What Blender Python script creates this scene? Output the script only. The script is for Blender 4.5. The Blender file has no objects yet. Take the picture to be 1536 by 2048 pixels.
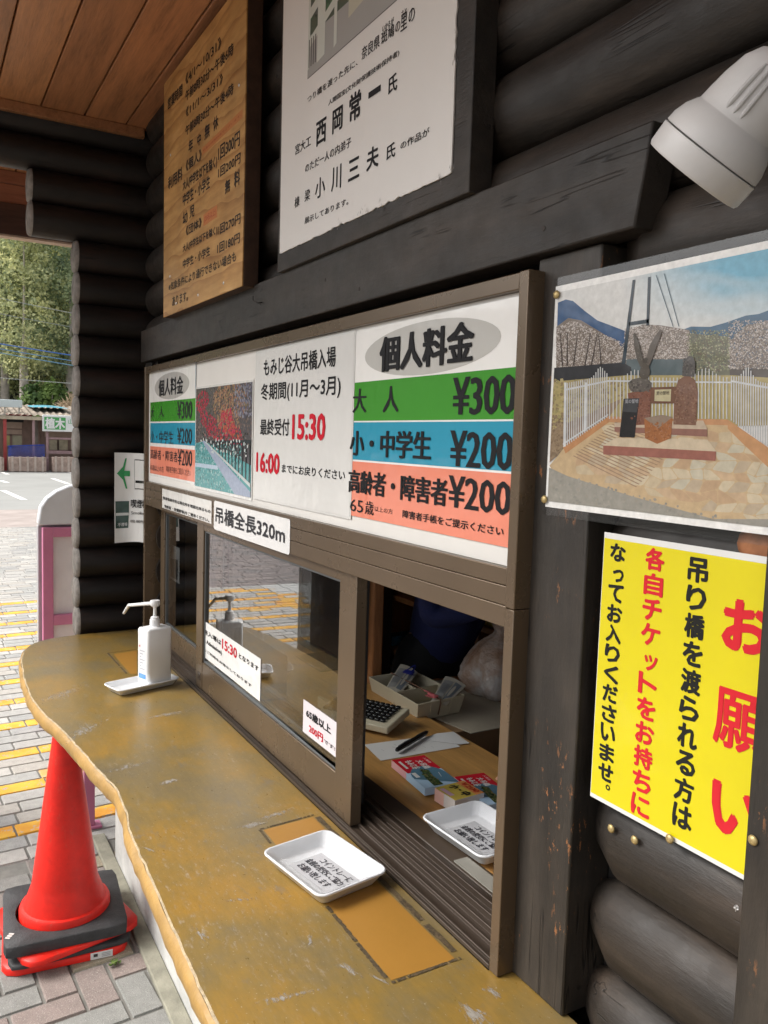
import bpy, bmesh, math, random
from mathutils import Vector, Matrix, noise
R = math.radians
random.seed(4)
SC = bpy.context.scene
COL = SC.collection

# ------------------------------------------------------------------ camera
# world: X along the office front (to the right), Y into the building, Z up; z=0 is eye height
S = 0.78
FPX = 1635.744
EX = (0.49490711, 0.09116978, -0.86414988)
EZ = (0.03066841, -0.99569374, -0.08748386)
EY = (0.86840451, -0.01679428, 0.49557194)
CAM = Vector((0, -S, 0))
cd = bpy.data.cameras.new('camera')
cam = bpy.data.objects.new('camera', cd)
COL.objects.link(cam)
cd.sensor_width = 36
cd.sensor_fit = 'AUTO'
cd.lens = FPX / 2048 * 36
cd.clip_start = 0.02
cd.clip_end = 600
m = Matrix(((EX[0], -EX[1], -EX[2], CAM.x), (EY[0], -EY[1], -EY[2], CAM.y), (EZ[0], -EZ[1], -EZ[2], CAM.z), (0, 0, 0, 1)))
cam.matrix_world = m
SC.camera = cam
SC.render.resolution_x, SC.render.resolution_y = 768, 1024

# ------------------------------------------------------------------ light
SUN_EL, SUN_ROT = R(47), R(208)
w = bpy.data.worlds.new('World')
SC.world = w
w.use_nodes = True
nt = w.node_tree
bg = nt.nodes['Background']
sky = nt.nodes.new('ShaderNodeTexSky')
sky.sky_type = 'NISHITA'
sky.sun_disc = False
sky.sun_elevation = SUN_EL
sky.sun_rotation = SUN_ROT
sky.air_density = 1.0
sky.dust_density = 5.0
sky.ozone_density = 1.0
hs = nt.nodes.new('ShaderNodeHueSaturation')      # overcast: a greyer sky
hs.inputs['Saturation'].default_value = 0.22
nt.links.new(sky.outputs[0], hs.inputs['Color'])
nt.links.new(hs.outputs[0], bg.inputs[0])
bg.inputs[1].default_value = 0.15
sd = bpy.data.lights.new('sun', 'SUN')
sd.energy = 1.8
sd.angle = R(30)
sd.color = (1, 0.96, 0.9)
sun = bpy.data.objects.new('sun', sd)
COL.objects.link(sun)
to_sun = Vector((math.sin(SUN_ROT) * math.cos(SUN_EL), math.cos(SUN_ROT) * math.cos(SUN_EL), math.sin(SUN_EL)))
sun.rotation_euler = to_sun.to_track_quat('Z', 'Y').to_euler()
sun.location = (-6, -6, 8)
SC.view_settings.view_transform = 'Standard'
SC.view_settings.look = 'None'
SC.view_settings.gamma = 1
SC.view_settings.exposure = 0.86
SC.cycles.max_bounces = 8
SC.cycles.transparent_max_bounces = 16
SC.cycles.caustics_reflective = False
SC.cycles.caustics_refractive = False


# ------------------------------------------------------------------ helpers
def at(u, v, ax, val):
    """the world point on the plane  axis=val  that the photo shows at (u, v)"""
    c = (u - 768, v - 1024, FPX)
    r = Vector((sum(a * b for a, b in zip(EX, c)), sum(a * b for a, b in zip(EY, c)), sum(a * b for a, b in zip(EZ, c))))
    return CAM + r * ((val - CAM[ax]) / r[ax])


def Zm(ox, oy, s):
    return lambda x, y: (ox + x / s, oy + y / s)


def bx(y, f, tl, br):
    a = at(*f(*tl), 1, y)
    b = at(*f(*br), 1, y)
    return a.x, b.x, b.z, a.z


def lin(h):
    h = h.lstrip('#')
    o = []
    for i in (0, 2, 4):
        c = int(h[i:i + 2], 16) / 255
        o.append(c / 12.92 if c <= 0.04045 else ((c + 0.055) / 1.055) ** 2.4)
    return tuple(o)


def c4(c):
    if isinstance(c, str):
        c = lin(c)
    return (c[0], c[1], c[2], 1)


def N(nt, t, **k):
    n = nt.nodes.new(t)
    for a, b in k.items():
        setattr(n, a, b)
    return n


def newmat(name):
    ma = bpy.data.materials.new(name)
    ma.use_nodes = True
    return ma, ma.node_tree, ma.node_tree.nodes['Principled BSDF']


def coords(nt, stretch=(1, 1, 1)):
    tc = N(nt, 'ShaderNodeTexCoord')
    mp = N(nt, 'ShaderNodeMapping')
    mp.inputs['Scale'].default_value = stretch
    nt.links.new(tc.outputs['Object'], mp.inputs['Vector'])
    return mp.outputs[0]


def noise_n(nt, vec, scale, detail=6, rough=0.6):
    n = N(nt, 'ShaderNodeTexNoise')
    n.inputs['Scale'].default_value = scale
    n.inputs['Detail'].default_value = detail
    n.inputs['Roughness'].default_value = rough
    nt.links.new(vec, n.inputs['Vector'])
    return n.outputs['Fac']


def ramp(nt, fac, stops):
    r = N(nt, 'ShaderNodeValToRGB')
    e = r.color_ramp.elements
    e[0].position, e[0].color = stops[0][0], c4(stops[0][1])
    e[1].position, e[1].color = stops[-1][0], c4(stops[-1][1])
    for p, c in stops[1:-1]:
        q = e.new(p)
        q.color = c4(c)
    nt.links.new(fac, r.inputs[0])
    return r.outputs[0]


def mixc(nt, fac, a, b, mode='MIX'):
    n = N(nt, 'ShaderNodeMix', data_type='RGBA', blend_type=mode)
    for i, v in ((0, fac), (6, a), (7, b)):
        if hasattr(v, 'links'):
            nt.links.new(v, n.inputs[i])
        elif isinstance(v, (int, float)):
            n.inputs[i].default_value = v
        else:
            n.inputs[i].default_value = c4(v)
    return n.outputs[2]


def bump(nt, bsdf, fac, strength, dist=0.01):
    b = N(nt, 'ShaderNodeBump')
    b.inputs['Strength'].default_value = strength
    b.inputs['Distance'].default_value = dist
    nt.links.new(fac, b.inputs['Height'])
    nt.links.new(b.outputs[0], bsdf.inputs['Normal'])


def mat(name, col, rough=0.6, metal=0.0, var=0.15, vs=8, bmp=0.0, bs=60, stretch=(1, 1, 1), spec=0.5, rv=0.0, coat=0.0):
    ma, nt, b = newmat(name)
    c = lin(col) if isinstance(col, str) else col
    v = coords(nt, stretch)
    f = noise_n(nt, v, vs)
    lo = tuple(x * (1 - var) for x in c)
    hi = tuple(min(1, x * (1 + var)) for x in c)
    nt.links.new(ramp(nt, f, [(0.3, lo), (0.7, hi)]), b.inputs['Base Color'])
    b.inputs['Roughness'].default_value = rough
    b.inputs['Metallic'].default_value = metal
    b.inputs['Specular IOR Level'].default_value = spec
    b.inputs['Coat Weight'].default_value = coat
    if rv:
        mr = N(nt, 'ShaderNodeMapRange')
        mr.inputs['To Min'].default_value = max(0, rough - rv)
        mr.inputs['To Max'].default_value = min(1, rough + rv)
        nt.links.new(noise_n(nt, v, vs * 2.3), mr.inputs['Value'])
        nt.links.new(mr.outputs[0], b.inputs['Roughness'])
    if bmp:
        bump(nt, b, noise_n(nt, v, bs, 4), bmp)
    return ma


def attr_mat(name, rough=0.4, var=0.08, vs=30, bmp=0.0, bs=12, spec=0.5, trans=0.0, speck=0.0, coat=0.0, blen=0.01):
    """colour printed per face on the mesh ('Col'), broken up by noise"""
    ma, nt, b = newmat(name)
    a = N(nt, 'ShaderNodeVertexColor', layer_name='Col')
    v = coords(nt)
    f = noise_n(nt, v, vs)
    g = ramp(nt, f, [(0.3, (1 - var,) * 3), (0.7, (1, 1, 1))])
    col = mixc(nt, 1.0, a.outputs[0], g, 'MULTIPLY')
    if speck:
        s = ramp(nt, noise_n(nt, v, 420, 2), [(0.60, (0, 0, 0)), (0.70, (1, 1, 1))])
        col = mixc(nt, s, col, mixc(nt, speck, col, (0.75, 0.72, 0.68)))
        s2 = ramp(nt, noise_n(nt, v, 300, 2), [(0.30, (1, 1, 1)), (0.42, (0, 0, 0))])
        col = mixc(nt, s2, col, mixc(nt, 0.5, col, (0.03, 0.03, 0.03)))
    nt.links.new(col, b.inputs['Base Color'])
    b.inputs['Roughness'].default_value = rough
    b.inputs['Specular IOR Level'].default_value = spec
    b.inputs['Coat Weight'].default_value = coat
    if trans:
        b.inputs['Subsurface Weight'].default_value = 0
    if bmp:
        bump(nt, b, noise_n(nt, v, bs, 3), bmp, blen)
    return ma


def curve(path, n=6):
    """Catmull-Rom resample"""
    P = [Vector(p) for p in path]
    out = []
    for i in range(len(P) - 1):
        a, b, c, d = P[max(i - 1, 0)], P[i], P[i + 1], P[min(i + 2, len(P) - 1)]
        for k in range(n):
            t = k / n
            out.append(0.5 * ((2 * b) + (c - a) * t + (2 * a - 5 * b + 4 * c - d) * t * t + (3 * b - a - 3 * c + d) * t ** 3))
    out.append(P[-1])
    return out


ORG = {}


class B:
    """collects shapes into one mesh"""

    def __init__(s, col=(1, 1, 1)):
        s.bm = bmesh.new()
        s.cl = s.bm.loops.layers.float_color.new('Col')
        s.c = c4(col)

    def col(s, c):
        s.c = c4(c)
        return s

    def f(s, vs):
        try:
            q = s.bm.faces.new(vs)
        except ValueError:
            return None
        for l in q.loops:
            l[s.cl] = s.c
        return q

    def poly(s, pts):
        return s.f([s.bm.verts.new(p) for p in pts])

    def box(s, x0, x1, y0, y1, z0, z1, M=None):
        p = [Vector((x, y, z)) for z in (z0, z1) for y in (y0, y1) for x in (x0, x1)]
        if M:
            p = [M @ q for q in p]
        v = [s.bm.verts.new(q) for q in p]
        for k in ((0, 2, 3, 1), (4, 5, 7, 6), (0, 1, 5, 4), (2, 6, 7, 3), (1, 3, 7, 5), (0, 4, 6, 2)):
            s.f([v[i] for i in k])
        return s

    def prism(s, pts, vec):
        vec = Vector(vec)
        a = [s.bm.verts.new(p) for p in pts]
        b = [s.bm.verts.new(Vector(p) + vec) for p in pts]
        s.f(a)
        s.f(b[::-1])
        n = len(a)
        for i in range(n):
            s.f([a[i], b[i], b[(i + 1) % n], a[(i + 1) % n]])
        return s

    def tube(s, path, r, n=8, cap=True):
        P = [Vector(p) for p in path]
        rings = []
        up = None
        for i, p in enumerate(P):
            t = (P[min(i + 1, len(P) - 1)] - P[max(i - 1, 0)]).normalized()
            if up is None:
                up = t.orthogonal().normalized()
            up = (up - t * up.dot(t)).normalized()
            sd = t.cross(up)
            rr = r[i] if isinstance(r, (list, tuple)) else r
            rings.append([s.bm.verts.new(p + (up * math.cos(2 * math.pi * k / n) + sd * math.sin(2 * math.pi * k / n)) * rr) for k in range(n)])
        for a, b in zip(rings, rings[1:]):
            for k in range(n):
                s.f([a[k], a[(k + 1) % n], b[(k + 1) % n], b[k]])
        if cap:
            s.f(rings[0][::-1])
            s.f(rings[-1])
        return s

    def lathe(s, prof, o=(0, 0, 0), axis=(0, 0, 1), n=32, closed=False):
        """prof: (radius, height) list"""
        o = Vector(o)
        ax = Vector(axis).normalized()
        e1 = ax.orthogonal().normalized()
        e2 = ax.cross(e1)
        rings = []
        for r, h in prof:
            if r < 1e-6:
                rings.append([s.bm.verts.new(o + ax * h)])
            else:
                rings.append([s.bm.verts.new(o + ax * h + (e1 * math.cos(2 * math.pi * k / n) + e2 * math.sin(2 * math.pi * k / n)) * r) for k in range(n)])
        pr = list(zip(rings, rings[1:]))
        if closed:
            pr.append((rings[-1], rings[0]))
        for a, b in pr:
            for k in range(n):
                k2 = (k + 1) % n
                if len(a) == 1 and len(b) == 1:
                    continue
                if len(a) == 1:
                    s.f([a[0], b[k2], b[k]])
                elif len(b) == 1:
                    s.f([a[k], a[k2], b[0]])
                else:
                    s.f([a[k], a[k2], b[k2], b[k]])
        return s

    def grid(s, fn, nu, nv):
        g = [[s.bm.verts.new(fn(i / nu, j / nv)) for j in range(nv + 1)] for i in range(nu + 1)]
        for i in range(nu):
            for j in range(nv):
                s.f([g[i][j], g[i + 1][j], g[i + 1][j + 1], g[i][j + 1]])
        return g

    def loft(s, rings, cap=True, closed=True):
        V = [[s.bm.verts.new(p) for p in r] for r in rings]
        for a, b in zip(V, V[1:]):
            n = len(a)
            for k in range(n if closed else n - 1):
                s.f([a[k], a[(k + 1) % n], b[(k + 1) % n], b[k]])
        if cap:
            s.f(V[0][::-1])
            s.f(V[-1])
        return s

    def sphere(s, c, r, nu=12, nv=8, sc=(1, 1, 1)):
        c = Vector(c)
        prev = None
        rings = []
        for j in range(nv + 1):
            th = math.pi * j / nv
            if j in (0, nv):
                rings.append([s.bm.verts.new(c + Vector((0, 0, r * math.cos(th) * sc[2])))])
            else:
                rings.append([s.bm.verts.new(c + Vector((r * math.sin(th) * math.cos(2 * math.pi * k / nu) * sc[0], r * math.sin(th) * math.sin(2 * math.pi * k / nu) * sc[1], r * math.cos(th) * sc[2]))) for k in range(nu)])
        for a, b in zip(rings, rings[1:]):
            for k in range(nu):
                k2 = (k + 1) % nu
                if len(a) == 1:
                    s.f([a[0], b[k], b[k2]])
                elif len(b) == 1:
                    s.f([a[k], b[0], a[k2]])
                else:
                    s.f([a[k], b[k], b[k2], a[k2]])
        return s

    def done(s, name, ma, parent=None, bevel=0.0, sharp=38, weld=True, label=None, cat=None, group=None, kind=None, flat=False, normals=True):
        bm = s.bm
        if weld:
            bmesh.ops.remove_doubles(bm, verts=bm.verts, dist=1e-5)
        if normals:
            bmesh.ops.recalc_face_normals(bm, faces=bm.faces)
        if not flat:
            for q in bm.faces:
                q.smooth = True
            lim = R(sharp)
            for e in bm.edges:
                if len(e.link_faces) == 2 and e.calc_face_angle(0) > lim:
                    e.smooth = False
        if parent is not None:
            org = ORG[parent.name]
        else:
            xs = [v.co for v in bm.verts]
            org = Vector(((min(p.x for p in xs) + max(p.x for p in xs)) / 2, (min(p.y for p in xs) + max(p.y for p in xs)) / 2, min(p.z for p in xs)))
        me = bpy.data.meshes.new(name)
        bmesh.ops.translate(bm, verts=bm.verts, vec=-org)
        bm.to_mesh(me)
        bm.free()
        o = bpy.data.objects.new(name, me)
        COL.objects.link(o)
        me.materials.append(ma)
        ORG[o.name] = org
        if parent is not None:
            o.parent = parent
        else:
            o.location = org
        if bevel:
            md = o.modifiers.new('bevel', 'BEVEL')
            md.width = bevel
            md.segments = 2
            md.limit_method = 'ANGLE'
            md.angle_limit = R(40)
        tag(o, label, cat, group, kind)
        return o


def tag(o, label=None, cat=None, group=None, kind=None):
    for k, v in (('label', label), ('category', cat), ('group', group), ('kind', kind)):
        if v:
            o[k] = v
    return o


def thing(name, label, cat, loc, group=None):
    o = bpy.data.objects.new(name, None)
    o.empty_display_size = 0.05
    COL.objects.link(o)
    o.location = loc
    ORG[o.name] = Vector(loc)
    return tag(o, label, cat, group)


def dup(o, loc=None, label=None, rotz=None, scale=None, parent=None):
    c = o.copy()
    COL.objects.link(c)
    if parent:
        c.parent = parent
    if loc is not None:
        c.location = loc
    if rotz is not None:
        c.rotation_euler = (0, 0, rotz)
    if scale is not None:
        c.scale = (scale,) * 3
    if label:
        c['label'] = label
    ORG[c.name] = Vector(c.location)
    for ch in list(o.children):
        dup(ch, parent=c)
    return c


# ---- lettering ----
_tx = {}


def glyphs(s, bold=0.0, res=2):
    k = (s, bold, res)
    if k not in _tx:
        cu = bpy.data.curves.new('lettering', 'FONT')
        cu.body = s
        cu.resolution_u = res
        cu.offset = bold
        o = bpy.data.objects.new('lettering', cu)
        me = o.to_mesh()
        vs = [(v.co.x, v.co.y) for v in me.vertices]
        fs = [tuple(p.vertices) for p in me.polygons]
        o.to_mesh_clear()
        bpy.data.objects.remove(o)
        bpy.data.curves.remove(cu)
        xs = [v[0] for v in vs]
        ys = [v[1] for v in vs]
        x0, x1, y0, y1 = min(xs), max(xs), min(ys), max(ys)
        _tx[k] = ([((x - x0) / max(x1 - x0, 1e-6), (y - y0) / max(y1 - y0, 1e-6)) for x, y in vs], fs, (x1 - x0) / max(y1 - y0, 1e-6))
    return _tx[k]


def put(b, s, P, box, bold=0.0, col=None, fat=0, step=0.00006, xmax=None):
    """letters s filling box=(a0,a1,b0,b1) of the plane P(a, b, lift); bold: extra stroke, as a share of the letter height;
    fat: extra sideways copies (heavier stems)"""
    vs, fs, _ = glyphs(s)
    if col is not None:
        b.col(col)
    a0, a1, b0, b1 = box
    h = b1 - b0
    r = bold * h
    offs = [(0, 0)]
    if bold:
        offs = [(r * math.cos(q * math.pi / 3), r * math.sin(q * math.pi / 3)) for q in range(6)]
    if fat:
        offs = [(ox + (k - fat / 2) * h * 0.030, oy) for ox, oy in offs for k in range(fat + 1)]
    a0, a1, b0, b1 = a0 + r, a1 - r, b0 + r, b1 - r
    for n_, (ox, oy) in enumerate(offs):
        vv = [b.bm.verts.new(P(min(a0 + (a1 - a0) * x + ox, xmax if xmax is not None else 1e9), b0 + (b1 - b0) * y + oy, n_ * step)) for x, y in vs]
        for f_ in fs:
            b.f([vv[i] for i in f_])


def line(root, s, P, box, bold=0.0, col=None, fat=0, xmax=None, name='lettering', ma=None, slope=0.0, hmin=0.012):
    """one line of writing as a part of its sign; slope: how much the row climbs along the board"""
    b = B()
    if slope:
        x0, x1, z0, z1 = box
        box = (x0, x1, z0 - slope * (x1 - x0), z1)
        if box[3] - box[2] < hmin:
            box = (x0, x1, (box[2] + box[3]) / 2 - hmin / 2, (box[2] + box[3]) / 2 + hmin / 2)
        P0 = P
        P = lambda a, d, lift=0: P0(a, d + slope * (a - x0), lift)
    put(b, s, P, box, bold, col, fat, xmax=xmax)
    return b.done(name, ma or INK, root, weld=False)


def wallP(y):
    return lambda a, b_, lift=0: Vector((a, y - lift, b_))


# ------------------------------------------------------------------ materials
def log_material(name, base, worn, chip=0.0, axis=0):
    ma, nt, b = newmat(name)
    st = [1, 1, 1]
    st[axis] = 0.16
    v = coords(nt, tuple(st))
    v2 = coords(nt)
    f = noise_n(nt, v, 17, 8, 0.68)
    col = ramp(nt, f, [(0.32, tuple(x * 0.5 for x in base)), (0.52, base), (0.70, worn)])
    # broad faded stain
    fade = ramp(nt, noise_n(nt, v2, 3.2, 4), [(0.42, (0.8, 0.8, 0.8)), (0.70, (1.5, 1.4, 1.32))])
    col = mixc(nt, 1.0, col, fade, 'MULTIPLY')
    # long drying cracks along the grain
    st3 = [1, 1, 1]
    st3[axis] = 0.045
    ck = N(nt, 'ShaderNodeTexNoise')
    ck.inputs['Scale'].default_value = 26
    ck.inputs['Detail'].default_value = 3
    nt.links.new(coords(nt, tuple(st3)), ck.inputs['Vector'])
    d = N(nt, 'ShaderNodeMath', operation='SUBTRACT')
    nt.links.new(ck.outputs['Fac'], d.inputs[0])
    d.inputs[1].default_value = 0.5
    ab = N(nt, 'ShaderNodeMath', operation='ABSOLUTE')
    nt.links.new(d.outputs[0], ab.inputs[0])
    line_ = ramp(nt, ab.outputs[0], [(0.0, (0, 0, 0)), (0.012, (1, 1, 1))])
    zone = ramp(nt, noise_n(nt, v2, 6, 2), [(0.56, (1, 1, 1)), (0.62, (0, 0, 0))])
    crack = mixc(nt, 1.0, line_, zone, 'SCREEN')
    col = mixc(nt, 1.0, col, crack, 'MULTIPLY')
    # pits and small knots
    vo = N(nt, 'ShaderNodeTexVoronoi')
    vo.inputs['Scale'].default_value = 13
    nt.links.new(coords(nt, (0.6, 1, 1)), vo.inputs['Vector'])
    pit = ramp(nt, vo.outputs['Distance'], [(0.035, (0.25, 0.25, 0.25)), (0.075, (1, 1, 1))])
    col = mixc(nt, 1.0, col, pit, 'MULTIPLY')
    if chip:
        ch = ramp(nt, noise_n(nt, coords(nt, (1, 1, 0.35)), 105, 5, 0.75), [(0.60, (0, 0, 0)), (0.625, (1, 1, 1))])
        big = ramp(nt, noise_n(nt, coords(nt, (1, 1, 0.45)), 11, 3), [(0.52, (0, 0, 0)), (0.60, (1, 1, 1))])
        mk = mixc(nt, 1.0, ch, big, 'MULTIPLY')
        col = mixc(nt, mk, col, (0.27, 0.115, 0.045))
    nt.links.new(col, b.inputs['Base Color'])
    mr = N(nt, 'ShaderNodeMapRange')
    mr.inputs['To Min'].default_value = 0.34
    mr.inputs['To Max'].default_value = 0.72
    nt.links.new(noise_n(nt, v2, 22, 5), mr.inputs['Value'])
    nt.links.new(mr.outputs[0], b.inputs['Roughness'])
    b.inputs['Specular IOR Level'].default_value = 0.45
    ad = N(nt, 'ShaderNodeMath', operation='ADD')
    nt.links.new(noise_n(nt, v, 70, 6, 0.75), ad.inputs[0])
    nt.links.new(noise_n(nt, v2, 30, 3), ad.inputs[1])
    a2 = N(nt, 'ShaderNodeMath', operation='ADD')
    nt.links.new(ad.outputs[0], a2.inputs[0])
    nt.links.new(crack, a2.inputs[1])
    a3 = N(nt, 'ShaderNodeMath', operation='ADD')
    nt.links.new(a2.outputs[0], a3.inputs[0])
    nt.links.new(pit, a3.inputs[1])
    bump(nt, b, a3.outputs[0], 0.30, 0.004)
    return ma


LOG = log_material('dark_log_paint', (0.023, 0.018, 0.014), (0.050, 0.038, 0.029))
TRIM = log_material('dark_trim_paint', (0.025, 0.0205, 0.0165), (0.039, 0.032, 0.026))
TRIMW = log_material('chipped_trim_paint', (0.030, 0.0255, 0.021), (0.050, 0.042, 0.034), chip=0.6, axis=2)
LOGEND = mat('weathered_log_end', (0.24, 0.22, 0.20), 0.85, var=0.35, vs=30, bmp=0.3, bs=80)
WINGLOG = log_material('red_dark_log_paint', (0.012, 0.009, 0.008), (0.028, 0.015, 0.012), axis=1)


def planks(name, c, grain_axis=0, dark=0.45):
    ma, nt, b = newmat(name)
    st = [6, 6, 6]
    st[grain_axis] = 0.5
    v = coords(nt, tuple(st))
    f = noise_n(nt, v, 5, 8, 0.7)
    f2 = noise_n(nt, coords(nt, tuple(x * 6 for x in st)), 5, 4, 0.6)
    mx = N(nt, 'ShaderNodeMath', operation='MULTIPLY_ADD')
    nt.links.new(f2, mx.inputs[0])
    mx.inputs[1].default_value = 0.35
    nt.links.new(f, mx.inputs[2])
    col = ramp(nt, mx.outputs[0], [(0.4, tuple(x * dark for x in c)), (0.65, c), (0.9, tuple(x * 1.35 for x in c))])
    a = N(nt, 'ShaderNodeVertexColor', layer_name='Col')
    nt.links.new(mixc(nt, 1.0, col, a.outputs[0], 'MULTIPLY'), b.inputs['Base Color'])
    b.inputs['Roughness'].default_value = 0.5
    bump(nt, b, f2, 0.15, 0.004)
    return ma


SOFFIT = planks('soffit_boards', (0.43, 0.195, 0.085), 0)
REDWOOD = planks('reddish_board', (0.30, 0.12, 0.07), 1)
BROWNWOOD = planks('dark_brown_board', (0.06, 0.026, 0.017), 1)
DESKWOOD = planks('varnished_desk_wood', (0.40, 0.21, 0.065), 0, 0.7)
POSTWOOD = planks('orange_brown_post_wood', (0.34, 0.14, 0.05), 2)


def sign_wood():
    ma, nt, b = newmat('pale_signboard_wood')
    v = coords(nt, (1, 1, 1))
    wv = N(nt, 'ShaderNodeTexWave', wave_type='BANDS', bands_direction='Z', wave_profile='SAW')
    wv.inputs['Scale'].default_value = 5
    wv.inputs['Distortion'].default_value = 9
    wv.inputs['Detail'].default_value = 3
    wv.inputs['Detail Scale'].default_value = 1.1
    nt.links.new(coords(nt, (0.35, 1, 1)), wv.inputs['Vector'])
    f = noise_n(nt, coords(nt, (0.6, 1, 4)), 9, 6)
    col = ramp(nt, f, [(0.3, (0.44, 0.235, 0.075)), (0.6, (0.62, 0.37, 0.14)), (0.8, (0.70, 0.46, 0.20))])
    g = ramp(nt, wv.outputs['Fac'], [(0.0, (1, 1, 1)), (0.75, (0.95, 0.93, 0.9)), (1.0, (0.70, 0.6, 0.5))])
    col = mixc(nt, 1.0, col, g, 'MULTIPLY')
    st = ramp(nt, noise_n(nt, v, 3, 4), [(0.4, (0.75, 0.72, 0.68)), (0.65, (1.08, 1.05, 1))])
    col = mixc(nt, 1.0, col, st, 'MULTIPLY')
    nt.links.new(col, b.inputs['Base Color'])
    b.inputs['Roughness'].default_value = 0.45
    bump(nt, b, wv.outputs['Fac'], 0.12, 0.003)
    return ma


SIGNWOOD = sign_wood()
SIGNEDGE = mat('dark_signboard_edge', (0.05, 0.024, 0.013), 0.6, var=0.4, vs=20, bmp=0.2)


def counter_mat():
    ma, nt, b = newmat('worn_ochre_counter_paint')
    v = coords(nt)
    big = noise_n(nt, v, 4.2, 6, 0.62)
    col = ramp(nt, big, [(0.30, (0.155, 0.122, 0.070)), (0.44, (0.190, 0.138, 0.058)), (0.54, (0.225, 0.147, 0.042)), (0.68, (0.29, 0.165, 0.030))])
    # strokes of the brush
    br = noise_n(nt, coords(nt, (0.7, 3.2, 1)), 26, 5, 0.7)
    col = mixc(nt, 1.0, col, ramp(nt, br, [(0.35, (0.90, 0.91, 0.92)), (0.65, (1.05, 1.04, 1.0))]), 'MULTIPLY')
    # pale worn-through scratches, stretched across the board
    sc = noise_n(nt, coords(nt, (1.0, 2.6, 1)), 44, 8, 0.78)
    zone = ramp(nt, noise_n(nt, v, 6, 4), [(0.40, (0.08, 0.08, 0.08)), (0.62, (1, 1, 1))])
    sm = ramp(nt, sc, [(0.555, (0, 0, 0)), (0.66, (1, 1, 1))])
    sm = mixc(nt, 1.0, sm, zone, 'MULTIPLY')
    col = mixc(nt, mixc(nt, 1.0, sm, (0.6, 0.6, 0.6), 'MULTIPLY'), col, (0.34, 0.30, 0.245))
    sp = ramp(nt, noise_n(nt, v, 190, 2, 0.5), [(0.70, (0, 0, 0)), (0.75, (0.6, 0.6, 0.6))])
    col = mixc(nt, sp, col, (0.38, 0.33, 0.25))
    gr = ramp(nt, noise_n(nt, coords(nt, (1, 2.0, 1)), 9, 6, 0.75), [(0.60, (0, 0, 0)), (0.70, (0.6, 0.6, 0.6))])
    col = mixc(nt, gr, col, (0.16, 0.142, 0.115))
    # paler along the rubbed outer edge
    a = N(nt, 'ShaderNodeVertexColor', layer_name='Col')
    nt.links.new(mixc(nt, a.outputs['Alpha'], col, a.outputs[0]), b.inputs['Base Color'])
    a2 = mixc(nt, a.outputs['Alpha'], col, a.outputs[0])
    mr = N(nt, 'ShaderNodeMapRange')
    mr.inputs['To Min'].default_value = 0.17
    mr.inputs['To Max'].default_value = 0.46
    nt.links.new(sc, mr.inputs['Value'])
    nt.links.new(mr.outputs[0], b.inputs['Roughness'])
    ad = N(nt, 'ShaderNodeMath', operation='ADD')
    nt.links.new(sc, ad.inputs[0])
    nt.links.new(noise_n(nt, v, 12, 3), ad.inputs[1])
    bump(nt, b, ad.outputs[0], 0.12, 0.003)
    nt.links.new(col, b.inputs['Base Color'])
    return ma


COUNTER = counter_mat()
OCHRE_EDGE = mat('ochre_edge_paint', (0.34, 0.20, 0.055), 0.45, var=0.22, vs=16, bmp=0.35, bs=26)
PALE_EDGE = mat('rubbed_pale_edge', (0.34, 0.265, 0.16), 0.7, var=0.35, vs=60, bmp=0.3, bs=90)
FRESH = mat('fresh_orange_paint', (0.34, 0.17, 0.032), 0.4, var=0.06, vs=8, bmp=0.05)
TAPE = mat('old_tape_residue', (0.075, 0.052, 0.025), 0.7, var=0.6, vs=140, bmp=0.2, bs=200)
BRONZE = mat('bronze_aluminium', (0.130, 0.092, 0.058), 0.28, 0.35, var=0.12, vs=3, rv=0.06)
BRONZED = mat('dark_bronze_aluminium', (0.06, 0.044, 0.033), 0.33, 0.35, var=0.15, vs=5)
SEAL = mat('black_rubber_seal', (0.012, 0.012, 0.012), 0.5, var=0.1)
SEALG = mat('grey_glazing_bead', (0.10, 0.11, 0.115), 0.3, var=0.15)
WHITEBOARD = mat('white_backing_panel', (0.72, 0.70, 0.66), 0.45, var=0.05, vs=4, bmp=0.03, bs=8)
PRINT = attr_mat('laminated_print', 0.13, 0.05, 14, bmp=0.22, bs=7, blen=0.02, coat=0.0)
PHOTO = attr_mat('photo_print_gloss', 0.16, 0.22, 90, bmp=0.10, bs=9, blen=0.02)
PAPER = attr_mat('printed_paper', 0.5, 0.05, 14, bmp=0.04, bs=14)
PAINTED = attr_mat('painted_panel', 0.42, 0.05, 5, bmp=0.03, bs=16)
INK = attr_mat('letter_ink', 0.6, 0.05, 60, spec=0.12)
INKWORN = attr_mat('worn_letter_paint', 0.6, 0.5, 60)
PLASTW = mat('white_plastic', (0.78, 0.79, 0.80), 0.28, var=0.03, vs=6)
FOAMW = mat('white_foam_tray', (0.76, 0.78, 0.80), 0.22, var=0.04, vs=14, bmp=0.06, bs=30)
LAMPW = mat('aged_white_lamp_plastic', (0.58, 0.565, 0.55), 0.42, var=0.06, vs=12, bmp=0.04)
REDCONE = mat('red_cone_plastic', (0.70, 0.018, 0.010), 0.42, var=0.22, vs=9, spec=0.35, bmp=0.02, rv=0.08)
_nt = REDCONE.node_tree
_b = _nt.nodes['Principled BSDF']
_src = _b.inputs['Base Color'].links[0].from_socket
_z = ramp(_nt, noise_n(_nt, coords(_nt), 6, 3), [(0.45, (0, 0, 0)), (0.62, (1, 1, 1))])
_k = ramp(_nt, noise_n(_nt, coords(_nt, (1, 1, 0.3)), 70, 6, 0.75), [(0.56, (0, 0, 0)), (0.66, (0.55, 0.55, 0.55))])
_c = mixc(_nt, mixc(_nt, 1.0, _z, _k, 'MULTIPLY'), _src, (0.50, 0.10, 0.07))
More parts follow.
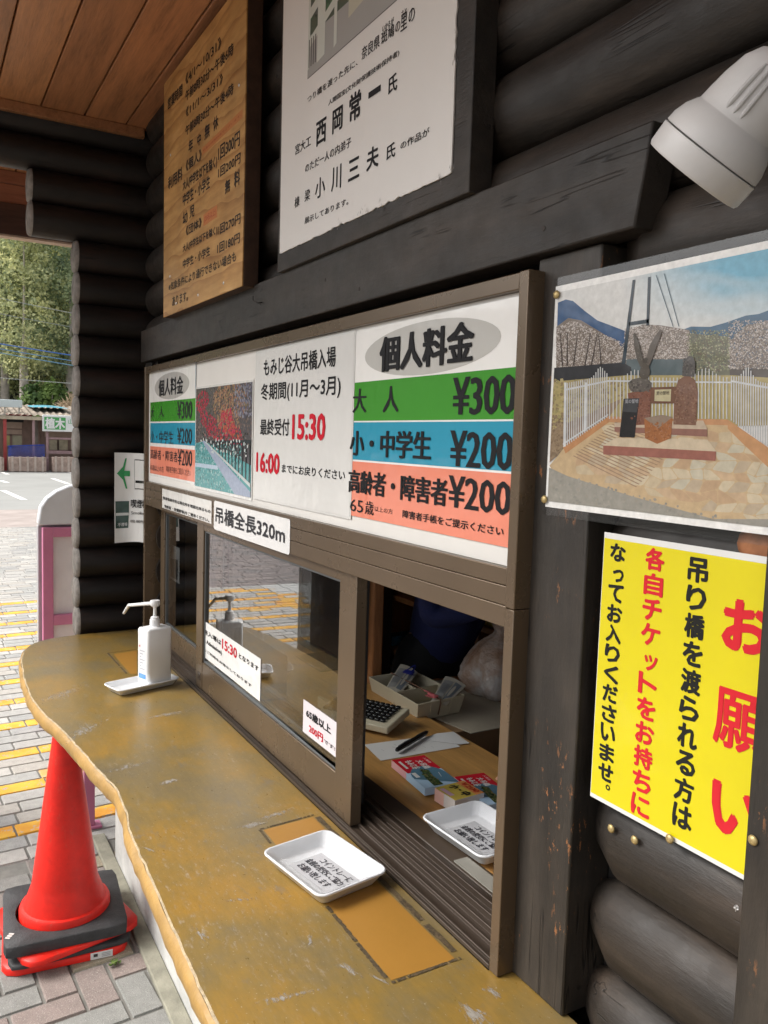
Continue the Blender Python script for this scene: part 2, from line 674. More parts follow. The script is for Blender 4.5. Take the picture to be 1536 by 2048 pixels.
_d = ramp(_nt, noise_n(_nt, coords(_nt), 120, 4, 0.7), [(0.62, (0, 0, 0)), (0.72, (0.5, 0.5, 0.5))])
_nt.links.new(mixc(_nt, _d, _c, (0.22, 0.03, 0.02)), _b.inputs['Base Color'])
BLACKRUB = mat('black_rubber', (0.028, 0.028, 0.030), 0.62, var=0.35, vs=22, bmp=0.3, bs=160)
CONCRETE = mat('pale_concrete', (0.46, 0.46, 0.44), 0.85, var=0.18, vs=9, bmp=0.2, bs=60)
STRIP = mat('mossy_concrete', (0.24, 0.23, 0.18), 0.9, var=0.28, vs=14, bmp=0.3, bs=90)
ASPHALT = mat('pale_asphalt', (0.285, 0.285, 0.27), 0.9, var=0.12, vs=0.5, bmp=0.2, bs=60)
ROADPAINT = mat('white_road_paint', (0.75, 0.74, 0.70), 0.8, var=0.12, vs=3)
REDBAND = mat('reddish_paving_band', (0.34, 0.29, 0.265), 0.9, var=0.2, vs=2)
PINK = mat('pink_paint', (0.50, 0.17, 0.29), 0.42, var=0.10, vs=8)
BRASS = mat('brass_tack', (0.50, 0.38, 0.17), 0.42, 0.55, var=0.25, vs=90)
STEEL = mat('steel', (0.5, 0.5, 0.5), 0.3, 0.9, var=0.1)
DARK = mat('dark_interior', (0.016, 0.014, 0.013), 0.7, var=0.2)
INWALL = mat('interior_wall_paint', (0.60, 0.54, 0.46), 0.8, var=0.15, vs=2)
NAVY = mat('navy_cloth', (0.020, 0.027, 0.115), 0.85, var=0.25, vs=9, bmp=0.3, bs=260)
BLACKCLOTH = mat('black_cloth', (0.009, 0.009, 0.011), 0.85, var=0.25, vs=9, bmp=0.3, bs=260)
SKIN = mat('skin', (0.50, 0.27, 0.19), 0.5, var=0.08, vs=16, bmp=0.05, bs=120)
HAIR = mat('black_hair', (0.012, 0.010, 0.009), 0.45, var=0.3, vs=60, bmp=0.4, bs=160)
BEIGE = mat('beige_plastic', (0.52, 0.46, 0.34), 0.45, var=0.06, vs=8)
CARDB = mat('brown_cardboard', (0.32, 0.19, 0.095), 0.85, var=0.12, vs=10, bmp=0.08)
BLACKP = mat('black_plastic', (0.012, 0.012, 0.013), 0.25, var=0.2)
BLUECLIP = mat('blue_clip', (0.014, 0.02, 0.22), 0.35, var=0.1)
PINKCLIP = mat('pink_clip', (0.75, 0.20, 0.22), 0.4, var=0.1)


def glass_mat(name, tint=(0.92, 0.94, 0.94), refl=1.0, rough=0.0):
    """thin pane: transparent, with a mirror layer that grows towards grazing angles (Schlick)"""
    ma, nt, b = newmat(name)
    nt.nodes.remove(b)
    out = nt.nodes['Material Output']
    tr = N(nt, 'ShaderNodeBsdfTransparent')
    tr.inputs[0].default_value = c4(tint)
    gl = N(nt, 'ShaderNodeBsdfGlossy')
    gl.inputs['Roughness'].default_value = rough
    ge = N(nt, 'ShaderNodeNewGeometry')
    dp = N(nt, 'ShaderNodeVectorMath', operation='DOT_PRODUCT')
    nt.links.new(ge.outputs['Normal'], dp.inputs[0])
    nt.links.new(ge.outputs['Incoming'], dp.inputs[1])
    ab = N(nt, 'ShaderNodeMath', operation='ABSOLUTE')
    nt.links.new(dp.outputs['Value'], ab.inputs[0])
    om = N(nt, 'ShaderNodeMath', operation='SUBTRACT')
    om.inputs[0].default_value = 1
    nt.links.new(ab.outputs[0], om.inputs[1])
    pw = N(nt, 'ShaderNodeMath', operation='POWER')
    nt.links.new(om.outputs[0], pw.inputs[0])
    pw.inputs[1].default_value = 5
    mr = N(nt, 'ShaderNodeMath', operation='MULTIPLY_ADD')
    mr.use_clamp = True
    nt.links.new(pw.outputs[0], mr.inputs[0])
    mr.inputs[1].default_value = 0.92 * refl
    mr.inputs[2].default_value = 0.045 * refl
    mx = N(nt, 'ShaderNodeMixShader')
    nt.links.new(mr.outputs[0], mx.inputs[0])
    nt.links.new(tr.outputs[0], mx.inputs[1])
    nt.links.new(gl.outputs[0], mx.inputs[2])
    nt.links.new(mx.outputs[0], out.inputs[0])
    return ma


GLASS = glass_mat('window_glass', (0.80, 0.82, 0.82), 3.2)
FILM = glass_mat('clear_film', (0.96, 0.965, 0.97), 0.8, 0.08)


def leaf_mat(name, lo, hi):
    ma, nt, b = newmat(name)
    a = N(nt, 'ShaderNodeVertexColor', layer_name='Col')
    oi = N(nt, 'ShaderNodeObjectInfo')
    col = mixc(nt, a.outputs[0], lo, hi)
    col = mixc(nt, 1.0, col, ramp(nt, oi.outputs['Random'], [(0, (0.75, 0.85, 0.8)), (1, (1.15, 1.1, 0.9))]), 'MULTIPLY')
    nt.links.new(col, b.inputs['Base Color'])
    b.inputs['Roughness'].default_value = 0.75
    b.inputs['Specular IOR Level'].default_value = 0.25
    tl = N(nt, 'ShaderNodeBsdfTranslucent')
    nt.links.new(col, tl.inputs[0])
    mx = N(nt, 'ShaderNodeMixShader')
    mx.inputs[0].default_value = 0.4
    nt.links.new(b.outputs[0], mx.inputs[1])
    nt.links.new(tl.outputs[0], mx.inputs[2])
    nt.links.new(mx.outputs[0], nt.nodes['Material Output'].inputs[0])
    return ma


CEDAR = leaf_mat('hazed_cedar_foliage', (0.24, 0.30, 0.22), (0.70, 0.70, 0.42))  # leaf tones raised in place of haze over the hillside
BUSH = leaf_mat('broadleaf_foliage', (0.06, 0.11, 0.04), (0.20, 0.28, 0.085))
CHERRY = leaf_mat('pale_cherry_twigs', (0.28, 0.20, 0.15), (0.52, 0.42, 0.34))
BARK = mat('pale_bark', (0.46, 0.41, 0.36), 0.9, var=0.3, vs=4, bmp=0.3, bs=20)
SOIL = mat('forest_floor', (0.035, 0.04, 0.025), 0.95, var=0.4, vs=0.6)

# ------------------------------------------------------------------ ground
GZ = -1.70
ROT = R(4)
b = B()
b.box(-400, 400, -400, 400, GZ - 0.3, GZ - 0.006)
b.done('ground', mat('mortar_bed', (0.17, 0.165, 0.15), 0.95, var=0.2, vs=20, bmp=0.2), kind='structure')
b = B()
b.poly([(-39, -60, GZ + 0.002), (-18.75, -60, GZ + 0.002), (-18.75, 60, GZ + 0.002), (-39, 60, GZ + 0.002)])
b.done('road', ASPHALT, kind='structure')
b = B()
b.poly([(-18.75, -60, GZ + 0.001), (-15.4, -60, GZ + 0.001), (-15.4, 60, GZ + 0.001), (-18.75, 60, GZ + 0.001)])
b.done('red_paving_band', REDBAND, kind='structure')
b = B()
b.box(-39.4, -39.0, -60, 60, GZ - 0.05, GZ + 0.14)
b.done('kerb', CONCRETE, kind='structure')
b = B()
for (x0, y0, x1, y1) in ((-35.6, 2.09, -33.3, 2.17), (-30.7, 3.36, -27.6, 3.42), (-29.4, 1.6, -28.1, 1.7), (-24.7, 1.27, -21.3, 1.46), (-35.6, 4.6, -33.3, 4.7), (-24.7, 3.6, -21.3, 3.7), (-29.4, 5.8, -26.8, 5.9), (-24.7, -1.2, -21.3, -1.1), (-30.7, -.6, -28, -.5)):
    b.poly([(x0, y0 - 0.075, GZ + 0.006), (x1, y1 - 0.075, GZ + 0.006), (x1, y1 + 0.075, GZ + 0.006), (x0, y0 + 0.075, GZ + 0.006)])
b.done('parking_lines', ROADPAINT, kind='structure')


def paver_mat():
    ma = attr_mat('concrete_pavers', 0.85, 0.22, 26, bmp=0.35, bs=190, speck=0.5, blen=0.004)
    nt = ma.node_tree
    bs = nt.nodes['Principled BSDF']
    src = bs.inputs['Base Color'].links[0].from_socket
    a = N(nt, 'ShaderNodeVertexColor', layer_name='Paint')
    v = coords(nt)
    wear = ramp(nt, noise_n(nt, v, 30, 5, 0.7), [(0.36, (0, 0, 0)), (0.44, (1, 1, 1))])
    mk = mixc(nt, 1.0, a.outputs[0], wear, 'MULTIPLY')
    yel = ramp(nt, noise_n(nt, v, 5, 3), [(0.35, (0.62, 0.26, 0.025)), (0.6, (0.70, 0.40, 0.045))])
    nt.links.new(mixc(nt, mk, src, yel), bs.inputs['Base Color'])
    return ma


b = B()
pl = b.bm.loops.layers.float_color.new('Paint')
cR, sR = math.cos(ROT), math.sin(ROT)


def paver(x0, x1, y0, y1, colr, paint=0.0, white=False):
    g = 0.0035
    j = random.uniform(-0.0015, 0.0015)
    t = 0.004
    z = GZ + j
    b.c = c4(colr)
    o = [(x0 + g, y0 + g), (x1 - g, y0 + g), (x1 - g, y1 - g), (x0 + g, y1 - g)]
    i = [(x0 + g + t, y0 + g + t), (x1 - g - t, y0 + g + t), (x1 - g - t, y1 - g - t), (x0 + g + t, y1 - g - t)]

    def rt(p, zz):
        return Vector((p[0] * cR - p[1] * sR, p[0] * sR + p[1] * cR, zz))
    O = [b.bm.verts.new(rt(p, z - 0.008)) for p in o]
    I = [b.bm.verts.new(rt(p, z)) for p in i]
    fs = [b.f(I)] + [b.f([O[k], O[(k + 1) % 4], I[(k + 1) % 4], I[k]]) for k in range(4)]
    for q in fs:
        for l in q.loops:
            l[pl] = (paint, paint, paint, 1)


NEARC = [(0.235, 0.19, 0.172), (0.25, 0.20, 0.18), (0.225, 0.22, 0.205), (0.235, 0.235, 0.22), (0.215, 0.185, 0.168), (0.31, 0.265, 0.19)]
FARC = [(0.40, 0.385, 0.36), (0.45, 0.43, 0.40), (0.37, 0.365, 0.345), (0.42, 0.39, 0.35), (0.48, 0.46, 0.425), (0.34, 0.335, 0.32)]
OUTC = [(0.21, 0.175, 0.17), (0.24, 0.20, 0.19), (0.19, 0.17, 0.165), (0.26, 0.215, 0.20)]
u_ = 0.1
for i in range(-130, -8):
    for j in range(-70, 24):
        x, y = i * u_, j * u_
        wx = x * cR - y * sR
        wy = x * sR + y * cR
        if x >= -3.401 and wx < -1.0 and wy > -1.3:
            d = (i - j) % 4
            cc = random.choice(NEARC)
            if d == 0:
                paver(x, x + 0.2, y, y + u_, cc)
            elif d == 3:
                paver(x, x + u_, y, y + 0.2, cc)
# long courses across the walk, painted in yellow every fourth course
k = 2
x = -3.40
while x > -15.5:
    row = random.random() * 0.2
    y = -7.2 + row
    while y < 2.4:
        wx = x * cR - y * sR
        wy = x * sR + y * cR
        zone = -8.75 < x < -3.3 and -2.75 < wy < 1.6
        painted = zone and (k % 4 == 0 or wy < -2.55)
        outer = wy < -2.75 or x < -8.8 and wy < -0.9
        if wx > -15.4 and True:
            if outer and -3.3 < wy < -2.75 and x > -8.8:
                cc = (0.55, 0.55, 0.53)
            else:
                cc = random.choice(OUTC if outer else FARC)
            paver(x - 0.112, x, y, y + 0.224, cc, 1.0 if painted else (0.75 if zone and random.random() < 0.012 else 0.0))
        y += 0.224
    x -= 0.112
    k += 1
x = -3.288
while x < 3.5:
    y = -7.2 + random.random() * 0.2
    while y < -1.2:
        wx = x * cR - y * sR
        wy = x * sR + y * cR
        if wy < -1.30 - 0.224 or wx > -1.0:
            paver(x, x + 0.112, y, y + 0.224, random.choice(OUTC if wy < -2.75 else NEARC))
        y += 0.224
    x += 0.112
b.done('paving', paver_mat(), kind='structure', weld=False, flat=True, normals=False)

# ------------------------------------------------------------------ ticket office
office = thing('ticket_office', 'dark log cabin ticket office with red board soffit and service window', 'building', (-1.5, 0.5, GZ))


def log_ring(b, x0, x1, zc, r, crest, taper0=0, taper1=0, seed=0):
    """a half-round log along X whose crest is at y=crest"""
    n = max(4, int(abs(x1 - x0) / 0.06))
    rings = []
    for i in range(n + 1):
        x = x0 + (x1 - x0) * i / n
        d0 = x - min(x0, x1)
        d1 = max(x0, x1) - x
        k = 1.0
        for tp, d in ((taper0, d0), (taper1, d1)):
            if tp and d < tp:
                k = min(k, math.sqrt(max(0.18, 1 - (1 - d / tp) ** 2)))
        ring = []
        for a in range(15):
            th = math.pi * a / 14
            w_ = 1 + 0.018 * noise.noise(Vector((x * 2.2 + seed * 9, math.cos(th) * 1.3, seed * 3.1))) + 0.008 * noise.noise(Vector((x * 9, th * 2, seed)))
            ring.append(Vector((x, crest + 0.060 - math.sin(th) * 0.060 * w_ * k, zc - math.cos(th) * r * (0.35 + 0.65 * k) * w_)))
        rings.append(ring)
    b.loft(rings, cap=True, closed=False)


PITCH = 0.1365
V0 = -0.754
b = B()
k = -8
for k in range(-8, 16):
    zc = V0 + PITCH * (k + 0.5)
    r = PITCH / 2 + 0.002
    if zc > 1.3:
        break
    if zc > 0.36 or zc < -0.9:
        log_ring(b, -3.53 if zc > 0 else -3.24, 1.6, zc, r, 0.043, taper0=0.10, seed=k)
    else:
        log_ring(b, -3.53, -3.24, zc, r, 0.043, taper0=0.11, seed=k)
        log_ring(b, -0.845, 1.6, zc, r, 0.043, taper0=0.045, seed=k)
wall = b.done('log_wall', LOG, office, sharp=50)
b = B()
b.box(-3.53, -3.25, 0.11, 0.16, -0.95, 1.25)
b.box(-0.95, 1.6, 0.11, 0.16, GZ, 1.25)
b.box(-3.25, -0.95, 0.112, 0.16, 0.27, 1.25)
b.box(-3.25, -0.95, 0.112, 0.16, GZ, -0.86)
b.done('wall_core', DARK, office)

# wing wall: round logs laid across, their sawn ends weathered grey
b = B()
ENDS = []
k = 0
z = 0.636 + 0.1245 * 5
for k in range(-5, 21):
    z0 = 0.636 - 0.1245 * (k + 1)
    zc = z0 + 0.0622
    if zc > 1.2 or zc < -0.93:
        continue
    y0 = -0.20 - 0.004 * random.random()
    if k == -3:
        y0 = -0.372
    elif k < -3:
        y0 = -1.25 if k < -4 else -1.23
    if k == -2:
        y0 = -0.372
    rr = 0.0665
    nseg = 8
    rings = []
    for i in range(nseg + 1):
        y = y0 + (0.2 - y0) * i / nseg
        ring = []
        for a in range(20):
            th = 2 * math.pi * a / 20
            w_ = 1 + 0.016 * noise.noise(Vector((math.cos(th) * 1.2, y * 3, k * 7.3)))
            ring.append(Vector((-3.567 + math.cos(th) * rr * w_, y, zc + math.sin(th) * rr * w_)))
        rings.append(ring)
    b.loft(rings, cap=False)
    # end grain with a worn round edge
    cap = []
    for q, (kk, dy) in enumerate(((1.0, 0.0), (0.985, -0.006), (0.90, -0.0135), (0.6, -0.016), (0.25, -0.017))):
        cap.append([Vector((-3.567 + (p.x + 3.567) * kk, y0 + dy, zc + (p.z - zc) * kk)) for p in rings[0]])
    ENDS.append(cap)
wing = b.done('wing_wall', WINGLOG, office, sharp=60)
for cap in ENDS:
    B().loft(cap, cap=True).done('log_end', LOGEND, office, sharp=60)

# soffit
b = B()
yb = 0.10
edges = [0.10, -0.028] + [-0.028 - 0.1583 * i for i in range(1, 9)]
for a, c in zip(edges, edges[1:]):
    s_ = random.uniform(0.82, 1.12)
    b.col((s_, s_ * random.uniform(0.95, 1.03), s_))
    b.box(-5.0, 1.6, c + 0.0025, a - 0.0025, 1.226, 1.25)
b.col((0.75, 0.75, 0.75))
b.box(-3.505, -3.475, -1.29, 0.045, 1.188, 1.2255)       # moulding along the wing wall
ceil = b.done('soffit', SOFFIT, office, bevel=0.003)
b = B()
b.box(-5.2, 1.8, -1.42, 0.3, 1.262, 1.34)
b.box(-3.6, 1.8, 0.3, 2.7, 1.262, 1.34)
b.done('roof', mat('brown_metal_roof', (0.07, 0.04, 0.03), 0.5, var=0.15), office)
b = B()
b.col((1, 1, 1))
b.box(-4.445, -4.40, -1.35, 0.10, 1.165, 1.2255)
b.box(-4.44, -4.402, -1.35, 0.10, 1.075, 1.163)
b.done('eave_board', REDWOOD, office, bevel=0.003)
b = B()
b.box(-4.45, -4.385, -1.35, 0.10, 0.925, 1.073)
b.done('eave_beam', BROWNWOOD, office, bevel=0.004)
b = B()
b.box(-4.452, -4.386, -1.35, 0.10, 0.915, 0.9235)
b.done('lit_beam_edge', mat('lit_beam_edge_wood', (0.42, 0.32, 0.25), 0.7, var=0.2, vs=12), office)  # pale strip paints the light on the beam's bottom edge
# dark log post that carries the eave
b = B()
b.lathe([(0.0, GZ), (0.17, GZ), (0.165, -0.6), (0.17, 0.3), (0.165, 1.22), (0.0, 1.22)], (-3.98, -1.12, 0), n=24)
b.done('eave_post', LOG, office)
b = B()
b.prism([(-3.24, -0.115, GZ), (1.6, -0.115, GZ), (1.6, -0.115, -0.905), (-3.24, -0.115, -0.905)], (0, 0.15, 0))
b.done('foundation', CONCRETE, office, bevel=0.006)
b = B()
b.box(-3.45, 1.6, -0.168, -0.1155, GZ - 0.05, GZ + 0.012)
b.done('concrete_strip', STRIP, kind='structure', bevel=0.004)

# lintel, trims
b = B()
a = [at(1307, 240.6, 1, 0.012), at(1268, 458, 1, 0.012)]
b.prism([(-3.385, 0.012, 0.281), (a[1].x, 0.012, 0.277), (a[0].x, 0.012, 0.402), (-3.385, 0.012, 0.405)], (0, 0.05, 0))
lint = b.done('lintel', TRIM, office, bevel=0.003)
NAIL = mat('rusty_nail', (0.03, 0.022, 0.018), 0.5, 0.5)
for (u, v) in ((718, 578), (1087, 457), (520, 608), (345, 690), (650, 560), (310, 675)):
    p = at(u, v, 1, 0.0115)
    b = B()
    b.lathe([(0, -0.0005), (0.0035, -0.0003), (0.004, 0.0006), (0, 0.001)], p, (0, 1, 0), 10)
    b.done('nail', NAIL, lint)
b = B()
p = at(512, 600, 1, 0.0115)
q = at(523, 606, 1, 0.0)
b.tube([at(506, 592, 1, -0.008), at(506, 601, 1, -0.008), at(515, 606, 1, -0.004), at(524, 605, 1, 0.011)], 0.0012, 6)
b.done('bent_nail', NAIL, lint)
b = B()
b.box(-0.972, -0.842, 0.030, 0.11, -0.837, 0.275)
b.done('window_trim', TRIMW, office, bevel=0.003)
b = B()
b.box(-3.375, -3.285, 0.028, 0.11, -0.837, 0.278)
b.done('window_trim', TRIM, office, bevel=0.003)
b = B()
b.box(-0.557, -0.44, 0.018, 0.11, -1.2, 0.0)
b.done('wall_batten', TRIMW, office, bevel=0.003)
b = B()
b.sphere((-0.585, 0.052, -0.106), 0.034, 14, 8, (1, 0.32, 0.75))
b.done('knot', mat('bare_knot_wood', (0.30, 0.12, 0.05), 0.7, var=0.3, vs=40), office)

# ------------------------------------------------------------------ window
FX0, FX1, FZ0, FZ1 = -3.28, -0.957, -0.837, 0.255
b = B()
b.box(FX0, FX0 + 0.022, 0.0, 0.125, FZ0, FZ1)
b.box(FX1 - 0.022, FX1, 0.0, 0.125, FZ0, -0.2505)
b.box(FX1 - 0.022, FX1, 0.0, 0.125, -0.2495, FZ1)
b.box(FX0 + 0.0225, FX1 - 0.0225, 0.001, 0.125, 0.229, FZ1 - 0.001)
window = b.done('window', BRONZE, office, bevel=0.0015)
b = B()
x0, x1 = FX0 + 0.0225, FX1 - 0.0225
for (za, zb, yf) in ((-0.2165, -0.1895, 0.002), (-0.2475, -0.2175, 0.002), (-0.2815, -0.2485, 0.002)):
    b.box(x0, x1, yf, 0.06, za, zb)
b.done('transom', BRONZE, window, bevel=0.0012)
b = B()
b.box(x0, x1, 0.0145, 0.05, -0.189, 0.2285)
b.done('backing_panel', WHITEBOARD, window)


def sash(xa, xb, yf, za, zb, wl, wr, wb, glass=True):
    s_ = B()
    d = 0.026
    s_.box(xa, xa + wl, yf, yf + d, za, zb)
    s_.box(xb - wr, xb, yf, yf + d, za, zb)
    s_.box(xa + wl, xb - wr, yf + 0.0015, yf + d - 0.0015, za, za + wb)
    s_.box(xa + wl, xb - wr, yf + 0.0015, yf + d - 0.0015, zb - 0.03, zb)
    s_.done('sash', BRONZE, window, bevel=0.0015)
    s_ = B()
    yg = yf + 0.011
    q = 0.006
    for (p0, p1, r0, r1) in ((xa + wl, xb - wr, za + wb, za + wb + q), (xa + wl, xb - wr, zb - 0.03 - q, zb - 0.03), (xa + wl, xa + wl + q, za + wb + q, zb - 0.03 - q), (xb - wr - q, xb - wr, za + wb + q, zb - 0.03 - q)):
        s_.box(p0, p1, yf + 0.006, yf + 0.02, r0, r1)
    s_.done('glazing_bead', SEALG, window, bevel=0.001)
    s_ = B()
    s_.poly([(xa + wl, yg, za + wb), (xb - wr, yg, za + wb), (xb - wr, yg, zb - 0.03), (xa + wl, yg, zb - 0.03)])
    s_.done('pane', GLASS, window)


sash(-2.608, -1.489, 0.014, -0.8265, -0.276, 0.066, 0.078, 0.090)
sash(-3.215, -2.53, 0.052, -0.824, -0.276, 0.056, 0.05, 0.080)
sash(-2.525, -1.560, 0.052, -0.824, -0.276, 0.05, 0.05, 0.080)
b = B()
b.box(-1.5595, -1.550, 0.045, 0.079, -0.822, -0.28)
b.done('weather_seal', SEAL, window)
b = B()
b.box(-2.54, -2.526, 0.042, 0.0515, -0.82, -0.28)
b.done('weather_seal', SEAL, window)
b = B()
p = at(519, 1373, 1, 0.0125)
b.box(-2.585, -2.555, 0.0125, 0.015, -0.80, -0.775)
b.box(-2.578, -2.562, 0.0105, 0.013, -0.793, -0.783)
b.done('latch', BRONZED, window, bevel=0.001)
# sliding track
b = B()
prof = [(0.0, -0.8365), (0.0, -0.829), (0.004, -0.829), (0.004, -0.834), (0.012, -0.834), (0.012, -0.8285), (0.017, -0.8285), (0.017, -0.831),
        (0.034, -0.831), (0.034, -0.824), (0.039, -0.824), (0.039, -0.8285), (0.052, -0.8285), (0.052, -0.818), (0.056, -0.818), (0.056, -0.824),
        (0.070, -0.824), (0.070, -0.812), (0.074, -0.812), (0.074, -0.82), (0.088, -0.82), (0.088, -0.808), (0.093, -0.808), (0.093, -0.817), (0.112, -0.817), (0.112, -0.8365)]
b.prism([(x0, y, z) for y, z in prof], (x1 - x0, 0, 0))
b.done('sill_track', BRONZED, window, bevel=0.0006)
b = B()
b.box(x0, x1, 0.1125, 0.16, -0.85, -0.8155)
b.done('inner_sill', mat('dark_brown_sill', (0.05, 0.034, 0.022), 0.5, var=0.2), window, bevel=0.002)
b = B()
b.box(-1.25, -0.99, 0.118, 0.150, -0.8150, -0.8125)
b.done('sill_plate', mat('grey_sill_plate', (0.24, 0.23, 0.20), 0.5, var=0.15), window)

# room behind the glass
b = B()
b.box(-3.5, 0.7, 2.3, 2.36, GZ, 1.25)
b.box(-3.56, -3.5, 0.16, 2.36, GZ, 1.25)
b.box(0.7, 0.76, 0.16, 0.5, GZ, 1.25)
b.box(0.7, 0.76, 1.9, 2.36, GZ, 1.25)
b.box(0.7, 0.76, 0.5, 1.9, GZ, -0.75)
b.box(0.7, 0.76, 0.5, 1.9, 0.85, 1.25)
b.done('interior_wall', INWALL, office)
b = B()
for (ya_, yb2, za_, zb2) in ((0.5, 0.55, -0.75, 0.85), (1.85, 1.9, -0.75, 0.85), (0.55, 1.85, -0.75, -0.70), (0.55, 1.85, 0.80, 0.85), (1.18, 1.22, -0.70, 0.80)):
    b.box(0.69, 0.77, ya_, yb2, za_, zb2)
b.done('added_daylight_window', BRONZE, office)  # unseen opening, added so daylight brightens the room
b = B()
b.box(-3.5, 0.7, 0.16, 2.3, GZ - 0.02, GZ + 0.01)
b.done('interior_floor', mat('interior_floor', (0.12, 0.09, 0.07), 0.6), office)
b = B()
b.box(-3.5, 0.7, 0.16, 2.3, 1.2, 1.248)
b.done('interior_ceiling', INWALL, office)
b = B()
b.box(-2.44, -2.385, 0.56, 0.60, GZ, 1.2)
b.done('interior_post', POSTWOOD, office, bevel=0.006)

# ------------------------------------------------------------------ outside counter
CZ = -0.838
pts = [(-3.5, -0.19), (-3.475, -0.31), (-3.433, -0.378), (-3.36, -0.425), (-3.22, -0.458), (-3.02, -0.476), (-2.858, -0.482), (-2.70, -0.482), (-2.556, -0.470), (-2.42, -0.448), (-2.289, -0.430), (-2.16, -0.417), (-2.036, -0.402), (-1.95, -0.392), (-1.885, -0.388), (-1.80, -0.392),
       (-1.704, -0.405), (-1.62, -0.410), (-1.547, -0.411), (-1.413, -0.415), (-1.283, -0.420), (-1.132, -0.423), (-0.95, -0.428), (-0.7, -0.437), (-0.4, -0.43), (0.0, -0.44)]
out = curve([Vector((x, y, 0)) for x, y in pts], 7)
for i, p in enumerate(out):
    p.y += 0.004 * noise.noise(Vector((p.x * 9, 1, 0))) + 0.0022 * noise.noise(Vector((p.x * 30, 5, 0)))
ctop = thing('counter', 'long worn ochre painted counter slab with wavy live edge below the window', 'counter', (-1.7, -0.2, CZ - 0.06))
b = B()
inner = [Vector((p.x, p.y + 0.007, CZ)) for p in out]
n = len(inner)
back = 0.028


def yb_(x):
    return 0.0425 if x > -0.956 or x < -3.285 else -0.0005


top = [[Vector((p.x, p.y + (yb_(p.x) - p.y) * t, CZ)) for p in inner] for t in (0, 0.08, 0.2, 0.4, 0.6, 0.8, 1.0)]
b.loft(top, cap=False, closed=False)
b.done('top', COUNTER, ctop)
b = B()
rings = []
for dy, dz in ((0.0072, -0.0002), (0.0050, -0.0009), (0.0034, -0.0022)):
    rings.append([Vector((p.x, p.y + dy + 0.001 * noise.noise(Vector((p.x * 55, dz * 90, 2))), CZ + dz)) for p in out])
b.loft(rings, cap=False, closed=False)
b.done('rubbed_edge', PALE_EDGE, ctop)
b = B()
rings = []
for dy, dz in ((0.0034, -0.0022), (-0.002, -0.007), (-0.006, -0.016), (-0.005, -0.034), (0.004, -0.048), (0.020, -0.060), (0.10, -0.066), (0.30, -0.066)):
    rings.append([Vector((p.x, min(p.y + dy * (1 + 0.5 * noise.noise(Vector((p.x * 3, 0, 7)))) + 0.003 * noise.noise(Vector((p.x * 14, dz * 60, 2))), 0.04), CZ + dz * (1 + 0.14 * noise.noise(Vector((p.x * 4, 3, 1)))))) for p in out])
b.loft(rings, cap=False, closed=False)
b.done('live_edge', OCHRE_EDGE, ctop)
# oblong of fresh paint that old tape once framed
W3 = Zm(480, 1560, 2.743)
W4b = Zm(0, 900, 3.414)


def onc(f, x, y, dz=0.0006):
    p = at(*f(x, y), 2, CZ)
    return Vector((p.x, p.y, CZ + dz))


b = B()
b.poly([onc(W3, 128, 275), onc(W3, 400, 205), onc(W3, 1180, 985), onc(W3, 830, 1100)])
b.done('fresh_paint_patch', FRESH, ctop)
b = B()
b.poly([onc(W4b, 775, 1395), onc(W4b, 935, 1370), onc(W4b, 935, 1530), onc(W4b, 890, 1530)])
b.done('fresh_paint_patch', FRESH, ctop)
b = B()


def strip(pts2, wd, dz=0.0010):
    P = [Vector(p) for p in pts2]
    n_ = 40
    L = []
    for i in range(n_ + 1):
        t = i / n_ * (len(P) - 1)
        k = min(int(t), len(P) - 2)
        L.append(P[k].lerp(P[k + 1], t - k))
    for i in range(n_):
        if random.random() < 0.06:
            continue
        d = (L[i + 1] - L[i]).normalized()
        s_ = Vector((-d.y, d.x, 0)) * wd / 2
        j1, j2 = random.uniform(0.75, 1.15), random.uniform(0.75, 1.15)
        b.poly([L[i] - s_ * j1, L[i + 1] - s_ * j1, L[i + 1] + s_ * j2, L[i] + s_ * j2])
    for v in b.bm.verts:
        v.co.z = CZ + dz


strip([onc(W3, 110, 272), onc(W3, 405, 192)], 0.005)
strip([onc(W3, 108, 275), onc(W3, 168, 350)], 0.006)
strip([onc(W3, 478, 695), onc(W3, 800, 1088)], 0.0075)
strip([onc(W3, 832, 1115), onc(W3, 1210, 978)], 0.006)
strip([onc(W3, 410, 190), onc(W3, 1200, 970)], 0.012)
b.done('tape_residue', TAPE, ctop)
b = B()
strip([onc(W4b, 735, 1388), onc(W4b, 865, 1528)], 0.007)
strip([onc(W4b, 735, 1388), onc(W4b, 930, 1362)], 0.004)
b.done('tape_residue', TAPE, ctop)
# paint scuffed to grey board; the large faint patches also paint a sheen
def scuff_mat():
    ma, nt, b = newmat('scuff_sheen_board')
    v = coords(nt, (1, 3.0, 1))
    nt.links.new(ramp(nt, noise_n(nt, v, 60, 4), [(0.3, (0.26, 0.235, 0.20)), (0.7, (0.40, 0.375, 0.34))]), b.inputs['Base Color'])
    b.inputs['Roughness'].default_value = 0.6
    tr = N(nt, 'ShaderNodeBsdfTransparent')
    a_ = N(nt, 'ShaderNodeVertexColor', layer_name='Col')
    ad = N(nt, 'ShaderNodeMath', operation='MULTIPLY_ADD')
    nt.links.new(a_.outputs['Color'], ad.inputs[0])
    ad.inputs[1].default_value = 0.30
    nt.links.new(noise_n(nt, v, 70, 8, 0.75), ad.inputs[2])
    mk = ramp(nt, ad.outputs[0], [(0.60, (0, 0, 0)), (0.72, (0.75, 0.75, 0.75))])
    mx = N(nt, 'ShaderNodeMixShader')
    nt.links.new(mk, mx.inputs[0])
    nt.links.new(tr.outputs[0], mx.inputs[1])
    nt.links.new(b.outputs[0], mx.inputs[2])
    nt.links.new(mx.outputs[0], nt.nodes['Material Output'].inputs[0])
    return ma


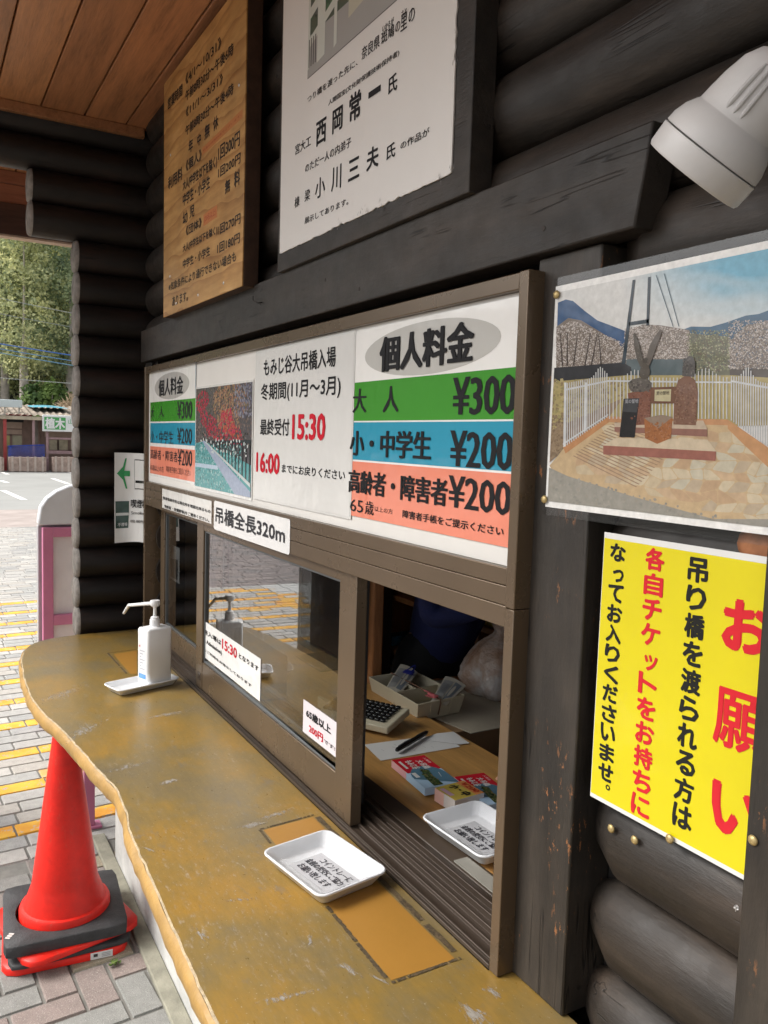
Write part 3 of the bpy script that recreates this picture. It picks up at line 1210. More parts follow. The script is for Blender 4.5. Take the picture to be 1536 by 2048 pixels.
SCUFF = scuff_mat()


def scuff_sheen(u, v, L, W, th, dens=1.0):
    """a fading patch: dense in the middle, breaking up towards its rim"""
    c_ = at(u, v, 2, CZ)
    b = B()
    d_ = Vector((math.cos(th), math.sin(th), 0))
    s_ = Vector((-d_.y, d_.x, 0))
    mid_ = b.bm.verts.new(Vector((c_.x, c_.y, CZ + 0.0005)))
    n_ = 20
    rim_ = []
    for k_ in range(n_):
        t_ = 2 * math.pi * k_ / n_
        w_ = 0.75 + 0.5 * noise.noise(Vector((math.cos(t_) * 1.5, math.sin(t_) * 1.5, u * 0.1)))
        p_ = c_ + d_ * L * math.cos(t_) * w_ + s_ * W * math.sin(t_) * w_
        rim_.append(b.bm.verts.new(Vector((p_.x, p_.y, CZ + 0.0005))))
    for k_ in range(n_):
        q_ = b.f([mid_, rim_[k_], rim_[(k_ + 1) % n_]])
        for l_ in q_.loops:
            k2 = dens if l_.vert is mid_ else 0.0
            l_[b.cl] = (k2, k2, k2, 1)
    b.done('scuff_sheen', SCUFF, ctop)


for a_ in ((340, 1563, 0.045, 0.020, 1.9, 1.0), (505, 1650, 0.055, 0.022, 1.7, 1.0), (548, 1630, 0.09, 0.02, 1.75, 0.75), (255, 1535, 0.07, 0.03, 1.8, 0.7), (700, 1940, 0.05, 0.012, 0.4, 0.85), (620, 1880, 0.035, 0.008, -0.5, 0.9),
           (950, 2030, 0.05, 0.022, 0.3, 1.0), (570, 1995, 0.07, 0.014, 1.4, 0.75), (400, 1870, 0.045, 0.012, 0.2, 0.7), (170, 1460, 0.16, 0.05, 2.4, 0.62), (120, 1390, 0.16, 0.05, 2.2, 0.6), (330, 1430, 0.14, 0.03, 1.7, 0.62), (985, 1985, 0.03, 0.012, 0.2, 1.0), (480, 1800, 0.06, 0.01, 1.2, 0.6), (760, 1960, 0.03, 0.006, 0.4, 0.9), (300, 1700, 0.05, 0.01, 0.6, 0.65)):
    scuff_sheen(*a_)

# ------------------------------------------------------------------ signs in the window band
Z6 = Zm(270, 600, 3.413)
Z7 = Zm(660, 560, 3.413)
WHITE = (0.85, 0.84, 0.81)
BLK = (0.018, 0.018, 0.02)
RED = (0.55, 0.012, 0.03)


def rect(b, y, x0, x1, z0, z1, col):
    b.col(col)
    b.poly([(x0, y, z0), (x1, y, z0), (x1, y, z1), (x0, y, z1)])


def ellipse(b, y, cx, cz, rx, rz, col, n=40):
    b.col(col)
    b.poly([(cx + rx * math.cos(2 * math.pi * k / n), y, cz + rz * math.sin(2 * math.pi * k / n)) for k in range(n)])


def sheet(b, y, x0, x1, z0, z1, col, t=0.0009, r=0.0):
    """a sheet of card with a real thickness, rounded corners if r"""
    b.col(col)
    if r:
        P = []
        for (cx, cz, a0) in ((x1 - r, z1 - r, 0), (x0 + r, z1 - r, 90), (x0 + r, z0 + r, 180), (x1 - r, z0 + r, 270)):
            P += [(cx + r * math.cos(R(a0 + k * 18)), y, cz + r * math.sin(R(a0 + k * 18))) for k in range(6)]
    else:
        P = [(x0, y, z0), (x1, y, z0), (x1, y, z1), (x0, y, z1)]
    b.prism(P, (0, t, 0))


GREEN, BLUE, SALMON = (0.06, 0.29, 0.035), (0.035, 0.30, 0.44), (0.80, 0.26, 0.17)
GREY = (0.52, 0.51, 0.48)


def price_sign(Zf, y, q, label):
    """q: measured boxes on the photograph, in the order used below"""
    pap = q['paper']
    px = bx(y, Zf, *pap)
    root = thing('price_sign', label, 'sign', ((px[0] + px[1]) / 2, y, px[2]), 'laminated price lists behind the window frame')
    b = B()
    sheet(b, y, *px, WHITE)
    L = at(*Zf(*q['el'][0]), 1, y)
    Rr = at(*Zf(*q['el'][1]), 1, y)
    T = at(*Zf(*q['el'][2]), 1, y)
    Bo = at(*Zf(*q['el'][3]), 1, y)
    ellipse(b, y - 0.0004, (L.x + Rr.x) / 2, (T.z + Bo.z) / 2, (Rr.x - L.x) / 2, (T.z - Bo.z) / 2, GREY)
    for nme, cl in (('g', GREEN), ('b', BLUE), ('r', SALMON)):
        g = bx(y, Zf, *q[nme])
        rect(b, y - 0.0004, px[0] + 0.002, px[1] - 0.0005, g[2], g[3], cl)
    if 'edge' in q:
        g = bx(y, Zf, *q['edge'])
        rect(b, y - 0.0003, px[1] - 0.006, px[1] - 0.001, px[2], px[3], (0.03, 0.16, 0.30))
    b.done('card', PRINT, root)
    P = wallP(y - 0.0014)
    lim = px[1] - 0.001
    for s_, key, bold, fat in q['text']:
        line(root, s_, P, bx(y, Zf, *key), bold, BLK, fat, xmax=lim)
    return root


YB = 0.0125
price_sign(Z7, YB, dict(paper=((160, 352), (1283, 1832)), el=((240, 520), (1170, 375), (705, 270), (705, 640)),
                        g=((155, 703), (1248, 950)), b=((153, 972), (1240, 1308)), r=((135, 1235), (1205, 1825)),
                        text=[('個人料金', ((350, 390), (980, 560)), 0.022, 2), ('大', ((163, 745), (248, 905)), 0.0, 2), ('人', ((370, 728), (468, 902)), 0.0, 2),
                              ('¥300', ((850, 668), (1262, 915)), 0.0, 3), ('小・中学生', ((145, 1025), (688, 1232)), 0.014, 2), ('¥200', ((832, 1027), (1240, 1303)), 0.0, 3),
                              ('高齢者・障害者', ((135, 1292), (800, 1548)), 0.016, 2), ('¥200', ((820, 1332), (1228, 1612)), 0.0, 3), ('65', ((142, 1492), (228, 1592)), 0.0, 1), ('歳', ((245, 1505), (300, 1608)), 0.0, 1),
                              ('以上の方', ((308, 1542), (430, 1600)), 0.0, 0), ('障害者手帳をご提示ください', ((500, 1568), (1188, 1752)), 0.016, 0)]),
           'large price list with green, blue and salmon bands above the open window')
price_sign(Z6, YB, dict(paper=((106, 492), (410, 1262)), el=((135, 590), (372, 560), (255, 492), (255, 676)),
                        g=((105, 700), (397, 825)), b=((105, 840), (395, 995)), r=((105, 997), (393, 1240)), edge=((398, 470), (408, 1245)),
                        text=[('個人料金', ((165, 545), (330, 640)), 0.012, 1), ('大', ((107, 737), (135, 803)), 0.0, 1), ('人', ((167, 732), (198, 800)), 0.0, 1),
                              ('¥300', ((292, 692), (391, 810)), 0.0, 2), ('小・中学生', ((106, 892), (262, 985)), 0.0, 1), ('¥200', ((292, 872), (390, 985)), 0.0, 2),
                              ('高齢者・障害者', ((108, 1017), (292, 1108)), 0.0, 1), ('¥200', ((295, 1017), (391, 1140)), 0.0, 2), ('65歳以上の方', ((108, 1122), (198, 1178)), 0.0, 0), ('障害者手帳をご提示ください', ((215, 1132), (385, 1205)), 0.0, 0)]),
           'smaller far price list with green, blue and salmon bands, beside the autumn photo')

# opening notice
y = YB - 0.0012
pz = bx(y, Z6, (825, 352), (1472, 1500))
root = thing('hours_notice', 'pale grey laminated winter hours notice with red 15:30 and 16:00', 'sign', ((pz[0] + pz[1]) / 2, y, pz[2]))
b = B()
sheet(b, y, *pz, (0.68, 0.675, 0.65))
rect(b, y - 0.0003, pz[0] + 0.006, pz[1] - 0.006, pz[2] + 0.006, pz[3] - 0.004, (0.72, 0.715, 0.69))
b.done('card', PRINT, root)
P = wallP(y - 0.0010)
for s_, k_, bold in (('もみじ谷大吊橋入場', ((882, 405), (1372, 455)), 0.02), ('冬期間(11月～3月)', ((863, 573), (1405, 668)), 0.02), ('最終受付', ((858, 812), (1055, 928)), 0.02), ('までにお戻りください', ((1005, 1118), (1435, 1233)), 0.02)):
    line(root, s_, P, bx(y, Z6, *k_), bold, BLK)
for s_, k_ in (('15:30', ((1078, 778), (1300, 962))), ('16:00', ((832, 1037), (988, 1195)))):
    line(root, s_, P, bx(y, Z6, *k_), 0.035, RED, 1, name='red_lettering')

# autumn photograph
y = YB - 0.0005
pz = bx(y, Z6, (415, 596), (795, 1372))
root = thing('photo_print', 'laminated autumn photo of red leaves over a railed footbridge', 'photo', ((pz[0] + pz[1]) / 2, y, pz[2]))
b = B()
sheet(b, y, *pz, WHITE)
mg = 0.006
ax0, ax1, az0, az1 = pz[0] + mg, pz[1] - mg, pz[2] + mg * 1.5, pz[3] - mg
rect(b, y - 0.0003, ax0, ax1, az0, az1, (0.10, 0.09, 0.10))
aw, ah = ax1 - ax0, az1 - az0


def A(u, v):
    return (ax0 + u * aw, az0 + v * ah)


def art(b, y, pts, col, k=1):
    b.col(col)
    b.poly([(A(u, v)[0], y - 0.0003 - 0.0002 * k, A(u, v)[1]) for u, v in pts])


def dabs(b, y, n, u0, u1, v0, v1, size, cols, k, asp=1.0, rnd=None, keep=None):
    rnd = rnd or random
    for i in range(n):
        u, v = rnd.uniform(u0, u1), rnd.uniform(v0, v1)
        if keep and not keep(u, v):
            continue
        cx, cz = A(u, v)
        s_ = size * rnd.uniform(0.4, 1.2)
        th = rnd.random() * 6.28
        b.col(rnd.choice(cols))
        kk = k + rnd.random() * 0.8
        P_ = []
        for j in range(6):
            a_ = th + j * math.pi / 3
            rr = s_ * rnd.uniform(0.5, 1)
            P_.append((min(max(cx + rr * math.cos(a_), ax0), ax1), y - 0.0003 - 0.0002 * kk, min(max(cz + rr * asp * math.sin(a_), az0), az1)))
        b.poly(P_)


rn = random.Random(5)
dabs(b, y, 900, 0, 1, 0.45, 1, 0.006, [(0.10, 0.07, 0.065), (0.17, 0.12, 0.11), (0.24, 0.18, 0.16), (0.13, 0.12, 0.13)], 1, rnd=rn)
dabs(b, y, 1000, 0.35, 0.95, 0.6, 1, 0.0055, [(0.42, 0.19, 0.12), (0.38, 0.24, 0.13), (0.30, 0.15, 0.10), (0.24, 0.18, 0.11), (0.46, 0.28, 0.18)], 2, rnd=rn, keep=lambda u, v: abs(u - 0.62) < 0.26 + 0.08 * math.sin(v * 17))
dabs(b, y, 220, 0.72, 1, 0.7, 1, 0.006, [(0.13, 0.13, 0.20), (0.22, 0.21, 0.28), (0.30, 0.30, 0.36)], 2.5, rnd=rn)
dabs(b, y, 900, 0, 0.42, 0.52, 0.97, 0.005, [(0.50, 0.03, 0.09), (0.62, 0.05, 0.11), (0.40, 0.03, 0.06), (0.30, 0.05, 0.05)], 3, rnd=rn, keep=lambda u, v: abs(u - 0.2 - 0.12 * math.sin(v * 13)) < 0.13 + 0.05 * math.sin(v * 31))
dabs(b, y, 1000, 0.36, 0.92, 0.46, 0.80, 0.005, [(0.62, 0.05, 0.12), (0.52, 0.03, 0.08), (0.58, 0.13, 0.07), (0.42, 0.05, 0.06)], 3, rnd=rn, keep=lambda u, v: abs(u - 0.60) < (0.82 - v) * 0.85 + 0.03 * math.sin(u * 40))
dabs(b, y, 160, 0, 1, 0.44, 0.56, 0.005, [(0.06, 0.06, 0.06), (0.12, 0.10, 0.09), (0.30, 0.28, 0.26)], 3.9, rnd=rn)
art(b, y, [(0, 0), (1, 0), (1, 0.28), (0.75, 0.34), (0.45, 0.40), (0.2, 0.47), (0, 0.44)], (0.10, 0.36, 0.37), 4)
dabs(b, y, 1300, 0, 0.85, 0, 0.45, 0.0048, [(0.13, 0.33, 0.34), (0.30, 0.50, 0.50), (0.06, 0.25, 0.27), (0.20, 0.52, 0.52), (0.45, 0.68, 0.68), (0.05, 0.16, 0.18), (0.10, 0.38, 0.36)], 4.6, rnd=rn)
art(b, y, [(0, 0.20), (0.45, 0.20), (0.45, 0.24), (0, 0.24)], (0.50, 0.62, 0.75), 6)
art(b, y, [(0.14, 0.47), (0.2, 0.47), (1, 0.05), (1, 0), (0.75, 0)], (0.36, 0.42, 0.55), 6.5)
art(b, y, [(0.22, 0.475), (1, 0.50), (1, 0.47), (0.3, 0.455)], (0.04, 0.05, 0.06), 7)
for i in range(13):
    u = 0.3 + i * 0.056
    t_ = 0.47 + 0.002 * i
    bt = 0.44 - (u - 0.25) * 0.45
    art(b, y, [(u, bt), (u + 0.016, bt), (u + 0.016, t_), (u, t_)], (0.03, 0.035, 0.04), 7.5)
art(b, y, [(0.2, 0.46), (0.23, 0.46), (1, 0.12), (1, 0.085)], (0.55, 0.6, 0.6), 8)
dabs(b, y, 60, 0.1, 1, 0.36, 0.5, 0.006, [(0.62, 0.72, 0.72), (0.8, 0.82, 0.8)], 8.4, rnd=rn)
b.done('print', PHOTO, root, weld=False)

# labels stuck on the aluminium
y = 0.0005
pz = bx(y, Z6, (186, 1287), (521, 1528))
root = thing('notice_label', 'narrow white label asking residents to show proof of address, on the window transom', 'label', ((pz[0] + pz[1]) / 2, y, pz[2]))
b = B()
sheet(b, y, *pz, (0.70, 0.69, 0.66))
b.done('card', PRINT, root)
P = wallP(y - 0.0008)
line(root, '那須塩原市民は現住所を確認出来るもの', P, bx(y, Z6, (192, 1340), (517, 1458)), 0.03, BLK)
line(root, '免許証・保健証等)をご提示ください。', P, bx(y, Z6, (202, 1395), (508, 1522)), 0.03, BLK)
pz = bx(y, Z6, (540, 1368), (1054, 1742))
root = thing('length_label', 'white round-cornered label giving the 320m bridge length', 'label', ((pz[0] + pz[1]) / 2, y, pz[2]))
b = B()
sheet(b, y, *pz, (0.76, 0.76, 0.75), r=0.009)
b.done('card', PRINT, root)
b = B()
put(b, '吊橋全長320m', P, bx(y, Z6, (552, 1405), (1024, 1672)), 0.03, (0.045, 0.045, 0.05))
b.done('lettering', INK, root, weld=False)

# labels on the glass
G3 = Zm(380, 1060, 4.097)
y = 0.0235
pz = bx(y, G3, (70, 714), (573, 1406))
root = thing('admission_label', 'white last admission label with red 15:30 on the glass', 'label', ((pz[0] + pz[1]) / 2, y, pz[2]))
b = B()
sheet(b, y, *pz, (0.76, 0.76, 0.75), r=0.002)
b.done('card', PRINT, root)
P = wallP(y - 0.0008)
line(root, '最終入場は', P, bx(y, G3, (82, 780), (257, 948)), 0.03, BLK)
line(root, '(Last Admission)', P, bx(y, G3, (80, 855), (262, 1035)), 0.03, BLK)
line(root, 'となります', P, bx(y, G3, (402, 1005), (562, 1163)), 0.03, BLK)
line(root, 'またのご利用をお待ちしております', P, bx(y, G3, (70, 930), (505, 1292)), 0.03, BLK)
line(root, '15:30', P, bx(y, G3, (266, 888), (385, 1058)), 0.03, RED, 1, name='red_lettering')
pz = bx(y, G3, (930, 1387), (1200, 1868))
root = thing('senior_label', 'small pinkish white label for over 65s near the bottom of the glass', 'label', ((pz[0] + pz[1]) / 2, y, pz[2]))
b = B()
sheet(b, y, *pz, (0.70, 0.655, 0.69))
b.done('card', PRINT, root)
line(root, '65歳以上', P, bx(y, G3, (955, 1458), (1155, 1678)), 0.042, BLK)
line(root, 'です!', P, bx(y, G3, (1100, 1708), (1190, 1812)), 0.012, BLK)
line(root, '200円', P, bx(y, G3, (978, 1588), (1090, 1743)), 0.03, RED, name='red_lettering')

# smoking area notice, taped across the corner and bulging
root = thing('smoking_notice', 'curling white smoking area notice with green arrow, taped in the corner by the window', 'sign', (-3.42, -0.01, -0.45))
SPL = [Vector((-3.488, -0.070, 0)), Vector((-3.482, -0.030, 0)), Vector((-3.462, 0.004, 0)), Vector((-3.425, 0.026, 0)), Vector((-3.37, 0.032, 0)), Vector((-3.30, 0.034, 0))]
SPC = curve(SPL, 8)


def smk(a, c, lift=0):
    """a: 0 at the free edge .. 1 at the window side; c: 0 bottom .. 1 top"""
    f_ = max(0.0, min(0.9999, a)) * (len(SPC) - 1)
    k_ = int(f_)
    p_ = SPC[k_].lerp(SPC[k_ + 1], f_ - k_)
    d_ = (SPC[k_ + 1] - SPC[k_]).normalized()
    n_ = Vector((-d_.y, d_.x, 0))
    if n_.y > 0:
        n_ = -n_
    wob = 0.004 * math.sin(c * 8 + 1) * (1 - a) + 0.014 * (1 - a) * (1 - c) ** 2
    z = -0.447 - 0.012 * (1 - a) + (0.447 - 0.085) * c + 0.012 * (1 - a) * c
    q_ = p_ + n_ * (wob + 0.002 + lift)
    return Vector((max(q_.x, -3.4915 + lift) if q_.y < 0 else q_.x, q_.y, z))


b = B((0.74, 0.74, 0.72))
b.grid(lambda a, c: smk(a, c), 14, 18)


def smr(a0, a1, c0, c1, col, lift, n=5):
    b.col(col)
    b.grid(lambda p, q: smk(a0 + (a1 - a0) * p, c0 + (c1 - c0) * q, lift), n, n)


smr(0.03, 0.30, 0.16, 0.46, (0.035, 0.07, 0.055), 0.0012)
smr(0.04, 0.30, 0.30, 0.33, (0.55, 0.57, 0.55), 0.0018)
smr(0.43, 1.0, 0.595, 0.93, (0.03, 0.03, 0.03), 0.0014)
smr(0.44, 0.99, 0.605, 0.92, (0.74, 0.74, 0.72), 0.0020)
smr(0.455, 0.98, 0.665, 0.695, (0.02, 0.02, 0.02), 0.0026)
b.col((0.02, 0.30, 0.085))


def smp(pts, lift=0.0016):
    b.poly([smk(a, c, lift) for a, c in pts])


smp([(0.06, 0.77), (0.17, 0.845), (0.20, 0.845), (0.20, 0.705), (0.17, 0.70)])
smp([(0.20, 0.80), (0.32, 0.80), (0.32, 0.74), (0.20, 0.74)])
smp([(0.17, 0.845), (0.22, 0.94), (0.25, 0.94), (0.20, 0.80)])
smp([(0.17, 0.70), (0.23, 0.60), (0.26, 0.60), (0.20, 0.74)])
b.done('card', PRINT, root, weld=False)
b = B()
put(b, '喫煙場所', smk, (0.34, 0.96, 0.385, 0.48), 0.02, BLK, xmax=0.995)
put(b, 'Smoking', smk, (0.35, 0.80, 0.30, 0.345), 0.0, BLK, xmax=0.995)
put(b, '吸烟所', smk, (0.35, 0.75, 0.215, 0.25), 0.0, BLK, xmax=0.995)
put(b, '不煙場', smk, (0.08, 0.28, 0.18, 0.22), 0.0, (0.75, 0.75, 0.75))
for v in b.bm.verts:
    v.co.y -= 0.0015
    v.co.x += 0.0015
b.done('lettering', INK, root, weld=False)

# ------------------------------------------------------------------ signboards above
Z1 = Zm(0, 0, 2.743)
Z2 = Zm(500, 0, 2.743)
y = -0.022
root = thing('wooden_signboard', 'tall wooden signboard with black hand-painted hours and fares', 'sign', (-2.515, 0.0, 0.397))
b = B()
pts = [(-2.913, 0.403), (-2.117, 0.396), (-2.114, 0.55), (-2.112, 0.8), (-2.114, 1.18), (-2.925, 1.19), (-2.916, 0.8)]
b.prism([(x, y, z) for x, z in pts], (0, 0.004, 0))
bd = b.done('board', SIGNWOOD, root, bevel=0.001)
b = B()
b.prism([(x * 1.0, y + 0.0042, z) for x, z in pts], (0, 0.042, 0))
b.done('board_edge', SIGNEDGE, root, bevel=0.002)
b = B()
ty = y - 0.0008
P = wallP(ty)
SB = (0.02, 0.012, 0.008)
rows = [('営業時間', (920, 542), (1000, 523)), ('《4/1～10/31》', (1018, 408), (1213, 262)), ('午前8時30分～午後6時', (1018, 500), (1280, 298)), ('《11/1～3/31》', (1020, 592), (1222, 455)),
        ('午前8時30分～午後4時', (1018, 692), (1280, 515)), ('年', (1035, 773), (1058, 825)), ('中', (1082, 742), (1102, 790)), ('無', (1123, 690), (1150, 748)), ('休', (1170, 648), (1197, 702)), ('利用料', (922, 975), (1000, 985)), ('《個人》', (1020, 882), (1105, 878)), ('大人(中学生以下を除く)', (1003, 990), (1190, 922)),
        ('1回300円', (1197, 805), (1315, 798)), ('中学生・小学生', (1003, 1065), (1152, 1032)), ('1回200円', (1197, 922), (1318, 895)), ('無', (1235, 992), (1262, 1050)), ('料', (1285, 945), (1316, 1012)), ('幼', (1003, 1165), (1028, 1220)), ('児', (1040, 1135), (1066, 1185)),
        ('《団体》', (1020, 1242), (1105, 1245)), ('大人(中学生以下を除く)', (1003, 1347), (1190, 1285)), ('1回270円', (1195, 1238), (1318, 1225)), ('中学生・小学生', (1003, 1427), (1152, 1400)), ('1回180円', (1192, 1352), (1315, 1318)),
        ('※気象条件により通行できない場合も', (925, 1555), (1295, 1432)), ('あります。', (945, 1628), (1030, 1650))]
for s_, tl, br in rows:
    line(root, s_, P, bx(ty, Z1, tl, br), 0.022, ma=INKWORN, slope=-0.02 - 0.035 * max(0, min(1, (bx(ty, Z1, tl, br)[3] - 0.5) / 0.55)), hmin=0.029, col=SB if not s_.startswith(('※', 'あ')) else (0.07, 0.045, 0.02))
b = B()
g = bx(ty, Z1, (1108, 812), (1330, 645))
rect(b, ty + 0.0003, g[0], g[1], g[2], g[3], (0.52, 0.20, 0.06))
g2 = bx(ty, Z1, (1115, 1178), (1190, 1190))
b.col((0.42, 0.06, 0.03))
put(b, '料金は往復料金でございます。', P, (g[0] + 0.01, g[1] - 0.01, g[2] + 0.008, g[3] - 0.008), 0.0, (0.36, 0.05, 0.02))
b.done('correction_strip', PAPER, root, weld=False)
b = B()
rect(b, ty + 0.0003, g2[0], g2[1], g2[2], g2[3], (0.55, 0.20, 0.06))
put(b, '(20名以上)', P, (g2[0] + 0.01, g2[1] - 0.01, g2[2] + 0.006, g2[3] - 0.006), 0.0, (0.42, 0.05, 0.02))
b.done('correction_strip', PAPER, root, weld=False)
b = B()
for (u, v) in ((352, 607), (396, 590), (447, 566), (341, 310), (478, 170), (340, 553)):
    b.lathe([(0, -0.002), (0.004, -0.001), (0.005, 0.0), (0.004, 0.001)], at(u, v, 1, y), (0, 1, 0), 10)
b.done('screw', STEEL, root)

y = -0.003
root = thing('white_signboard', 'white painted signboard in a dark frame above the window, black lettering under a photo', 'sign', (-1.53, 0.02, 0.402))
b = B()
b.box(-1.925, -1.118, y + 0.003, 0.046, 0.402, 1.2)
b.done('frame', TRIM, root, bevel=0.002)
b = B((0.76, 0.735, 0.70))
rn = random.Random(3)
# lower and right edges are chipped
low = [(-1.905 + (0.738) * t, 0.4435 + (abs(rn.gauss(0, 0.0018)) if rn.random() < 0.5 else 0)) for t in [i / 60 for i in range(61)]]
rgt = [(-1.1665 - (abs(rn.gauss(0, 0.002)) if 0.15 < t < 0.55 and rn.random() < 0.6 else 0), 0.4435 + 0.75 * t) for t in [i / 60 for i in range(1, 61)]]
b.prism([(x, y, z) for x, z in low + rgt + [(-1.911, 1.19)]], (0, 0.0025, 0))
b.done('panel', PAINTED, root, normals=True)
b = B()
P = wallP(y - 0.0007)
rows = [('つり橋を渡った先に、', (317, 530), (592, 358), 0), ('奈良県', (615, 262), (712, 258), 0), ('斑鳩', (722, 180), (792, 195), 0), ('の', (800, 128), (825, 165), 0), ('里', (830, 85), (862, 152), 0), ('の', (873, 58), (905, 108), 0),
        ('いかるが', (728, 148), (790, 122), 0), ('さと', (832, 68), (862, 70), 0), ('人間国宝(文化財保護技術保持者)', (432, 552), (820, 308), 0), ('西', (365, 675), (418, 775), .012), ('岡', (455, 610), (508, 705), .012), ('常', (548, 525), (608, 640), .012), ('一', (652, 512), (718, 496), .02), ('氏', (762, 425), (808, 492), .01),
        ('宮大工', (250, 797), (335, 798), 0), ('のただ一人の内弟子', (305, 902), (556, 803), 0), ('小', (360, 988), (412, 1070), .004), ('川', (450, 925), (500, 1030), .004), ('三', (542, 885), (600, 970), .012), ('夫', (643, 822), (706, 912), .012), ('氏', (752, 800), (798, 858), .01), ('の作品が', (828, 780), (985, 742), 0),
        ('棟', (247, 1085), (272, 1130), 0), ('梁', (302, 1048), (330, 1095), 0), ('展示してあります。', (302, 1197), (540, 1122), 0)]
for s_, tl, br, bo in rows:
    line(root, s_, P, bx(y, Z2, tl, br), bo * 1.6 + 0.008, BLK, slope=-0.024)
# photograph in the upper half
b = B()
p0 = at(*Z2(317, 432), 1, y)
ax0, ax1, az0, az1 = p0.x, p0.x + 0.55, p0.z, p0.z + 0.40
aw, ah = ax1 - ax0, az1 - az0
rect(b, y - 0.0003, ax0 - 0.001, ax1 + 0.001, az0 - 0.001, az1 + 0.001, (0.03, 0.03, 0.03))
rect(b, y - 0.0005, ax0, ax1, az0, az1, (0.07, 0.10, 0.07))
rn = random.Random(9)
dabs(b, y, 500, 0, 0.36, 0.28, 1, 0.010, [(0.03, 0.11, 0.05), (0.05, 0.15, 0.07), (0.02, 0.04, 0.03), (0.09, 0.11, 0.10)], 2, rnd=rn)
art(b, y, [(0, 0), (1, 0), (1, 0.14), (0.4, 0.2), (0, 0.22)], (0.36, 0.355, 0.34), 3.2)
art(b, y, [(0.36, 0.12), (0.60, 0.16), (0.60, 1), (0.36, 1)], (0.50, 0.48, 0.38), 3.4)
art(b, y, [(0.40, 0.35), (0.58, 0.37), (0.58, 1), (0.40, 1)], (0.56, 0.52, 0.38), 3.6)
art(b, y, [(0.60, 0.2), (1, 0.2), (1, 1), (0.60, 1)], (0.12, 0.115, 0.12), 3.4)
art(b, y, [(0.63, 0.22), (0.66, 0.22), (0.66, 1), (0.63, 1)], (0.36, 0.35, 0.34), 3.8)
art(b, y, [(0.0, 0.20), (0.40, 0.36), (0.40, 0.31), (0, 0.15)], (0.58, 0.60, 0.54), 4)
art(b, y, [(0.0, 0.36), (0.40, 0.50), (0.40, 0.45), (0, 0.30)], (0.58, 0.60, 0.54), 4)
for u, w_, t_ in ((0.0, 0.02, 0.5), (0.09, 0.07, 0.56), (0.24, 0.025, 0.62)):
    art(b, y, [(u, 0.04), (u + w_, 0.05), (u + w_, t_), (u + w_ / 2, t_ + 0.06), (u, t_)], (0.60, 0.62, 0.56), 4.4)
for i in range(4):
    art(b, y, [(0.01 + i * 0.02, 0.05), (0.018 + i * 0.02, 0.05), (0.018 + i * 0.02, 0.2), (0.01 + i * 0.02, 0.2)], (0.05, 0.05, 0.05), 4.6)
b.done('photo', PAINTED, root, weld=False)
b = B()
P2 = [Z2(*q) for q in ((710, 1130), (493, 1232), (640, 1165), (610, 1170), (1125, 330), (1130, 190), (1035, 985), (1105, 930))]
rn = random.Random(6)
for (u, v) in P2:
    for k in range(7):
        p = at(u + rn.gauss(0, 3), v + rn.gauss(0, 6), 1, y)
        h = rn.uniform(0.003, 0.012)
        b.col((0.12, 0.11, 0.10) if rn.random() < 0.5 else (0.34, 0.33, 0.31))
        b.poly([(p.x - 0.0006, y - 0.0006, p.z), (p.x + 0.0006, y - 0.0006, p.z + 0.001), (p.x + 0.0003, y - 0.0006, p.z + h)])
b.done('stain', PAINTED, root, weld=False)

# ------------------------------------------------------------------ posters on the right
Z8 = Zm(1040, 460, 3.097)
y = 0.0275
root = thing('photo_poster', 'laminated colour photo of a stone monument inside white railings, tacked to the trim', 'poster', (-0.72, y, -0.09))
p0 = at(*Z8(225, 350), 1, y)
p1 = at(*Z8(145, 1712), 1, y)
X0, X1, Zt, Zb = p0.x - 0.001, p0.x + 0.44, p0.z, p1.z
b = B()
sheet(b, y, X0, X1, Zb, Zt, WHITE)
ya = y - 0.0003


def pp(x, yv, k):
    q = at(*Z8(x, yv), 1, ya)
    return Vector((min(max(q.x, X0 + 0.006), X1 - 0.006), ya - 0.0002 * k, min(max(q.z, Zb + 0.009), Zt - 0.009)))


def ph(pts, col, k):
    b.col(col)
    b.poly([pp(x, q, k) for x, q in pts])


XR = 2300
# sky: pale at the near-trim side, blue towards the upper corner of the print
def skyc(x, q):
    kx = max(0, min(1, (x - 620) / 650))
    ky = max(0, min(1, (620 - q) / 430))
    n_ = 0.5 + 0.5 * noise.noise(Vector((x / 260, q / 70, 3)))
    kk = min(1, kx * ky * 1.25 * (0.55 + 0.7 * n_))
    return tuple(a_ + (b_ - a_) * kk for a_, b_ in zip((0.66, 0.655, 0.63), (0.13, 0.40, 0.56)))


for i in range(48):
    for j in range(28):
        x0_, x1_ = 215 + i * 30, 215 + (i + 1) * 30
        t0, t1 = 60 + j * 22, 60 + (j + 1) * 22
        q_ = b.poly([pp(x0_, t0, 0.5), pp(x1_, t0, 0.5), pp(x1_, t1, 0.5), pp(x0_, t1, 0.5)])
        if q_:
            for l_, (xx, qq) in zip(q_.loops, ((x0_, t0), (x1_, t0), (x1_, t1), (x0_, t1))):
                l_[b.cl] = c4(skyc(xx, qq))
ph([(236, 450), (285, 430), (330, 440), (400, 500), (480, 560), (560, 590), (650, 625), (700, 680), (700, 800), (225, 800)], (0.030, 0.085, 0.20), 1.2)
ph([(1000, 620), (1060, 598), (1180, 600), (1270, 575), (1400, 530), (1480, 520), (1560, 490), (XR, 380), (XR, 860), (1000, 800)], (0.06, 0.13, 0.21), 1.2)
ph([(640, 700), (1060, 640), (1300, 680), (1300, 900), (640, 900)], (0.10, 0.13, 0.14), 1.4)


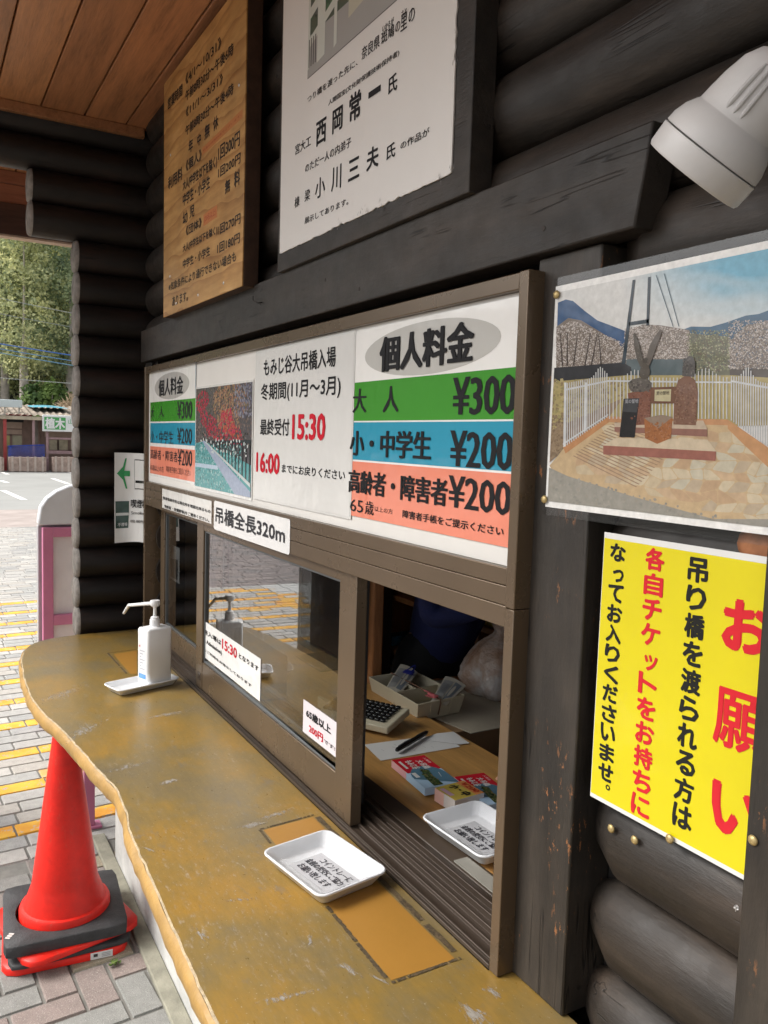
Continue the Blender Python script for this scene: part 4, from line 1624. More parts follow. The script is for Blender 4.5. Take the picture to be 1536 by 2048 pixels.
def scatter(n, x0, x1, y0, y1, size, cols, k, seed, keep=None):
    r_ = random.Random(seed)
    for i in range(n):
        x, q = r_.uniform(x0, x1), r_.uniform(y0, y1)
        if keep and not keep(x, q):
            continue
        s_ = size * r_.uniform(0.4, 1.2)
        b.col(r_.choice(cols))
        th = r_.random() * 6
        kk = k + r_.random() * 0.5
        b.poly([pp(x + s_ * math.cos(th + j * 1.2566) * r_.uniform(0.5, 1), q + s_ * math.sin(th + j * 1.2566) * r_.uniform(0.5, 1), kk) for j in range(5)])


ph([(225, 600), (300, 545), (380, 560), (480, 620), (580, 680), (655, 740), (660, 850), (225, 860)], (0.20, 0.165, 0.14), 1.6)
ph([(650, 640), (760, 585), (870, 590), (1050, 620), (1060, 800), (650, 800)], (0.22, 0.185, 0.16), 1.6)
ph([(1290, 700), (1400, 590), (1560, 560), (XR, 440), (XR, 880), (1290, 880)], (0.20, 0.17, 0.15), 1.6)
ph([(1040, 640), (1300, 660), (1300, 900), (1040, 900)], (0.15, 0.15, 0.10), 1.7)
ph([(1040, 850), (XR, 850), (XR, 965), (1040, 945)], (0.10, 0.085, 0.075), 1.65)
CH = [(0.50, 0.45, 0.41), (0.42, 0.36, 0.32), (0.60, 0.55, 0.52), (0.30, 0.25, 0.21), (0.18, 0.14, 0.11), (0.56, 0.50, 0.46)]
scatter(3300, 225, 660, 550, 850, 5.5, CH, 2, 1, lambda x, q: q > 560 + abs(x - 330) * 0.45 and q < 855)
scatter(2400, 650, 1050, 585, 800, 5.5, CH, 2, 2, lambda x, q: q > 585 + abs(x - 800) * 0.16)
scatter(900, 1040, 1300, 620, 880, 7, [(0.28, 0.30, 0.16), (0.20, 0.20, 0.12), (0.38, 0.36, 0.24), (0.10, 0.11, 0.09), (0.14, 0.10, 0.08)], 2, 3)
scatter(2250, 1290, 1600, 560, 860, 5.5, CH + [(0.08, 0.12, 0.18)], 2, 4)
scatter(300, 1560, 2300, 440, 860, 14, CH, 2, 5)
for (x0_, x1_, a_) in ((290, 330, -60), (330, 350, 10), (440, 450, 50), (500, 505, -30), (260, 262, -20), (400, 412, 40)):
    ph([(x0_, 840), (x0_ + 9, 840), (x1_ + a_ * 0.6 + 4, 640), (x1_ + a_ * 0.6, 640)], (0.06, 0.045, 0.04), 3)
ph([(205, 855), (640, 820), (690, 850), (690, 960), (205, 935)], (0.035, 0.035, 0.04), 3)
ph([(200, 940), (660, 900), (1320, 900), (XR, 930), (XR, 1200), (190, 1240)], (0.40, 0.33, 0.15), 3.2)
ph([(180, 1240), (640, 1040), (540, 1180), (270, 1360), (180, 1440)], (0.28, 0.20, 0.13), 3.3)
scatter(500, 180, 700, 930, 1180, 14, [(0.36, 0.30, 0.13), (0.44, 0.37, 0.19), (0.30, 0.26, 0.12), (0.26, 0.19, 0.11)], 3.5, 6, lambda x, q: q < 1350 - x * 0.5)
scatter(300, 180, 300, 1150, 1420, 12, [(0.20, 0.14, 0.09), (0.30, 0.22, 0.14), (0.25, 0.18, 0.11)], 3.5, 61)
# tower and cables
ph([(700, 310), (716, 308), (655, 830), (632, 832)], (0.02, 0.035, 0.05), 4)
ph([(795, 292), (812, 290), (800, 590), (785, 592)], (0.02, 0.035, 0.05), 4)
ph([(676, 572), (800, 552), (800, 576), (676, 594)], (0.02, 0.035, 0.05), 4)
for (xa, ya_, xb, yb2) in ((843, 280, 950, 600), (893, 270, 985, 598)):
    ph([(xa, ya_), (xa + 5, ya_), (xb + 4, yb2), (xb, yb2)], (0.09, 0.13, 0.17), 4)
# flagstones
ph([(180, 1460), (280, 1345), (545, 1165), (1250, 1180), (1440, 1300), (1560, 1420), (XR, 1500), (XR, 1900), (1200, 1830), (700, 1690), (250, 1560)], (0.52, 0.38, 0.22), 4.2)
r_ = random.Random(8)
FL = [(0.52, 0.42, 0.28), (0.48, 0.33, 0.20), (0.56, 0.47, 0.33), (0.46, 0.37, 0.26), (0.53, 0.38, 0.24), (0.51, 0.46, 0.35)]
def fl(i, j):
    rq = random.Random(i * 131 + j * 17)
    return (330 + i * 88 + (j % 2) * 40 + rq.uniform(-26, 26), 1200 + j * 62 + i * 5 + rq.uniform(-18, 18))


for i in range(19):
    for j in range(10):
        qd = [fl(i, j), fl(i + 1, j), fl(i + 1, j + 1), fl(i, j + 1)]
        cx = sum(p_[0] for p_ in qd) / 4
        cy = sum(p_[1] for p_ in qd) / 4
        if cy > 1475 + max(0, cx - 260) * 0.265 or cy < 1215 or cx < 560 - (cy - 1190) * 1.05 + 40 or cx > 1290 + (cy - 1190) * 0.9:
            continue
        b.col(r_.choice(FL))
        m_ = []
        for k_ in range(4):
            p_, n_ = qd[k_], qd[(k_ + 1) % 4]
            for t_ in (0.12, 0.88):
                m_.append((cx + (p_[0] + (n_[0] - p_[0]) * t_ - cx) * 0.94, cy + (p_[1] + (n_[1] - p_[1]) * t_ - cy) * 0.94))
        b.poly([pp(x_, y_, 4.6 + 0.2 * r_.random()) for x_, y_ in m_])
ph([(268, 1340), (545, 1160), (555, 1190), (285, 1385)], (0.48, 0.24, 0.11), 5)
ph([(545, 1155), (1290, 1175), (1290, 1210), (550, 1190)], (0.50, 0.26, 0.13), 5)
ph([(1290, 1175), (1400, 1250), (1560, 1360), (XR, 1760), (1540, 1470), (1380, 1320), (1290, 1230)], (0.50, 0.27, 0.13), 5)
for i in range(17):      # bands of shade of the rails on the flags, as printed in the photograph
    xs, ys = 330 + i * 16, 1400 - i * 13
    ph([(xs, ys), (xs + 8, ys - 4), (xs + 400, ys + 190 - i * 4), (xs + 392, ys + 194 - i * 4)], (0.33, 0.23, 0.15), 5.2)
ph([(165, 1470), (300, 1525), (700, 1650), (1200, 1790), (XR, 1830), (XR, 1960), (155, 1690)], (0.30, 0.285, 0.245), 5.4)
# railings
RW = (0.58, 0.585, 0.58)


def rail(x, t, bo, w_=7):
    ph([(x, bo), (x + w_, bo), (x + w_ + 1, t), (x + 1, t)], RW, 6)


for i in range(20):
    x = 280 + i * 13.6
    bow = 60 * math.exp(-((x - 497) / 34) ** 2)
    rail(x, 950 - i * 2.6 - bow, 1342 - i * 9.4, 6)
for i in range(34):
    x = 556 + i * 22
    rail(x, 915 - 50 * math.exp(-((x - 715) / 60) ** 2) - 60 * math.exp(-((x - 1150) / 70) ** 2), 1170, 6)
for i in range(40):
    x = 1310 + i * 15
    rail(x, 905 + i * 3 - 75 * math.exp(-((x - 1410) / 38) ** 2), 1180 + i * 11, 7)
ph([(280, 985), (550, 930), (550, 940), (280, 997)], RW, 6.2)
ph([(550, 930), (1310, 940), (1310, 950), (550, 940)], RW, 6.2)
ph([(1310, 930), (XR, 1040), (XR, 1054), (1310, 942)], RW, 6.2)
ph([(270, 1320), (550, 1140), (550, 1148), (270, 1332)], RW, 6.2)
for x0_ in (272, 398):
    ph([(x0_, 1345 - (x0_ - 272) * 0.75), (x0_ + 16, 1338 - (x0_ - 272) * 0.75), (x0_ + 20, 945), (x0_ + 6, 945)], (0.62, 0.63, 0.63), 6.4)
# stones
ph([(520, 1335), (600, 1290), (1160, 1300), (1220, 1370), (1215, 1430), (520, 1390)], (0.30, 0.12, 0.09), 7)
ph([(520, 1335), (600, 1288), (1165, 1298), (1222, 1372)], (0.56, 0.46, 0.33), 7.2)
ph([(590, 1215), (1165, 1225), (1165, 1280), (590, 1250)], (0.26, 0.13, 0.10), 7)
ph([(590, 1195), (1140, 1180), (1165, 1235), (590, 1220)], (0.50, 0.40, 0.30), 7.1)
ph([(672, 1010), (815, 990), (812, 1205), (700, 1210)], (0.20, 0.085, 0.055), 7.4)
ph([(960, 1010), (985, 930), (1040, 895), (1090, 930), (1108, 1010), (1095, 1210), (955, 1205)], (0.20, 0.105, 0.07), 7.4)
ph([(815, 975), (975, 970), (970, 1075), (815, 1075)], (0.16, 0.08, 0.05), 7.5)
ph([(840, 990), (942, 986), (938, 1062), (838, 1060)], (0.50, 0.45, 0.28), 7.7)
ph([(648, 1045), (745, 1042), (715, 1285), (620, 1282)], (0.022, 0.02, 0.022), 7.9)
ph([(648, 1045), (745, 1042), (728, 1130), (638, 1125)], (0.055, 0.055, 0.06), 8.0)
ph([(775, 1165), (880, 1145), (950, 1170), (940, 1290), (855, 1325), (780, 1290)], (0.33, 0.13, 0.05), 8)
ph([(775, 1165), (880, 1145), (952, 1158), (860, 1230)], (0.27, 0.20, 0.15), 8.2)
# winged figures on the stones
ph([(678, 945), (700, 925), (745, 915), (800, 925), (822, 950), (815, 985), (770, 1003), (700, 1003), (680, 980)], (0.12, 0.105, 0.09), 7.8)
ph([(745, 905), (750, 860), (770, 820), (800, 830), (812, 880), (800, 920), (760, 925)], (0.09, 0.075, 0.06), 7.9)
ph([(752, 850), (728, 800), (712, 720), (706, 645), (716, 640), (738, 690), (760, 770), (775, 825)], (0.10, 0.085, 0.07), 8)
ph([(785, 830), (790, 780), (808, 720), (840, 660), (872, 618), (884, 622), (878, 655), (852, 720), (828, 790), (808, 840)], (0.12, 0.10, 0.085), 8)
ph([(768, 822), (775, 795), (790, 790), (800, 800), (792, 825)], (0.07, 0.06, 0.05), 8.2)
scatter(60, 684, 815, 930, 1000, 10, [(0.17, 0.15, 0.13), (0.07, 0.06, 0.055), (0.12, 0.10, 0.09)], 8.1, 41)
scatter(70, 715, 870, 660, 900, 6, [(0.15, 0.13, 0.11), (0.06, 0.05, 0.045)], 8.3, 42, lambda x, q: abs(x - (790 - (q - 830) * 0.42)) < 12 or abs(x - (755 + (q - 830) * 0.22)) < 12)
ph([(1010, 905), (1012, 850), (1030, 800), (1052, 780), (1078, 785), (1090, 815), (1092, 870), (1085, 910)], (0.085, 0.075, 0.07), 7.8)
scatter(50, 1015, 1088, 790, 905, 8, [(0.13, 0.115, 0.105), (0.055, 0.05, 0.045)], 8, 43)
scatter(200, 690, 812, 1005, 1200, 9, [(0.24, 0.11, 0.075), (0.15, 0.06, 0.04), (0.20, 0.095, 0.07)], 7.42, 44)
scatter(220, 965, 1098, 940, 1200, 9, [(0.26, 0.15, 0.10), (0.15, 0.075, 0.05), (0.20, 0.11, 0.08)], 7.6, 45, lambda x, q: q > 930 + abs(x - 1035) * 0.9)
scatter(140, 790, 940, 1180, 1300, 8, [(0.40, 0.18, 0.08), (0.26, 0.10, 0.04), (0.33, 0.16, 0.09)], 8.3, 46, lambda x, q: abs(x - 862) < 80 and q > 1195 and q < 1310 - abs(x - 860) * 0.3)
scatter(700, 200, 1560, 1480, 1900, 12, [(0.33, 0.31, 0.265), (0.26, 0.25, 0.22), (0.30, 0.275, 0.23)], 5.7, 47, lambda x, q: q > 1500 + max(0, x - 200) * 0.265)
b.done('print', PHOTO, root, weld=False)
fy = y + 0.0002
b = B()
for (xa, xb, za, zb2) in ((X0 - 0.006, X0 - 0.0003, Zb - 0.012, Zt + 0.012), (X0 - 0.0003, X1, Zb - 0.012, Zb - 0.0003), (X0 - 0.0003, X1, Zt + 0.0003, Zt + 0.012)):
    b.box(xa, xb, fy, fy + 0.0005, za, zb2)
b.done('laminate_margin', FILM, root)
b = B()
P = wallP(ya - 0.0002 * 9)
put(b, '鷲の聖地', P, bx(ya, Z8, (658, 1050), (738, 1072)), 0.0, (0.4, 0.4, 0.42))
put(b, '愛の聖地', P, bx(ya, Z8, (852, 1000), (930, 1020)), 0.0, (0.06, 0.05, 0.04))
b.done('lettering', INK, root, weld=False)

W4 = Zm(1040, 1020, 2.696)
y = 0.0395
root = thing('yellow_poster', 'bright yellow laminated request notice with red and black vertical lettering', 'poster', (-0.69, y, -0.5))
a0 = at(*W4(456, 118), 1, y)
a1 = at(*W4(395, 1550), 1, y)
X0, Zt, Zb = a0.x, a0.z, a1.z
X1 = X0 + 0.285
b = B()
sheet(b, y, X0, X1, Zb, Zt, (0.74, 0.74, 0.72))
rect(b, y - 0.0003, X0 + 0.001, X1 - 0.006, Zb + 0.006, Zt - 0.008, (0.70, 0.60, 0.010))
b.done('card', PRINT, root)


def vtext(b, s, x0, x1, zt, zb, bold, col, P, small='っッ、。'):
    n_ = len(s)
    h = (zt - zb) / n_
    for i, ch in enumerate(s):
        c_z1 = zt - i * h - h * 0.05
        c_z0 = zt - (i + 1) * h + h * 0.05
        a_, d_ = x0, x1
        vs, fs, asp = glyphs(ch, bold)
        if ch == '。':
            a_, d_, c_z0 = x0 + (x1 - x0) * 0.55, x0 + (x1 - x0) * 0.85, c_z1 - h * 0.3
        elif ch in 'っッ':
            a_, d_ = x0 + (x1 - x0) * 0.25, x1 - (x1 - x0) * 0.05
            c_z1 -= h * 0.25
        elif asp < 0.62:
            m_ = (x1 - x0) * 0.14
            a_, d_ = x0 + m_, x1 - m_
        put(b, ch, P, (a_, d_, c_z0, c_z1), bold, col)


P = wallP(y - 0.0007)


def colbox(tlx, tly, wpx, blx, bly):
    t_ = at(*W4(tlx, tly), 1, y)
    t2 = at(*W4(tlx + wpx, tly), 1, y)
    bo_ = at(*W4(blx, bly), 1, y)
    return t_.x, t2.x, t_.z, bo_.z


b = B()
BK = (0.02, 0.02, 0.018)
x0_, x1_, zt, zb = colbox(492, 168, 84, 425, 1555)
vtext(b, 'なってお入りくださいませ。', x0_, x1_, zt, zb, 0.045, BK, P)
b.done('black_lettering', INK, root, weld=False)
b = B()
x0_, x1_, zt, zb = colbox(912, 240, 112, 822, 1700)
vtext(b, '吊り橋を渡られる方は', x0_, x1_, zt, zb, 0.04, BK, P)
b.done('black_lettering', INK, root, weld=False)
b = B()
RR = (0.62, 0.025, 0.035)
x0_, x1_, zt, zb = colbox(682, 190, 106, 612, 1640)
vtext(b, '各自チケットをお持ちに', x0_, x1_, zt, zb, 0.042, RR, P)
b.done('red_lettering', INK, root, weld=False)
for ch, (lx, t_, bo_, rx) in (('お', (1102, 462, 745, 1385)), ('願', (1060, 938, 1260, 1350)), ('い', (1040, 1440, 1715, 1322))):
    a_ = at(*W4(lx, t_), 1, y)
    d_ = at(*W4(lx, bo_), 1, y)
    line(root, ch, P, (a_.x, at(*W4(rx, t_), 1, y).x, d_.z, a_.z), 0.022 if ch == '願' else 0.05, RR, name='red_lettering')

# tacks and a screw
W5 = Zm(960, 1600, 2.667)
first = None
tk = [((226 / 3.097 + 1040, 400 / 3.097 + 460), 0.0245, 'brass thumbtack at the upper corner of the monument photo'),
      ((150 / 3.097 + 1040, 1668 / 3.097 + 460), 0.0245, 'brass thumbtack at the lower corner of the monument photo'),
      (W5(700, 152), 0.0415, 'brass thumbtack in bare log under the yellow notice, nearest the chipped trim'),
      (W5(825, 213), 0.0415, 'brass thumbtack in bare log, between another bare tack and the yellow notice'),
      (W5(1012, 207), 0.036, 'brass thumbtack on the lower edge of the yellow notice'),
      (W5(1456, 215), 0.0165, 'dull brown thumbtack on the batten edge beside the yellow notice')]
for (u, v), yy, lb in tk:
    p = at(u, v, 1, yy)
    if first is None:
        b = B()
        b.lathe([(0, -0.0035), (0.0026, -0.0033), (0.0050, -0.002), (0.0061, -0.0004), (0.0058, 0.0004), (0.001, 0.0006), (0.0008, 0.006), (0, 0.0065)], p, (0, 1, 0), 18)
        first = b.done('thumbtack', BRASS, label=lb, cat='thumbtack', group='brass thumbtacks on the wall', sharp=60)
        fp = p.copy()
        floc = first.location.copy()
    else:
        dup(first, floc + (p - fp), lb)
p = at(*W5(1371, 579), 1, 0.046)
b = B()
b.lathe([(0, -0.002), (0.0035, -0.0016), (0.0048, 0), (0.0048, 0.001), (0.0015, 0.0015), (0.001, 0.01)], p, (0, 1, 0), 16)
b.box(p.x - 0.003, p.x + 0.003, p.y - 0.0024, p.y - 0.0018, p.z - 0.0005, p.z + 0.0005)
b.box(p.x - 0.0005, p.x + 0.0005, p.y - 0.0025, p.y - 0.0018, p.z - 0.003, p.z + 0.003)
b.done('screw', STEEL, label='shiny steel screw driven into the log beside the batten', cat='screw')

# ------------------------------------------------------------------ flood lamp
lc = at(1404, 328, 1, -0.125)                     # centre of the rim
rgt_ = Vector((EX[0], EY[0], EZ[0]))
dwn_ = Vector((EX[1], EY[1], EZ[1]))
fwd_ = Vector((EX[2], EY[2], EZ[2]))
vdir = (lc - CAM).normalized()
axis = rgt_ * 0.63 - dwn_ * 0.775
axis = (axis - vdir * axis.dot(vdir)).normalized()
axis = (axis - vdir * 0.04).normalized()
lamp = thing('flood_lamp', 'white plastic floodlight holder tilted down, fixed on the dark wall above the posters', 'lamp', lc)
dpt = (lc - CAM).dot(fwd_)
PXM = dpt / FPX                                   # metres a pixel covers there
RR_ = 112 * PXM
b = B()
hgt = 44 * PXM
b.lathe([(RR_ * 0.80, -hgt * 0.35), (RR_ * 0.90, -hgt * 0.62), (RR_ * 0.95, -hgt * 0.60), (RR_ * 0.985, -hgt * 0.45), (RR_, hgt * 0.50), (RR_ * 0.97, hgt * 0.53), (RR_ * 0.9, hgt * 0.53)], lc, axis, 48)
b.done('rim', LAMPW, lamp, sharp=50)
b = B()
b.lathe([(RR_ * 0.965, hgt * 0.57), (RR_ * 0.985, hgt * 0.60), (RR_ * 0.97, hgt * 1.0), (RR_ * 0.90, hgt * 1.5), (RR_ * 0.79, hgt * 1.92), (RR_ * 0.765, hgt * 1.98), (RR_ * 0.755, hgt * 2.03),
         (RR_ * 0.735, hgt * 2.5), (RR_ * 0.69, hgt * 3.3), (RR_ * 0.60, hgt * 4.2), (RR_ * 0.45, hgt * 4.8), (RR_ * 0.25, hgt * 5.05), (0, hgt * 5.1)], lc, axis, 48)
body = b.done('body', LAMPW, lamp, sharp=60)
b = B()
e1 = -fwd_ + axis * fwd_.dot(axis)
e1.normalize()
e2 = axis.cross(e1)
GROOVE = mat('grey_lamp_groove', (0.47, 0.455, 0.445), 0.5)
for a_ in (-0.42, -0.22, -0.02, 2.4, 2.6, 2.8):
    dr = e1 * math.cos(a_) + e2 * math.sin(a_)
    b = B()
    b.tube([lc + axis * hgt * h_ + dr * (RR_ * r_ + 0.0004) for h_, r_ in ((2.25, .725), (2.5, .735), (3.0, .708), (3.5, .667), (4.0, .616), (4.3, .575))], [0.001, .0024, .0024, .0024, .0024, .001], 8)
    b.done('rib', GROOVE, body)
b = B()
b.lathe([(0, -hgt * 0.1), (RR_ * 0.78, -hgt * 0.1), (RR_ * 0.80, -hgt * 0.35)], lc, axis, 40)
b.done('lens', mat('frosted_lamp_lens', (0.55, 0.55, 0.52), 0.2), lamp)
b = B()
top_ = lc + axis * hgt * 4.9
b.tube([top_, top_ + axis * 0.02 + Vector((0.01, 0.02, 0)), Vector((top_.x + 0.05, -0.02, top_.z + 0.02)), Vector((top_.x + 0.06, 0.04, top_.z + 0.02))], 0.012, 12)
b.lathe([(0, 0), (0.045, 0.0), (0.045, -0.012), (0.02, -0.02), (0, -0.02)], Vector((top_.x + 0.06, 0.046, top_.z + 0.02)), (0, 1, 0), 24)
b.done('bracket', LAMPW, lamp)

# ------------------------------------------------------------------ things on the counter
def foam_tray(name, c, ax_l, ln, wd, h, label, group=None, tilt=0.0, slope=0.012):
    """c: centre on the surface; ax_l: angle of the long axis"""
    root = thing(name, label, 'tray', c, group)
    ca, sa = math.cos(ax_l), math.sin(ax_l)
    c = Vector(c)

    def rr(l_, w_, z_, rad):
        P_ = []
        for (sx, sy, a0_) in ((1, 1, 0), (-1, 1, 90), (-1, -1, 180), (1, -1, 270)):
            for k_ in range(7):
                t_ = R(a0_ + k_ * 15)
                px_ = sx * (l_ / 2 - rad) + rad * math.cos(t_)
                py_ = sy * (w_ / 2 - rad) + rad * math.sin(t_)
                P_.append(c + Vector((px_ * ca - py_ * sa, px_ * sa + py_ * ca, z_ + tilt * px_)))
        return P_
    s2 = slope * 2
    b = B()
    b.loft([rr(ln - s2 * 1.3, wd - s2 * 1.3, 0.0, 0.012), rr(ln - s2 * 1.15, wd - s2 * 1.15, 0.002, 0.014), rr(ln - 0.006, wd - 0.006, h - 0.006, 0.020), rr(ln, wd, h - 0.004, 0.021), rr(ln, wd, h - 0.001, 0.021), rr(ln - 0.003, wd - 0.003, h, 0.020), rr(ln - 0.009, wd - 0.009, h - 0.001, 0.018),
            rr(ln - s2 * 1.0 - 0.006, wd - s2 * 1.0 - 0.006, 0.009, 0.016), rr(ln - s2 * 1.25 - 0.006, wd - s2 * 1.25 - 0.006, 0.0065, 0.014)], cap=True)
    b.done('dish', FOAMW, root, sharp=70)

    def P(a, d, lift=0):
        return c + Vector((a * ca - d * sa, a * sa + d * ca, 0.0072 + lift + tilt * a))
    return root, P, rr


CT = CZ + 0.0012
trs = [at(u, v, 2, CT + 0.028) for u, v in ((524, 1703), (648, 1653), (775, 1738), (650, 1807))]
cc = sum(trs, Vector()) / 4
cc.z = CT
ang = math.atan2(trs[2].y - trs[1].y, trs[2].x - trs[1].x)
tray, P, rr = foam_tray('coin_tray', cc, ang, 0.206, 0.160, 0.030, 'white foam coin tray in cling film on the ochre counter in front of the window', 'film-wrapped coin trays', slope=0.016)


def tray_text(root, P, rr):
    b = B((0.60, 0.61, 0.63))
    b.poly([P(-0.060, -0.042, 0), P(0.066, -0.042, 0), P(0.066, 0.036, 0), P(-0.060, 0.036, 0)])
    b.done('note', PRINT, root)
    T = lambda a, d, lift=0: P(a, d, lift + 0.0006)
    line(root, 'コイントレーに', T, (-0.036, 0.060, 0.012, 0.029), 0.012, (0.06, 0.06, 0.07))
    line(root, '金銭の授受にご協力', T, (-0.054, 0.060, -0.010, 0.008), 0.02, (0.06, 0.06, 0.07))
    line(root, 'お願い致します', T, (-0.048, 0.050, -0.033, -0.014), 0.02, (0.06, 0.06, 0.07))
    # cling film drawn over the dish, sagging and creased
    b = B()
    rs = []
    for l_, w_, z_, rad in ((0.208, 0.162, 0.0285, 0.022), (0.2, 0.154, 0.031, 0.021), (0.188, 0.142, 0.027, 0.019), (0.168, 0.12, 0.015, 0.017), (0.13, 0.085, 0.0110, 0.013), (0.06, 0.03, 0.0105, 0.006)):
        ring = rr(l_, w_, z_, rad)
        rs.append([p_ + Vector((0, 0, 0.0014 * noise.noise(p_ * 60))) for p_ in ring])
    b.loft(rs, cap=False)
    b.f([b.bm.verts.new(p_ + Vector((0, 0, 0.00005))) for p_ in rs[-1]])
    b.done('cling_film', CLING, root)


def cling():
    ma = glass_mat('cling_film', (0.97, 0.97, 0.975), 1.0)
    nt = ma.node_tree
    gl = [n_ for n_ in nt.nodes if n_.type == 'BSDF_GLOSSY'][0]
    gl.inputs['Roughness'].default_value = 0.08
    bp = N(nt, 'ShaderNodeBump')
    bp.inputs['Strength'].default_value = 0.7
    bp.inputs['Distance'].default_value = 0.0008
    nt.links.new(noise_n(nt, coords(nt, (1, 2.5, 1)), 55, 3), bp.inputs['Height'])
    nt.links.new(bp.outputs[0], gl.inputs['Normal'])
    return ma


CLING = cling()
tray_text(tray, P, rr)
DZ = -0.819
trs = [at(u, v, 2, DZ + 0.030) for u, v in ((853, 1636), (941, 1603))]
mid = (trs[0] + trs[1]) / 2
ang2 = math.atan2(at(985, 1726, 2, DZ + 0.03).y - trs[0].y, at(985, 1726, 2, DZ + 0.03).x - trs[0].x)
c2 = mid + Vector((math.cos(ang2), math.sin(ang2), 0)) * 0.104
c2.z = -0.8120
t2 = dup(tray, c2, 'white film-wrapped coin tray on the inner sill, partly behind the window frame', rotz=ang2 - ang)

# sanitiser on its shallow tray
tb = [at(x / 3.414 + 9, 900 + y_ / 3.414, 2, CT + 0.022) for x, y_ in ((705, 1560), (805, 1670), (1235, 1575), (1010, 1500))]
cb = sum(tb, Vector()) / 4
cb.z = CT
an3 = math.atan2(tb[2].y - tb[1].y, tb[2].x - tb[1].x)
st, P, rr = foam_tray('shallow_tray', cb, an3, (tb[2] - tb[1]).length * 1.0, 0.112, 0.023, 'shallow white plastic tray under the sanitiser bottle', slope=0.013)
bc = at(309, 1366, 2, CT + 0.008)
bc.z = CT + 0.0068
bt = thing('sanitiser_bottle', 'white square hand sanitiser pump bottle standing on a shallow tray', 'bottle', bc)
bw, bd_ = 0.092, 0.066
bh = 0.205
ab = an3 + R(2)


def brr(l_, w_, z_, rad):
    P_ = []
    for (sx, sy, a0_) in ((1, 1, 0), (-1, 1, 90), (-1, -1, 180), (1, -1, 270)):
        for k_ in range(6):
            t_ = R(a0_ + k_ * 18)
            px_ = sx * (l_ / 2 - rad) + rad * math.cos(t_)
            py_ = sy * (w_ / 2 - rad) + rad * math.sin(t_)
            P_.append(bc + Vector((px_ * math.cos(ab) - py_ * math.sin(ab), px_ * math.sin(ab) + py_ * math.cos(ab), z_)))
    return P_


zt_ = at(308, 1252, 1, bc.y).z - bc.z            # shoulder height
b = B()
b.loft([brr(bw - 0.008, bd_ - 0.008, 0, 0.008), brr(bw, bd_, 0.004, 0.010), brr(bw, bd_, zt_ - 0.006, 0.010), brr(bw - 0.004, bd_ - 0.004, zt_ - 0.001, 0.010), brr(bw - 0.016, bd_ - 0.016, zt_ + 0.001, 0.010), brr(0.034, 0.034, zt_ + 0.004, 0.0169)])
b.done('body', PLASTW, bt, sharp=60)
b = B()
zc_ = zt_ + 0.003
ph_ = at(305, 1197, 1, bc.y).z - bc.z             # top of the pump
b.lathe([(0.0165, zc_), (0.0165, zc_ + 0.022), (0.0140, zc_ + 0.024), (0.0138, zc_ + 0.030), (0.010, zc_ + 0.032), (0.0, zc_ + 0.032)], bc, n=28)
pump = b.done('pump', PLASTW, bt, sharp=50)
b = B()
b.lathe([(0.006, zc_ + 0.03), (0.005, ph_ - 0.028), (0.008, ph_ - 0.020), (0.0, ph_ - 0.019)], bc, n=20)
b.lathe([(0.0, ph_ - 0.020), (0.013, ph_ - 0.019), (0.0165, ph_ - 0.015), (0.0165, ph_ - 0.004), (0.015, ph_), (0.0, ph_ + 0.001)], bc, n=28)
b.done('pump_head', PLASTW, pump, sharp=50)
b = B()
q0 = at(300, 1206, 1, bc.y)
q1 = at(258, 1210, 1, bc.y - 0.03)
q2 = at(248, 1226, 1, bc.y - 0.03)
b.tube([bc + Vector((-0.010, 0, ph_ - 0.011)), q1 + Vector((0.01, 0, 0.001)), q1, (q1 + q2) / 2, q2], [0.0065, 0.0058, 0.0058, 0.0055, 0.005], 14)
b.done('nozzle', PLASTW, pump, sharp=50)
b = B((0.70, 0.71, 0.73))
ca, sa = math.cos(ab), math.sin(ab)


def lab(t_, z_, lift=0):                          # on the face towards the left
    px_, py_ = -bw / 2 - 0.0004 - lift, t_
    return bc + Vector((px_ * ca - py_ * sa, px_ * sa + py_ * ca, z_))


b.poly([lab(0.020, 0.02), lab(-0.020, 0.02), lab(-0.020, zt_ - 0.05), lab(0.020, zt_ - 0.05)])
b.col((0.12, 0.30, 0.66))
b.poly([lab(0.020, 0.026, .0003), lab(-0.020, 0.026, .0003), lab(-0.020, 0.042, .0003), lab(0.020, 0.042, .0003)])
b.col((0.5, 0.05, 0.05))
b.poly([lab(0.018, zt_ - 0.062, .0003), lab(0.012, zt_ - 0.062, .0003), lab(0.012, zt_ - 0.056, .0003), lab(0.018, zt_ - 0.056, .0003)])
for i in range(7):
    b.col((0.35, 0.36, 0.4))
    z_ = zt_ - 0.075 - i * 0.010
    b.poly([lab(0.016, z_, .0003), lab(-0.014 + 0.01 * (i % 3), z_, .0003), lab(-0.014 + 0.01 * (i % 3), z_ + 0.003, .0003), lab(0.016, z_ + 0.003, .0003)])
b.done('label_sticker', PRINT, bt)

# ------------------------------------------------------------------ traffic cones
MZ = -1.600
mc = [at(u, v, 2, MZ) for u, v in ((-3, 1892), (252, 1838), (237, 1737), (20, 1772))]
cen = sum(mc, Vector()) / 4
cone_xy = Vector((cen.x + 0.01, cen.y - 0.005, 0))


